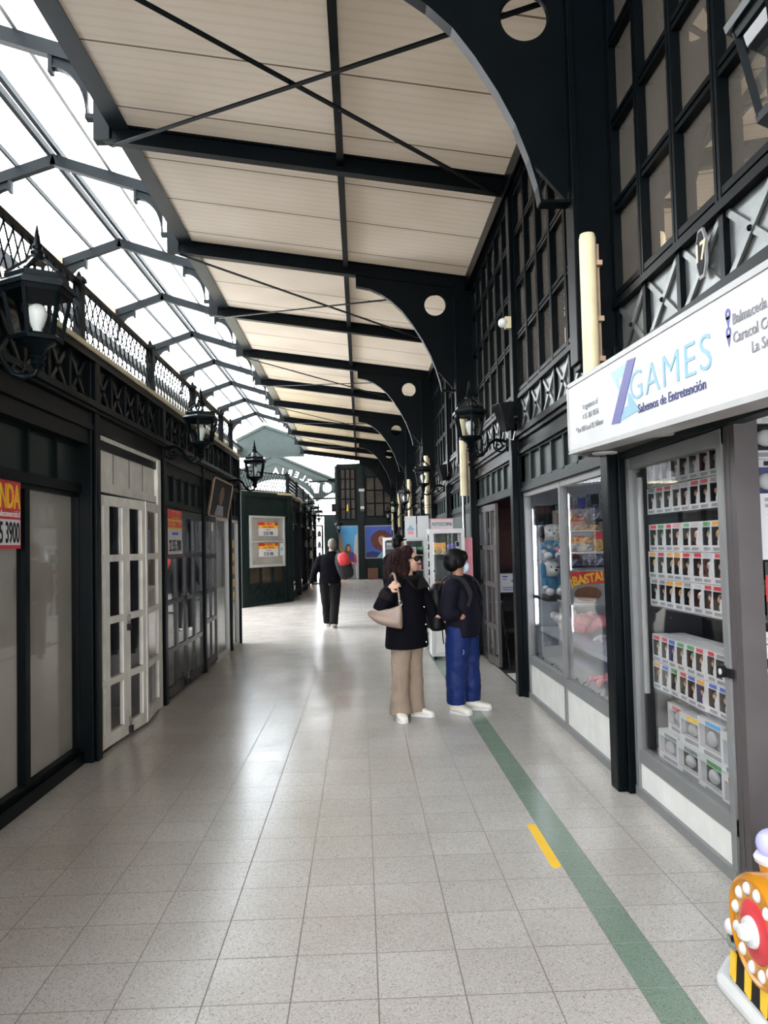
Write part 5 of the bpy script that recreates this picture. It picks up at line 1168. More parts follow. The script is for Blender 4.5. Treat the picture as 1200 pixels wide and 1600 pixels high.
# ---------------------------------------------------------------- end wall with posters
YE = 35.5
ew = MB(); ew.box(0.10, 1.75, YE + 0.05, YE + 0.3, 0, 5.4); ew.box(-1.05, 0.10, YE + 0.1, YE + 0.35, 0, 5.3)
setting(ew.build('wall_end', 'iron_green'), 'dark green end wall of the walkway', 'wall')
def ewin(num, x0, x1, z0, z1, nx, nz, y, lb, mat='dark_glass'):
    w = thing(f'window_{num}', lb, 'window', ((x0 + x1) / 2, y, z0), kind='structure'); m = MB()
    for i in range(nx + 1): x = x0 + (x1 - x0) * i / nx; m.box(x - 0.035, x + 0.035, y - 0.05, y + 0.02, z0, z1)
    for i in range(nz + 1): z = z0 + (z1 - z0) * i / nz; m.box(x0, x1, y - 0.04, y + 0.02, z - 0.03, z + 0.03)
    m.build('frame', 'iron', w); MB().box(x0, x1, y - 0.0, y + 0.01, z0, z1).build('panes', mat, w); return w
ewin(60, -0.88, -0.20, 2.75, 5.05, 3, 5, YE + 0.08, 'tall upper window of the end wall above the street poster', 'dull_glass'); ewin(61, 0.28, 1.50, 2.85, 4.65, 3, 3, YE + 0.03, 'upper window of the end wall above the portrait poster', 'dull_glass')
m = MB(); m.box(-1.12, -1.0, YE - 0.1, YE + 0.1, 0, 5.2); m.box(-0.10, 0.17, YE - 0.1, YE + 0.1, 0, 5.3); tag(m.build('corner_post', 'iron_green', loc=(0, YE, 0)), 'dark corner post between the two end wall posters', 'post')
po = thing('street_poster', 'tall poster of a woman in a red and blue top under blue sky', 'poster', (-0.55, YE, 0.05)); f_ = (Vector((-0.96, YE + 0.04, 0.03)), Vector((1, 0, 0)), Vector((0, 0, 1)))
def pp(nm, mat, poly, d): return MB().prism(poly, f_, d, d + 0.002).build(nm, mat, po)
MB().frect(f_, -0.03, 0.85, -0.02, 2.43, -0.02, 0.0).build('frame', 'grey_light', po); MB().frect(f_, 0, 0.82, 0, 2.40, 0.0, 0.002).build('sheet', 'sky_print', po)
pp('printed_wall', 'tan', [(0, 0.0), (0.30, 0.0), (0.24, 1.2), (0.12, 1.8), (0, 2.1)], 0.003); pp('printed_house', 'paper', [(0.62, 0), (0.82, 0), (0.82, 2.1), (0.70, 1.9), (0.64, 1.3)], 0.003); pp('printed_haze', 'teal_light', [(0.25, 0), (0.66, 0), (0.66, 1.2), (0.25, 1.2)], 0.0025)
pp('printed_skirt', 'gray_print', [(0.3, 0), (0.72, 0), (0.7, 0.65), (0.36, 0.65)], 0.006); pp('printed_top', 'violet', [(0.34, 0.6), (0.72, 0.6), (0.74, 1.0), (0.62, 1.22), (0.40, 1.22), (0.32, 1.0)], 0.007); pp('printed_sleeve', 'red', [(0.66, 0.7), (0.78, 0.75), (0.74, 1.08), (0.62, 1.2), (0.66, 0.95)], 0.009); pp('printed_arm', 'print_skin', [(0.30, 0.78), (0.74, 0.58), (0.77, 0.68), (0.34, 0.88)], 0.009)
pp('printed_hair', 'brown', [(0.18, 1.0), (0.26, 1.45), (0.34, 1.60), (0.46, 1.58), (0.52, 1.4), (0.50, 1.15), (0.36, 1.05)], 0.0085); pp('printed_face', 'print_skin', ell(0.405, 1.38, 0.075, 0.12), 0.011); pp('printed_bag', 'red', [(0.08, 0.0), (0.32, 0.0), (0.34, 0.3), (0.2, 0.42), (0.1, 0.3)], 0.01)
po = thing('portrait_poster', 'framed poster of a curly red haired face on deep blue', 'poster', (0.85, YE, 0.95)); f_ = (Vector((0.23, YE + 0.03, 0.98)), Vector((1, 0, 0)), Vector((0, 0, 1)))
MB().frect(f_, -0.04, 1.30, -0.04, 1.46, -0.02, 0.0).build('frame', 'grey_light', po); MB().frect(f_, 0, 1.26, 0, 1.42, 0.0, 0.002).build('sheet', 'blue', po)
pp('printed_city', 'navy', [(0, 0), (1.26, 0), (1.26, 0.2), (1.0, 0.35), (0.6, 0.22), (0.3, 0.3), (0, 0.2)], 0.003); q = random.Random(4)
pp('printed_hair', 'print_hair', [(0.72 + (0.46 + 0.04 * q.random()) * math.cos(2 * PI * i / 40), 0.78 + (0.44 + 0.05 * q.random()) * math.sin(2 * PI * i / 40)) for i in range(40)], 0.005)
pp('printed_jacket', 'teal', [(0.5, 0), (1.26, 0), (1.26, 0.25), (1.0, 0.36), (0.75, 0.3)], 0.006); pp('printed_neck', 'skin_dark', [(0.72, 0.22), (1.0, 0.28), (0.98, 0.6), (0.74, 0.6)], 0.007); pp('printed_face', 'print_skin', [(0.80 + 0.2 * math.cos(a) - 0.08 * math.sin(a), 0.72 + 0.26 * math.sin(a)) for a in [2 * PI * i / 24 for i in range(24)]], 0.009); pp('printed_lips', 'maroon', ell(0.86, 0.60, 0.06, 0.025, 12), 0.012); pp('printed_eyes', 'maroon', ell(0.80, 0.78, 0.12, 0.02, 12), 0.012)
m = MB(); m.box(0.3, 0.75, YE - 0.5, YE - 0.1, 0, 0.5); tag(m.build('planter_box', 'brown', loc=(0.5, YE - 0.3, 0)), 'brown box on the floor under the portrait poster', 'box')
eb = thing('electric_box', 'grey meter box with white labels on the end wall post', 'box', (0.05, YE - 0.1, 3.2)); MB().box(0.02, 0.20, YE - 0.16, YE - 0.1, 3.1, 4.1).build('case', 'brown_grey', eb); MB().box(-0.04, 0.22, YE - 0.17, YE - 0.16, 4.0, 4.12).build('label', 'paper', eb); MB().box(0.03, 0.2, YE - 0.17, YE - 0.16, 3.2, 3.32).build('label', 'paper', eb)
ys = thing('yellow_mark', 'small yellow sign in the tall upper end window', 'sign', (-0.55, YE, 3.1)); MB().prism([(0, 0), (0.1, 0.04), (0.08, 0.36), (0.03, 0.3)], ((-0.62, YE + 0.01, 3.1), (1, 0, 0), (0, 0, 1)), 0, 0.01).build('board', 'yellow', ys)
copy_tree(LAN, (-0.98, YE - 0.12, 2.2), -PI / 2, 'dark lantern on the corner of the end wall beside the bright exit')
sp = thing('loudspeaker', 'small black loudspeaker on the corner above the street poster', 'loudspeaker', (-1.1, YE - 0.3, 3.1)); MB().box(-1.28, -0.95, YE - 0.35, YE - 0.12, 3.1, 3.45).build('cabinet', 'black', sp)
# ---------------------------------------------------------------- street front with the arched name, seen from behind
YG = 39.0; gf = (Vector((0, YG, 0)), Vector((1, 0, 0)), Vector((0, 0, 1)))
af = thing('street_gable', 'green street gable with an arched opening, seen from inside', 'gable', (-4.2, YG, 4)); m = MB()
AC = (-4.2, 2.6)
def arc(r_, a): return (AC[0] + r_ * math.cos(a), AC[1] + r_ * math.sin(a))
N_ = 20
for i in range(N_):
    a, b = math.radians(30 + 120 * i / N_), math.radians(30 + 120 * (i + 1) / N_)
    m.prism([arc(2.35, a), arc(3.25, a), arc(3.25, b), arc(2.35, b)], gf, -0.06, 0.06)
m.prism([(-4.2, 5.75), (-1.6, 4.72), (-0.9, 4.72), (-0.9, 4.95), (-1.5, 4.98), (-4.2, 6.2), (-6.9, 4.98), (-6.8, 4.72)], gf, -0.08, 0.08)
m.box(-1.55, -0.2, YG - 0.08, YG + 0.08, 4.2, 4.9)
m.build('gable', 'green_dull', af); m = MB(); m.bar((-4.2, YG - 0.1, 6.2), (-1.4, YG - 0.1, 4.95), 0.1, 0.1); m.bar((-4.2, YG - 0.1, 6.2), (-7.0, YG - 0.1, 4.95), 0.1, 0.1); m.build('edge', 'green_dull', af)
m = MB()
m.prism([(-1.62 + 0.24 * math.cos(2 * PI * i / 24), 4.45 + 0.24 * math.sin(2 * PI * i / 24)) for i in range(24)], gf, 0.08, 0.1); m.prism([(-2.6, 4.95), (-1.98, 4.68), (-2.05, 4.2), (-2.25, 4.2)], gf, 0.08, 0.1); m.build('painted_opening', 'paper', af)  # pale plates painted to stand for bright holes through the gable
for i, chs in enumerate('GALERIA'):
    a = math.radians(45 + 7.4 * i); p = arc(2.62, a); up = Vector((math.cos(a), 0, math.sin(a))); u = Vector((-math.sin(a), 0, math.cos(a)))
    text(chs, 0.42, (p[0], YG - 0.095, p[1]), u, up, 'paper', af, align='CENTER', off=0.01, ext=0.01)
gt_ = thing('street_gate', 'tall barred screen across the bright street exit', 'gate', (-1.7, YG - 1, 0)); m = MB()
for i in range(14): x = -2.4 + 0.115 * i; m.box(x - 0.012, x + 0.012, YG - 0.6, YG - 0.57, 3.05, 4.75)
for z in (3.05, 3.9, 4.75): m.box(-2.5, -0.9, YG - 0.61, YG - 0.56, z - 0.04, z + 0.04)
m.build('bars', 'iron', gt_)
m = MB(); m.box(-1.75, -1.12, YG - 1.4, YG - 1.3, 0, 3.0); m.build('door_leaf', 'iron_green', gt_)
# houses across the street
ho = thing('street_house', 'pale house across the street beyond the exit', 'house', (-3, 60, 0)); MB().box(-14, 6, 60, 66, 0, 5.5).build('wall', 'white', ho); m = MB(); m.prism([(-15, 5.5), (7, 5.5), (5, 7.2), (-13, 7.2)], ((0, 59.6, 0), (1, 0, 0), (0, 0, 1)), -7, 0); m.build('roof', 'gray_print', ho)
m = MB()
for x in (-9, -5, -1): m.box(x, x + 1.4, 59.95, 60, 1.2, 3.2)
m.build('window', 'dull_glass', ho)
rd = MB(); rd.box(-40, 40, 44, 70, -0.16, -0.02); setting(rd.build('ground', 'mid_print'), 'pale street outside the exit', 'street')
# ================================================================== COIN RIDE (lower right corner)
ride = thing('coin_ride', 'bright coin operated train ride with amber bulb wheel and striped black base', 'kiddie ride', (1.5, 2.2, 0))
rf = ((1.21, 0, 0), (0, -1, 0), (0, 0, 1))           # side towards the walkway; u = -y
m = MB(); m.prism([(1.20, 2.05), (1.185, 2.70), (1.28, 2.82), (1.75, 2.82), (1.80, 2.7), (1.80, 1.5), (1.21, 1.5)], ((0, 0, 0), (1, 0, 0), (0, 1, 0)), 0.0, 0.055)
m.build('skirt', 'white', ride, bevel=0.02)
m = MB()
def rg(sc, z): return [(1.215 + (1 - sc) * 0.3, 1.55, z), (1.215 + (1 - sc) * 0.3, 2.66, z), (1.33, 2.78 - (1 - sc), z), (1.72, 2.78 - (1 - sc), z), (1.77, 2.6, z), (1.77, 1.55, z)]
m.ring_loft([rg(1.0, 0.055), rg(0.95, 0.24), rg(0.94, 0.26)]); m.build('base', 'black', ride, bevel=0.01)
m = MB()
for i in range(9):
    y = 2.63 - i * 0.10; h = 0.09 if i == 0 else (0.12 if i == 1 else 0.15)
    m.obox((1.2185, y, 0.07 + h / 2), (0.004, 0, 0), (0, 0.017, 0.004), (0.0035, 0, h / 2))
m.build('yellow_stripe', 'yellow', ride)
m = MB(); m.box(1.26, 1.74, 1.6, 2.58, 0.24, 0.36); m.tube([(1.50, 1.7, 0.36), (1.50, 2.60, 0.36)], 0.19, 24); m.build('body', 'red', ride, bevel=0.02)
def disc(x0, x1, r, yc, zc, n=40, name='x', mat='amber', prof=None):
    m = MB(); m.lathe(prof or [(0, 0), (r, 0), (r, x1 - x0), (0, x1 - x0)], (0, 0, 0), n)
    m.v = [(x1 - q[2], yc + q[0], zc + q[1]) for q in m.v]; return m.build(name, mat, ride, smooth='auto')
YC, ZC = 2.40, 0.335
disc(1.165, 1.255, 0.165, YC, ZC, 48, 'wheel', 'amber', [(0.0, 0.0), (0.155, 0.0), (0.167, 0.012), (0.167, 0.06), (0.158, 0.078), (0.150, 0.08), (0.143, 0.072), (0.0, 0.072)])
m = MB(); m.sphere((1.182, YC, ZC), 0.010, 0.092, 0.092, 30, 12); m.build('red_centre', 'red', ride, smooth=True)
disc(1.12, 1.178, 0.05, YC + 0.0, ZC, 28, 'hub', 'white', [(0.0, 0.0), (0.044, 0.0), (0.047, 0.008), (0.042, 0.02), (0.026, 0.024), (0.024, 0.038), (0.016, 0.046), (0.0, 0.048)])
for i in range(12):
    a = 2 * PI * (i + 0.4) / 12; m = MB(); m.sphere((1.182, YC + 0.120 * math.cos(a), ZC + 0.121 * math.sin(a)), 0.014, 0.0165, 0.020, 12, 8); m.build('bulb', 'white', ride, smooth=True)
m = MB(); m.sphere((1.185, 2.57, 0.27), 0.018, 0.022, 0.026); m.build('side_lamp', 'white', ride, smooth=True)
m = MB(); m.lathe([(0.018, 0), (0.03, 0.01), (0.034, 0.03), (0.02, 0.032)], (0, 0, 0), 16); m.v = [(1.185 + q[2], 2.585 + q[0], 0.215 + q[1]) for q in m.v]; m.build('lamp_rim', 'chrome', ride, smooth='auto')
m = MB(); m.box(1.20, 1.25, 2.55, 2.60, 0.24, 0.325); m.build('lamp_bracket', 'black', ride)
m = MB(); m.lathe([(0.02, 0.38), (0.045, 0.50), (0.0, 0.505)], (1.30, 2.5, 0), 20); m.build('cone', 'orange', ride, smooth='auto')
m = MB(); m.lathe([(0.042, 0.495), (0.054, 0.502), (0.058, 0.515), (0.05, 0.528), (0.0, 0.53)], (1.30, 2.5, 0), 24); m.build('cone_rim', 'white', ride, smooth='auto')
m = MB(); m.sphere((1.30, 2.5, 0.558), 0.05, 0.05, 0.048, 20, 14); m.build('scoop', 'lilac', ride, smooth=True)
m = MB(); m.tube([(1.30, 2.5, 0.3), (1.30, 2.5, 0.40)], 0.03, 10); m.build('cone_stem', 'red', ride)
# yellow tape on the floor beside the green strip
m = MB(); hw_ = 0.024; poly = []
for (cy, s_) in ((4.27, 1), (3.745, -1)):
    for i in range(9):
        a = PI * i / 8; poly.append((0.897 + hw_ * math.cos(a) * s_, cy + s_ * hw_ * math.sin(a)))
m.prism(poly, ((0, 0, 0), (1, 0, 0), (0, 1, 0)), 0.0, 0.0025); tag(m.build('floor_tape', 'yellow', loc=(0.897, 4.0, 0)), 'worn yellow tape strip on the tiles beside the green strip', 'tape')

# ================================================================== PEOPLE
def crom(pts, k=5):
    """Catmull-Rom through (point, radius) pairs"""
    P = [(Vector(p), r) for p, r in pts]; out = []
    for i in range(len(P) - 1):
        p0, p1, p2, p3 = P[max(i - 1, 0)], P[i], P[i + 1], P[min(i + 2, len(P) - 1)]
        for j in range(k):
            t = j / k; t2, t3 = t * t, t * t * t
            f = lambda a, b, c, d: 0.5 * ((2 * b) + (-a + c) * t + (2 * a - 5 * b + 4 * c - d) * t2 + (-a + 3 * b - 3 * c + d) * t3)
            out.append((f(p0[0], p1[0], p2[0], p3[0]), f(p0[1], p1[1], p2[1], p3[1])))
    out.append(P[-1]); return out
def limb(m, pts, k=5, n=12, ends=True):
    c = crom(pts, k); m.tube([p for p, r in c], [r for p, r in c], n)
    if ends:
        for p, r in (c[0], c[-1]): m.sphere(p, r * 0.98, n=10, m=8)
def torso(m, rows, ang):
    """rows: (centre, half width sideways, half depth); ang = direction faced"""
    fwd = Vector((math.cos(ang), math.sin(ang), 0)); rgt = Vector((math.sin(ang), -math.cos(ang), 0)); rings = []
    for c, a, b in rows:
        c = Vector(c); rings.append([c + rgt * a * math.copysign(abs(math.cos(t)) ** 0.85, math.cos(t)) + fwd * b * math.copysign(abs(math.sin(t)) ** 0.85, math.sin(t)) for t in [2 * PI * i / 20 for i in range(20)]])
    m.ring_loft(rings)
def hand(m, wrist, palm_c, tips_dir, normal, curl, s=1.0, side=1):
    """palm plus four unequal bent fingers and a thumb that leaves the side of the palm"""
    w, d, nn = Vector(wrist), Vector(tips_dir).normalized(), Vector(normal).normalized(); sd = d.cross(nn).normalized() * side
    nn = (nn - d * nn.dot(d)).normalized(); c = w + d * 0.045 * s
    m.sphere(c, 0.042 * s, 0.036 * s, 0.016 * s, 12, 8, axes=(d, sd, nn)); m.tube([w - d * 0.02 * s, w + d * 0.02 * s], [0.024 * s, 0.026 * s], 10)
    for i, (o, ln) in enumerate(((0.031, 0.066), (0.0105, 0.075), (-0.0105, 0.070), (-0.031, 0.054))):
        p = c + sd * o * s + d * 0.028 * s; pts = [(p, 0.0092 * s)]; dd = d.copy(); ax = sd
        for j, f in enumerate((0.42, 0.33, 0.25)):
            a = curl * (0.55 if j == 0 else 1.0); dd = (dd * math.cos(a) + nn_rot(dd, sd, nn) * math.sin(a)).normalized()
            p = p + dd * ln * f * s; pts.append((p, (0.0088 - 0.0008 * j) * s))
        limb(m, pts, 3, 8)
    p = w + d * 0.02 * s + sd * 0.024 * s; t1 = p + (sd * 0.8 + d * 0.7 + nn * 0.2).normalized() * 0.034 * s; t2 = t1 + (d * 0.9 + sd * 0.15 + nn * 0.45).normalized() * 0.03 * s
    limb(m, [(p, 0.013 * s), (t1, 0.0105 * s), (t2, 0.0085 * s)], 3, 8)
def nn_rot(d, sd, nn):
    x = sd.cross(d)
    return x if x.dot(nn) > 0 or abs(x.dot(nn)) < 0.3 and x.dot(nn) >= -0.3 else -x
def head(m, c, ang, s=1.0, tilt=0.0):
    """skull, jaw, nose, lips, brow, ears; c = middle of the head, s = 1 for a 22 cm head"""
    c = Vector(c); f = Vector((math.cos(ang) * math.cos(tilt), math.sin(ang) * math.cos(tilt), math.sin(tilt))); r = Vector((math.sin(ang), -math.cos(ang), 0)); u = r.cross(f); A = (r, f, u)
    at = lambda x, y, z: c + (r * x + f * y + u * z) * s
    S = lambda x, y, z, a, b, d, n=16: m.sphere(at(x, y, z), a * s, b * s, d * s, n, 12, axes=A)
    S(0, -0.012, 0.028, 0.073, 0.093, 0.082); S(0, 0.028, -0.03, 0.058, 0.062, 0.076); S(0, 0.052, -0.082, 0.03, 0.028, 0.024); S(0, 0.062, 0.032, 0.05, 0.026, 0.03)
    S(0, 0.092, -0.018, 0.012, 0.02, 0.016); limb(m, [(at(0, 0.084, 0.022), 0.009 * s), (at(0, 0.098, -0.008), 0.011 * s), (at(0, 0.104, -0.02), 0.0125 * s)], 3, 8)
    S(0, 0.084, -0.052, 0.024, 0.012, 0.006); S(0, 0.082, -0.062, 0.021, 0.012, 0.007)
    for q in (-1, 1): S(q * 0.073, -0.005, -0.005, 0.009, 0.02, 0.032, 10); S(q * 0.035, 0.06, -0.02, 0.022, 0.022, 0.022, 10)
    return at, A
def eyes(par, at, A, s):
    for q in (-1, 1):
        m = MB(); m.sphere(at(q * 0.031, 0.079, 0.012), 0.0125 * s, 0.009 * s, 0.0085 * s, 10, 8, axes=A); m.build('eye', 'white', par, smooth=True)
        m = MB(); m.sphere(at(q * 0.031, 0.0865, 0.012), 0.006 * s, 0.003 * s, 0.006 * s, 8, 6, axes=A); m.build('iris', 'black', par, smooth=True)
        m = MB(); m.tube([at(q * 0.016, 0.089, 0.030), at(q * 0.032, 0.086, 0.034), at(q * 0.05, 0.072, 0.030)], 0.0035 * s, 6); m.build('eyebrow', 'black', par)
    m = MB(); m.sphere(at(0, 0.0915, -0.057), 0.020 * s, 0.005 * s, 0.007 * s, 10, 6, axes=A); m.build('lips', 'red_skin', par, smooth=True)
M['red_skin'] = pm('lips', (0.42, 0.16, 0.13), 0.5)
M['coat'] = pm('black wool', (0.004, 0.004, 0.0065), 0.9, bump=0.3, bscale=120, spec=0.08)
M['navy_jacket'] = pm('dark navy jacket', (0.0065, 0.006, 0.012), 0.8, bump=0.2, bscale=60, spec=0.12)
M['khaki'] = pm('khaki cloth', (0.26, 0.195, 0.145), 0.85, bump=0.2, bscale=60, vscale=4)
M['track'] = pm('blue track cloth', (0.006, 0.018, 0.10), 0.55, bump=0.2, bscale=40, spec=0.2)
M['dark_trouser'] = pm('charcoal trousers', (0.012, 0.011, 0.0115), 0.9, bump=0.2, bscale=60, spec=0.1)
M['shoe'] = pm('off white shoe', (0.68, 0.64, 0.57), 0.55, var=0.06)
M['hair_red'] = pm('dark reddish hair', (0.022, 0.0065, 0.0065), 0.5, vscale=40, var=0.6, spec=0.2)
M['hair_black'] = pm('black hair', (0.0045, 0.004, 0.004), 0.5, vscale=30, var=0.4, spec=0.15)
M['hair_grey'] = pm('grey hair', (0.16, 0.15, 0.13), 0.7, vscale=40, var=0.4)
M['leather'] = pm('taupe leather', (0.235, 0.165, 0.13), 0.45, vscale=5, var=0.12, bump=0.15, bscale=18)
M['mask'] = pm('pale blue mask', (0.50, 0.62, 0.70), 0.7, var=0.04)
M['fleece'] = pm('black fleece trim', (0.014, 0.012, 0.012), 0.95, bump=0.8, bscale=160, spec=0.1)
M['red_cloth'] = pm('red nylon', (0.5, 0.02, 0.025), 0.5, bump=0.2, bscale=30)
def shoe(par, heel, toe, s=1.0, mat='shoe', lift=0.0):
    h, t = Vector((heel[0], heel[1], lift)), Vector((toe[0], toe[1], 0.0)); d = (t - h); L = d.length; d.normalize(); n = Vector((-d.y, d.x, 0)).normalized(); rings = []
    for (k, w, z) in ((0.0, 0.025, 0.05), (0.05, 0.036, 0.075), (0.2, 0.040, 0.085), (0.38, 0.040, 0.085), (0.55, 0.044, 0.066), (0.75, 0.047, 0.052), (0.9, 0.040, 0.044), (0.98, 0.024, 0.034), (1.0, 0.010, 0.025)):
        p = h + d * L * k; rings.append([p + n * w * s * math.copysign(abs(math.cos(a)) ** 0.7, math.cos(a)) + Vector((0, 0, 0.012 + z * s * 0.5 + z * s * 0.5 * math.copysign(abs(math.sin(a)) ** 0.7, math.sin(a)))) for a in [2 * PI * i / 16 for i in range(16)]])
    o = MB().ring_loft(rings).build('shoe', mat, par, smooth=True); rings = []
    for (k, w) in ((-0.01, 0.02), (0.03, 0.036), (0.2, 0.041), (0.4, 0.040), (0.6, 0.046), (0.78, 0.049), (0.92, 0.041), (1.0, 0.022), (1.015, 0.006)):
        p = h + d * L * k; rings.append([p + n * w * s + Vector((0, 0, 0.001)), p - n * w * s + Vector((0, 0, 0.001)), p - n * w * s + Vector((0, 0, 0.022)), p + n * w * s + Vector((0, 0, 0.022))])
    MB().ring_loft(rings).build('sole', 'white' if mat == 'shoe' else 'black', o)
    return o
def figure(J, ang, hang, hs, skin, hands, tilt=0.0):
    """J: joint name -> (x,y,z) in scene metres. One continuous surface from head to feet."""
    m = MB(); g = lambda k: Vector(J[k]); nb = g('neck'); pv = g('pelvis'); ch = g('chest')
    torso(m, [(pv - Vector((0, 0, 0.10)), 0.10, 0.08), (pv, 0.135, 0.095), (pv.lerp(ch, 0.45), 0.115, 0.085), (ch, 0.145, 0.10), (ch.lerp(nb, 0.7), 0.13, 0.08), (nb, 0.06, 0.055)], ang)
    at, A = head(m, g('head'), hang, hs, tilt)
    limb(m, [(nb - Vector((0, 0, 0.03)), 0.058), (nb.lerp(g('head'), 0.4), 0.048), (at(0, -0.015, -0.03), 0.05)])
    for s_ in ('r', 'l'):
        sh, el, wr_ = g('sh_' + s_), g('el_' + s_), g('wr_' + s_)
        limb(m, [(ch.lerp(sh, 0.6) + Vector((0, 0, 0.03)), 0.055), (sh, 0.052), (sh.lerp(el, 0.5), 0.043), (el, 0.036), (el.lerp(wr_, 0.4), 0.035), (wr_, 0.024)])
        hp, kn_, an = g('hip_' + s_), g('kn_' + s_), g('an_' + s_); toe = g('toe_' + s_)
        limb(m, [(hp + Vector((0, 0, 0.03)), 0.078), (hp.lerp(kn_, 0.35), 0.072), (kn_, 0.052), (kn_.lerp(an, 0.35), 0.05), (an, 0.033)])
        limb(m, [(an - Vector((0, 0, 0.02)), 0.03), (an.lerp(toe, 0.6) - Vector((0, 0, 0.03)), 0.026), (toe, 0.018)])
        hd = hands[s_]; hand(m, wr_, None, hd[0], hd[1], hd[2], hs * 0.98, hd[3])
    return m, at, A

# ---- woman with curly hair and shoulder bag
ox, oy = 0.395, 7.0
W_ = lambda x, y, z: (ox + x, oy + y, z)
wo = thing('person', 'person with curly dark red hair, sunglasses, black coat and taupe shoulder bag', 'person', (ox, oy, 0), rz=0)
wa = math.radians(-38); fwd = Vector((math.cos(wa), math.sin(wa), 0)); rgt = Vector((math.sin(wa), -math.cos(wa), 0))
J = dict(pelvis=W_(0, 0, 0.80), chest=W_(0.0, 0, 1.08), neck=W_(0.01, 0, 1.245), head=W_(0.03, 0.0, 1.405),
         sh_r=W_(-0.10, -0.125, 1.19), el_r=W_(-0.235, -0.20, 0.99), wr_r=W_(-0.165, -0.235, 1.15), sh_l=W_(0.10, 0.125, 1.19), el_l=W_(0.205, 0.13, 0.99), wr_l=W_(0.255, 0.10, 0.895),
         hip_r=W_(-0.05, -0.07, 0.77), kn_r=W_(-0.065, -0.06, 0.43), an_r=W_(-0.075, -0.055, 0.08), toe_r=W_(-0.03, -0.19, 0.03), hip_l=W_(0.05, 0.07, 0.77), kn_l=W_(0.06, 0.06, 0.43), an_l=W_(0.06, 0.065, 0.08), toe_l=W_(0.19, 0.01, 0.03))
m, at, A = figure(J, wa, math.radians(-6), 0.99, 'skin', dict(r=((0.75, -0.15, 0.62), (0.3, 0.75, -0.2), 0.75, -1), l=((0.9, 0.1, -0.25), (-0.2, 0, -1), 0.5, 1)))
remesh_obj(m, 'body', 'skin', wo, 0.0055, 2)
eyes(wo, at, A, 0.99)
m = MB(); torso(m, [(W_(0.0, 0, 0.625), 0.215, 0.165), (W_(0, 0, 0.645), 0.222, 0.17), (W_(0, 0, 0.80), 0.205, 0.16), (W_(0, 0, 0.95), 0.182, 0.148), (W_(0, 0, 1.06), 0.178, 0.146), (W_(0, 0, 1.15), 0.17, 0.125), (W_(0.01, 0, 1.215), 0.135, 0.1), (W_(0.01, 0, 1.255), 0.078, 0.075)], wa)
def sleeve(m, s, J, r0=0.078, r1=0.062, r2=0.05):
    g = lambda k: Vector(J[k]); sh, el, wr_ = g('sh_' + s), g('el_' + s), g('wr_' + s)
    limb(m, [(g('chest').lerp(sh, 0.7) + Vector((0, 0, 0.02)), r0), (sh, r0 * 0.97), (sh.lerp(el, 0.55), (r0 + r1) / 2), (el, r1 * 1.02), (el.lerp(wr_, 0.5), r1 * 0.92), (wr_ - (wr_ - el).normalized() * 0.02, r2)])
sleeve(m, 'r', J, 0.082, 0.07, 0.052); sleeve(m, 'l', J, 0.082, 0.068, 0.05)
remesh_obj(m, 'coat', 'coat', wo, 0.011, 4)
m = MB(); el, wr_ = Vector(J['el_r']), Vector(J['wr_r']); d = (wr_ - el).normalized(); m.tube([wr_ - d * 0.075, wr_ - d * 0.045, wr_ - d * 0.005], [0.066, 0.067, 0.058], 14)
remesh_obj(m, 'sleeve_cuff', 'fleece', wo, 0.008, 2)
m = MB()
for q in (-1, 1):
    m.obox(Vector(W_(0.01, 0, 1.20)) + fwd * 0.105 + rgt * 0.07 * q, (fwd * 0.02 + rgt * 0.06 * q + Vector((0, 0, 0.01))), (Vector((0, 0, 0.05)) - fwd * 0.04), Vector(fwd * 0.008 + Vector((0, 0, 0.006))))
limb(m, [(Vector(W_(0.01, 0, 1.245)) + (fwd * math.cos(a) + rgt * math.sin(a)) * 0.085, 0.026) for a in [2 * PI * i / 12 for i in range(13)]], 2, 8)
remesh_obj(m, 'collar', 'fleece', wo, 0.009, 2)
for z in (0.675, 0.83, 0.985): 
    m = MB(); p = Vector(W_(0, 0, z)) + fwd * (0.163 if z < 0.9 else 0.15) + rgt * -0.065; m.sphere(p, 0.012, 0.012, 0.012, 10, 8); m.build('button', 'chrome', wo, smooth=True)
def trouser(m, s, J, top, radii, out=1.0):
    g = lambda k: Vector(J[k]); hp, kn_, an = g('hip_' + s), g('kn_' + s), g('an_' + s); bot = Vector((an.x, an.y, radii[4]))
    c = crom([(Vector((hp.x, hp.y, top)), radii[0]), (hp.lerp(kn_, 0.4), radii[1]), (kn_, radii[2]), (kn_.lerp(an, 0.6), radii[3]), (bot, radii[5])], 5); m.tube([p for p, r in c], [r for p, r in c], 16)
m = MB(); R_ = (0.105, 0.098, 0.082, 0.085, 0.045, 0.098); trouser(m, 'r', J, 0.80, R_); trouser(m, 'l', J, 0.80, R_)
remesh_obj(m, 'trousers', 'khaki', wo, 0.010, 2, (0.022, 0.08))
shoe(wo, (ox - 0.095, oy - 0.01), (ox - 0.05, oy - 0.235)); shoe(wo, (ox + 0.03, oy + 0.075), (ox + 0.235, oy + 0.0))
# sunglasses
m = MB()
for q in (-1, 1):
    m.sphere(at(q * 0.038, 0.078, 0.012), 0.036, 0.026, 0.027, 16, 12, axes=A); m.tube([at(q * 0.06, 0.085, 0.02), at(q * 0.076, 0.03, 0.018), at(q * 0.074, -0.01, 0.008)], 0.0045, 6)
m.tube([at(-0.01, 0.098, 0.018), at(0.01, 0.098, 0.018)], 0.004, 6); m.build('sunglasses', 'black', wo, smooth=True)
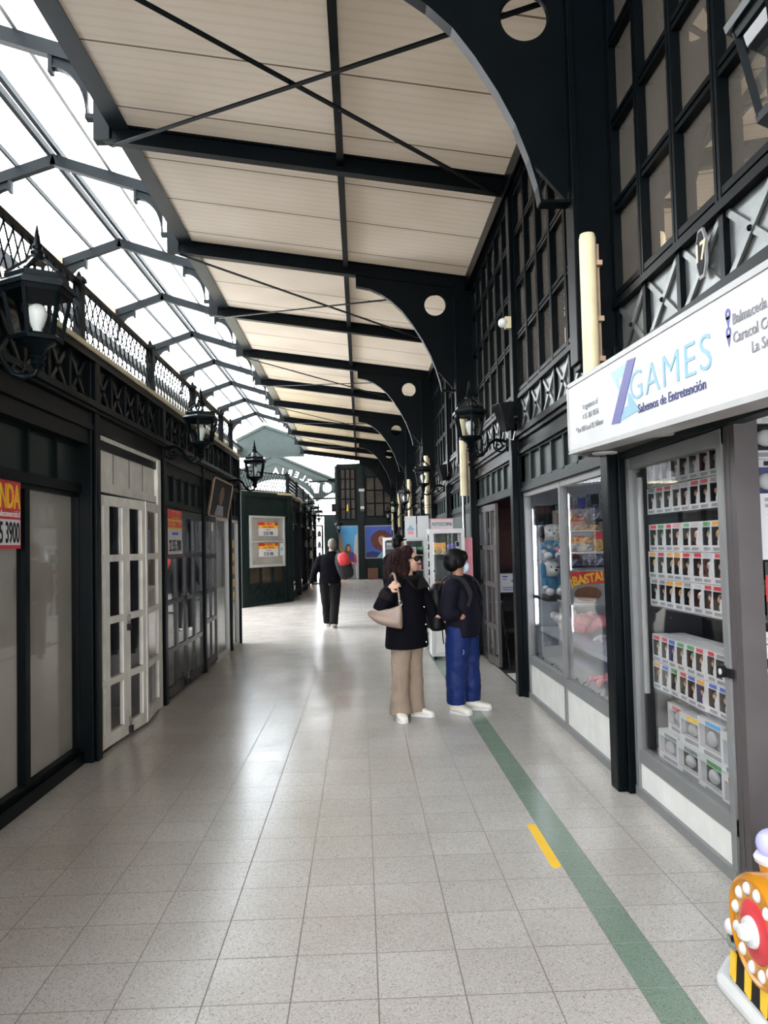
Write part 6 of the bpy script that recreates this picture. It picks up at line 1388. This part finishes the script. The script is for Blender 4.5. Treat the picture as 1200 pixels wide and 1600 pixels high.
# curly hair: an inner cap and many spiral locks
m = MB(); S = lambda x, y, z, a, b, d: m.sphere(at(x, y, z), a, b, d, 16, 12, axes=A)
S(0, -0.03, 0.045, 0.09, 0.092, 0.088); S(0, -0.06, -0.02, 0.098, 0.085, 0.10); S(0, -0.075, -0.10, 0.105, 0.075, 0.09)
for q in (-1, 1): S(q * 0.075, -0.03, -0.06, 0.04, 0.05, 0.10)
hr = remesh_obj(m, 'hair', 'hair_red', wo, 0.007, 2, (0.012, 0.03))
m = MB(); q = random.Random(11)
for i in range(520):
    th_ = q.uniform(0, 2 * PI); ph = q.uniform(-0.25, 1.45); fx = math.cos(ph) * math.sin(th_); fy = math.cos(ph) * math.cos(th_)
    if fy > 0.35 and ph < 0.95: continue
    x, y, z = 0.092 * fx, -0.025 + 0.10 * fy, 0.035 + 0.095 * math.sin(ph)
    L = q.uniform(0.08, 0.22) * (0.7 + 0.5 * (fy < 0)); turns = L / q.uniform(0.02, 0.034); r_ = q.uniform(0.004, 0.010); pts = []; N = int(turns * 7) + 3
    ox_, oy_ = fx * q.uniform(0.01, 0.085), fy * q.uniform(0.02, 0.085) - 0.02
    for j in range(N):
        t = j / (N - 1); a = 2 * PI * turns * t + th_ * 3; k = min(1, t * 2.2)
        pts.append(at(x + ox_ * k + r_ * math.cos(a), y + oy_ * k + r_ * math.sin(a), max(-0.185, z + 0.015 * math.sin(PI * min(1, t * 2)) - L * t * (1.0 if ph < 1 else 0.8))))
    m.tube(pts, [0.0036 * (1 - 0.5 * j / N) for j in range(N)], 4)
m.build('curls', 'hair_red', hr, smooth=True)
# shoulder bag
bg = thing('shoulder_bag', 'taupe leather shoulder bag hanging behind the black coat', 'bag', (0.2, 6.8, 0.95), rz=0)
def bagring(k, w, t, zc, hh, sx_): 
    return [Vector((sx_ + 0, 0, 0))]
m = MB(); c0, c1 = Vector((0.045, 6.80, 0.975)), Vector((0.345, 6.70, 0.93)); rings = []
for (k, zt, zb, th2) in ((0.0, 0.965, 0.945, 0.012), (0.12, 0.995, 0.905, 0.03), (0.3, 1.005, 0.865, 0.05), (0.5, 0.985, 0.845, 0.058), (0.7, 1.0, 0.832, 0.058), (0.88, 1.02, 0.822, 0.052), (0.97, 1.035, 0.82, 0.04), (1.0, 1.02, 0.825, 0.02)):
    p = c0.lerp(c1, k); d = (c1 - c0).normalized(); n = Vector((-d.y, d.x, 0)); zc, hh = (zt + zb) / 2, (zt - zb) / 2
    rings.append([Vector((p.x, p.y, zc)) + n * th2 * math.copysign(abs(math.cos(a)) ** 0.8, math.cos(a)) * (1.25 if math.sin(a) < 0 else 0.8) + Vector((0, 0, hh * math.copysign(abs(math.sin(a)) ** 0.8, math.sin(a)))) for a in [2 * PI * i / 20 for i in range(20)]])
m.ring_loft(rings); o = m.build('bag_body', 'leather', bg, smooth=True); o.modifiers.new('s', 'SUBSURF').levels = 1; o.modifiers['s'].render_levels = 1
# rear strap: from the far tip up behind the arm, over the shoulder, down to the ring
m = MB(); sp = crom([((0.325, 6.70, 1.03), 0.010), ((0.318, 6.725, 1.12), 0.010), ((0.30, 6.775, 1.225), 0.012), ((0.285, 6.85, 1.285), 0.013), ((0.26, 6.93, 1.27), 0.012), ((0.235, 6.96, 1.17), 0.010), ((0.18, 6.93, 1.06), 0.010), ((0.11, 6.85, 0.985), 0.010)], 5)
m.tube([p for p, r in sp], [r for p, r in sp], 8); m.build('strap', 'leather', bg, smooth=True)
m = MB(); m.tube([Vector((0.33, 6.695, 1.045)) + Vector((0.016 * math.cos(a), 0, 0.02 * math.sin(a))) for a in [2 * PI * i / 14 for i in range(14)]], 0.004, 6, closed=True); m.build('buckle', 'chrome', bg)

# ---- boy with mask, dark jacket, blue track trousers, backpack
ox, oy = 0.925, 7.2
B_ = lambda x, y, z: (ox + x, oy + y, z)
bo = thing('person', 'person with black bowl hair, face mask, dark jacket and blue track trousers', 'person', (ox, oy, 0))
ba = math.radians(-28); fwd = Vector((math.cos(ba), math.sin(ba), 0)); rgt = Vector((math.sin(ba), -math.cos(ba), 0))
J = dict(pelvis=B_(0, 0, 0.78), chest=B_(-0.01, 0, 1.05), neck=B_(-0.03, 0, 1.205), head=B_(-0.035, 0.0, 1.375),
         sh_r=B_(-0.11, -0.14, 1.145), el_r=B_(-0.16, -0.19, 0.92), wr_r=B_(-0.07, -0.186, 0.905), sh_l=B_(0.07, 0.14, 1.145), el_l=B_(0.14, 0.12, 0.91), wr_l=B_(0.13, 0.03, 0.80),
         hip_r=B_(-0.05, -0.075, 0.75), kn_r=B_(-0.075, -0.07, 0.42), an_r=B_(-0.085, -0.07, 0.085), toe_r=B_(0.02, -0.17, 0.03), hip_l=B_(0.045, 0.075, 0.75), kn_l=B_(0.065, 0.07, 0.42), an_l=B_(0.075, 0.07, 0.085), toe_l=B_(0.22, 0.03, 0.03))
m, at, A = figure(J, ba, math.radians(16), 0.98, 'skin_dark', dict(r=((0.85, 0.1, -0.4), (0.0, 1, -0.1), 0.45, 1), l=((0.2, -0.6, -0.75), (-0.8, 0, -0.3), 0.5, 1)))
remesh_obj(m, 'body', 'skin_dark', bo, 0.0055, 2); eyes(bo, at, A, 0.98)
m = MB(); torso(m, [(B_(0.0, 0, 0.685), 0.175, 0.14), (B_(0, 0, 0.70), 0.19, 0.15), (B_(0, 0, 0.80), 0.195, 0.155), (B_(-0.005, 0, 0.95), 0.19, 0.15), (B_(-0.01, 0, 1.06), 0.185, 0.14), (B_(-0.015, 0, 1.13), 0.175, 0.12), (B_(-0.02, 0, 1.185), 0.125, 0.095), (B_(-0.03, 0, 1.225), 0.075, 0.072), (B_(-0.03, 0, 1.245), 0.068, 0.068)], ba)
sleeve(m, 'r', J, 0.085, 0.075, 0.06); sleeve(m, 'l', J, 0.085, 0.075, 0.06)
remesh_obj(m, 'jacket', 'navy_jacket', bo, 0.011, 3, (0.014, 0.1))
m = MB(); R_ = (0.112, 0.112, 0.098, 0.094, 0.085, 0.085); trouser(m, 'r', J, 0.79, R_); trouser(m, 'l', J, 0.79, R_)
tr_ = remesh_obj(m, 'trousers', 'track', bo, 0.011, 2, (0.022, 0.09))
m = MB(); p = Vector(B_(-0.03, -0.168, 0.565)); m.tube([p + Vector((0.014 * math.cos(a), 0, 0.024 * math.sin(a))) for a in [2 * PI * i / 14 for i in range(14)]], 0.0035, 6, closed=True); m.build('crest', 'mid_print', tr_)
shoe(bo, (ox - 0.125, oy - 0.035), (ox + 0.03, oy - 0.205), 1.1); shoe(bo, (ox + 0.0, oy + 0.085), (ox + 0.25, oy + 0.02), 1.1)
m = MB(); S = lambda x, y, z, a, b, d: m.sphere(at(x, y, z), a, b, d, 20, 14, axes=A)
S(0, -0.022, 0.038, 0.088, 0.108, 0.088); S(0, -0.055, -0.012, 0.087, 0.078, 0.082); S(0, 0.05, 0.062, 0.068, 0.05, 0.045)
for q in (-1, 1): S(q * 0.066, 0.0, 0.0, 0.027, 0.055, 0.06); S(q * 0.058, 0.052, 0.04, 0.028, 0.035, 0.04)
remesh_obj(m, 'hair', 'hair_black', bo, 0.006, 3, (0.006, 0.012))
m = MB(); m.sphere(at(0, 0.076, -0.05), 0.062, 0.045, 0.058, 18, 12, axes=A)
mk = m.build('face_mask', 'mask', bo, smooth=True)
m = MB()
for q in (-1, 1): m.tube([at(q * 0.05, 0.075, -0.03), at(q * 0.07, 0.03, -0.015), at(q * 0.082, -0.015, 0.0), at(q * 0.07, 0.03, -0.055), at(q * 0.05, 0.07, -0.07)], 0.002, 5)
m.build('ear_loop', 'mask', mk)
bp_ = thing('backpack', 'black backpack with grey shoulder straps on the masked person', 'backpack', (0.72, 7.2, 0.75))
bc = Vector(B_(0, 0, 0.95)) - fwd * 0.235; m = MB()
torso(m, [(bc + Vector((0, 0, -0.215)), 0.11, 0.05), (bc + Vector((0, 0, -0.19)), 0.135, 0.075), (bc + Vector((0, 0, -0.06)), 0.14, 0.095), (bc + Vector((0, 0, 0.07)), 0.135, 0.085) , (bc + Vector((0, 0, 0.17)), 0.115, 0.065), (bc + Vector((0, 0, 0.225)), 0.075, 0.035)], ba)
remesh_obj(m, 'pack_body', 'black', bp_, 0.010, 3)
m = MB(); pc_ = bc - fwd * 0.085; torso(m, [(pc_ + Vector((0, 0, -0.19)), 0.09, 0.03), (pc_ + Vector((0, 0, -0.15)), 0.105, 0.045), (pc_ + Vector((0, 0, -0.03)), 0.105, 0.045), (pc_ + Vector((0, 0, 0.01)), 0.09, 0.025)], ba); m.build('front_pocket', 'char', bp_, smooth=True)
for s_, q in (('r', 1), ('l', -1)):
    sh = Vector(J['sh_' + s_]); i_ = sh - rgt * 0.045 * q; m = MB()
    sp = crom([(bc + rgt * 0.07 * q + Vector((0, 0, 0.16)) + fwd * 0.03, 0.02), (i_ - fwd * 0.08 + Vector((0, 0, 0.085)), 0.02), (i_ + Vector((0, 0, 0.098)), 0.02), (i_ + fwd * 0.10 + Vector((0, 0, 0.055)), 0.02), (i_ + fwd * 0.165 + Vector((0, 0, -0.07)), 0.018), (i_ + fwd * 0.15 + rgt * 0.04 * q + Vector((0, 0, -0.17)), 0.012)], 5)
    P = [p for p, r in sp]; 
    for i in range(len(P) - 1): m.bar(P[i], P[i + 1] + (P[i + 1] - P[i]) * 0.1, 0.042 if i < 20 else 0.03, 0.012, (P[i] - Vector(J['chest'])))
    m.build('strap', 'char', bp_)
m = MB(); m.tube([bc + Vector((0.02, -0.1, -0.2)), bc + Vector((0.025, -0.11, -0.3)), bc + Vector((0.03, -0.11, -0.33))], 0.006, 6); m.build('hanging_cord', 'black', bp_)

# ---- man walking away with a bag on one shoulder
ox, oy = -0.60, 14.9
N_ = lambda x, y, z: (ox + x, oy + y, z)
mn = thing('person', 'person with grey hair walking away in black jacket and charcoal trousers', 'person', (ox, oy, 0))
ma = math.radians(92); fwd = Vector((math.cos(ma), math.sin(ma), 0)); rgt = Vector((math.sin(ma), -math.cos(ma), 0))
J = dict(pelvis=N_(0, 0, 0.90), chest=N_(0.0, 0.02, 1.20), neck=N_(0.03, 0.03, 1.40), head=N_(0.05, 0.05, 1.575),
         sh_r=N_(0.185, 0.02, 1.30), el_r=N_(0.26, 0.05, 1.06), wr_r=N_(0.19, 0.25, 1.15), sh_l=N_(-0.175, 0.02, 1.30), el_l=N_(-0.29, -0.03, 1.07), wr_l=N_(-0.36, 0.02, 0.86),
         hip_r=N_(0.09, 0, 0.88), kn_r=N_(0.085, 0.0, 0.48), an_r=N_(0.06, -0.16, 0.12), toe_r=N_(0.075, -0.02, 0.03), hip_l=N_(-0.09, 0, 0.88), kn_l=N_(-0.085, 0.10, 0.48), an_l=N_(-0.07, 0.20, 0.085), toe_l=N_(-0.075, 0.36, 0.03))
m, at, A = figure(J, ma, math.radians(95), 1.0, 'skin', dict(r=((0, 0.7, -0.5), (-1, 0, 0), 0.5, 1), l=((-0.1, 0.2, -1), (1, 0.1, 0), 0.5, 1)))
remesh_obj(m, 'body', 'skin', mn, 0.006, 2); eyes(mn, at, A, 1.0)
m = MB(); torso(m, [(N_(0, 0, 0.84), 0.20, 0.15), (N_(0, 0, 0.90), 0.205, 0.155), (N_(0, 0.01, 1.05), 0.20, 0.15), (N_(0.0, 0.02, 1.2), 0.215, 0.15), (N_(0.01, 0.02, 1.31), 0.215, 0.125), (N_(0.015, 0.025, 1.365), 0.165, 0.11), (N_(0.02, 0.03, 1.405), 0.11, 0.09), (N_(0.03, 0.035, 1.45), 0.075, 0.075)], ma)
sleeve(m, 'r', J, 0.085, 0.07, 0.052); sleeve(m, 'l', J, 0.085, 0.07, 0.052); remesh_obj(m, 'jacket', 'coat', mn, 0.012, 3, (0.014, 0.1))
m = MB(); R_ = (0.125, 0.118, 0.095, 0.085, 0.07, 0.078); trouser(m, 'r', J, 0.93, R_); trouser(m, 'l', J, 0.93, R_); remesh_obj(m, 'trousers', 'dark_trouser', mn, 0.012, 3, (0.015, 0.09))
shoe(mn, (ox + 0.055, oy - 0.20), (ox + 0.075, oy + 0.06), 1.1, lift=0.055); shoe(mn, (ox - 0.07, oy + 0.13), (ox - 0.08, oy + 0.40), 1.1)
m = MB(); S = lambda x, y, z, a, b, d: m.sphere(at(x, y, z), a, b, d, 18, 12, axes=A)
S(0, -0.018, 0.036, 0.079, 0.098, 0.083); S(0, -0.045, -0.02, 0.074, 0.064, 0.07); remesh_obj(m, 'hair', 'hair_grey', mn, 0.007, 3, (0.008, 0.02))
sb = thing('backpack', 'black and red backpack slung on the right shoulder of the walking person', 'backpack', (ox + 0.22, oy - 0.2, 1.0))
ax_ = Vector((0.32, -0.05, -0.94)).normalized(); c0 = Vector(N_(0.19, -0.20, 1.42)); m = MB(); sd = Vector((0.94, 0, 0.32)).normalized(); dp = Vector((0, 1, 0)); rings = []
for (k, a, b) in ((0.0, 0.05, 0.03), (0.05, 0.10, 0.06), (0.16, 0.14, 0.085), (0.30, 0.15, 0.095), (0.42, 0.14, 0.085), (0.49, 0.11, 0.06), (0.52, 0.06, 0.03)):
    rings.append([c0 + ax_ * k + sd * a * math.cos(t) + dp * b * math.sin(t) for t in [2 * PI * i / 18 for i in range(18)]])
m.ring_loft(rings); m.build('pack_body', 'char', sb, smooth=True)
rings = []; m = MB()
for (k, a, b) in ((0.02, 0.05, 0.02), (0.06, 0.095, 0.05), (0.15, 0.12, 0.07), (0.24, 0.115, 0.075), (0.27, 0.08, 0.05)):
    rings.append([c0 + sd * 0.035 - dp * 0.04 + ax_ * k + sd * a * math.cos(t) + dp * b * math.sin(t) for t in [2 * PI * i / 18 for i in range(18)]])
m.ring_loft(rings); m.build('red_top', 'red_cloth', sb, smooth=True)
m = MB(); sp = crom([(c0 + ax_ * 0.02, 0.016), (Vector(N_(0.16, -0.09, 1.45)), 0.016), (Vector(N_(0.17, 0.05, 1.46)), 0.016), (Vector(N_(0.22, 0.17, 1.33)), 0.014), (Vector(N_(0.31, 0.1, 1.15)), 0.012), (c0 + ax_ * 0.42 + sd * 0.08 + dp * 0.03, 0.01)], 5); m.tube([p for p, r in sp], [r for p, r in sp], 8); m.build('strap', 'char', sb)
m = MB(); rr_ = [c0 + ax_ * k + sd * 0.145 * math.sin(PI * min(1, (k + 0.02) / 0.54)) ** 0.5 for k in [0.2 + 0.3 * i / 10 for i in range(11)]]; m.tube(rr_, 0.012, 6); m.build('red_piping', 'red_cloth', sb)

# ---- person in dark clothes and cap, mostly hidden behind the curly haired one
ox, oy = 0.56, 11.5
H_ = lambda x, y, z: (ox + x, oy + y, z)
hp_ = thing('person', 'person in black with a dark cap, only the head showing behind the curls', 'person', (ox, oy, 0)); ha = math.radians(60)
J = dict(pelvis=H_(0, 0, 0.90), chest=H_(0, 0.0, 1.20), neck=H_(0.0, 0.0, 1.40), head=H_(0.0, 0.02, 1.575), sh_r=H_(0.16, -0.09, 1.33), el_r=H_(0.18, -0.1, 1.05), wr_r=H_(0.18, -0.04, 0.82), sh_l=H_(-0.16, 0.09, 1.33), el_l=H_(-0.18, 0.12, 1.05), wr_l=H_(-0.17, 0.16, 0.82),
         hip_r=H_(0.07, -0.04, 0.88), kn_r=H_(0.07, -0.03, 0.48), an_r=H_(0.07, -0.04, 0.085), toe_r=H_(0.14, 0.1, 0.03), hip_l=H_(-0.07, 0.04, 0.88), kn_l=H_(-0.07, 0.05, 0.48), an_l=H_(-0.07, 0.04, 0.085), toe_l=H_(0.0, 0.18, 0.03))
m, at, A = figure(J, ha, math.radians(50), 1.0, 'skin', dict(r=((0, 0.1, -1), (-1, 0.3, 0), 0.4, 1), l=((0, 0.1, -1), (1, -0.3, 0), 0.4, -1)))
remesh_obj(m, 'body', 'skin', hp_, 0.007, 2); eyes(hp_, at, A, 1.0)
m = MB(); torso(m, [(H_(0, 0, 0.84), 0.18, 0.13), (H_(0, 0, 1.05), 0.17, 0.13), (H_(0, 0, 1.2), 0.18, 0.13), (H_(0, 0, 1.32), 0.17, 0.11), (H_(0, 0, 1.4), 0.1, 0.09), (H_(0, 0, 1.44), 0.07, 0.07)], ha); sleeve(m, 'r', J, 0.075, 0.062, 0.048); sleeve(m, 'l', J, 0.075, 0.062, 0.048); remesh_obj(m, 'jacket', 'coat', hp_, 0.014, 3)
m = MB(); R_ = (0.11, 0.10, 0.085, 0.08, 0.07, 0.075); trouser(m, 'r', J, 0.93, R_); trouser(m, 'l', J, 0.93, R_); remesh_obj(m, 'trousers', 'dark_trouser', hp_, 0.014, 3)
shoe(hp_, (ox + 0.04, oy - 0.09), (ox + 0.16, oy + 0.13), 1.05, 'black'); shoe(hp_, (ox - 0.1, oy + 0.0), (ox + 0.02, oy + 0.22), 1.05, 'black')
m = MB(); S = lambda x, y, z, a, b, d: m.sphere(at(x, y, z), a, b, d, 18, 12, axes=A)
S(0, -0.015, 0.045, 0.084, 0.102, 0.085); S(0, -0.05, -0.02, 0.078, 0.066, 0.08); S(0, 0.11, 0.04, 0.065, 0.055, 0.012); remesh_obj(m, 'cap', 'hair_black', hp_, 0.008, 2)

# ================================================================== LIGHT
w = bpy.data.worlds.new('overcast sky'); scene.world = w; w.use_nodes = True; nt = w.node_tree
bgn = nt.nodes['Background']; tc = nt.nodes.new('ShaderNodeTexCoord'); nz = nt.nodes.new('ShaderNodeTexNoise'); nz.inputs['Scale'].default_value = 2.2; nz.inputs['Detail'].default_value = 6
rp = nt.nodes.new('ShaderNodeValToRGB'); rp.color_ramp.elements[0].position = 0.35; rp.color_ramp.elements[1].position = 0.7
rp.color_ramp.elements[0].color = (0.86, 0.90, 0.95, 1); rp.color_ramp.elements[1].color = (1.0, 1.0, 1.0, 1)
nt.links.new(tc.outputs['Generated'], nz.inputs['Vector']); nt.links.new(nz.outputs['Fac'], rp.inputs['Fac']); nt.links.new(rp.outputs['Color'], bgn.inputs['Color'])
bgn.inputs['Strength'].default_value = SKY
su = bpy.data.lights.new('sun', 'SUN'); su.energy = SUN; su.angle = math.radians(40); su.color = (1.0, 0.96, 0.9)
so_ = bpy.data.objects.new('sun', su); COL.objects.link(so_); so_.rotation_euler = Vector((0.30, 0.10, -0.9)).to_track_quat('-Z', 'Y').to_euler(); so_.location = (-10, 0, 20)
vs_ = scene.view_settings; vs_.view_transform = 'Standard'; vs_.look = 'None'; vs_.gamma = 1.0; vs_.use_curve_mapping = False; vs_.exposure = EXPO
scene.display_settings.display_device = 'sRGB'
cy_ = scene.cycles; cy_.use_denoising = True; cy_.max_bounces = 10; cy_.diffuse_bounces = 5; cy_.glossy_bounces = 4; cy_.transparent_max_bounces = 24; cy_.transmission_bounces = 6; cy_.caustics_reflective = False; cy_.caustics_refractive = False; cy_.sample_clamp_indirect = 6
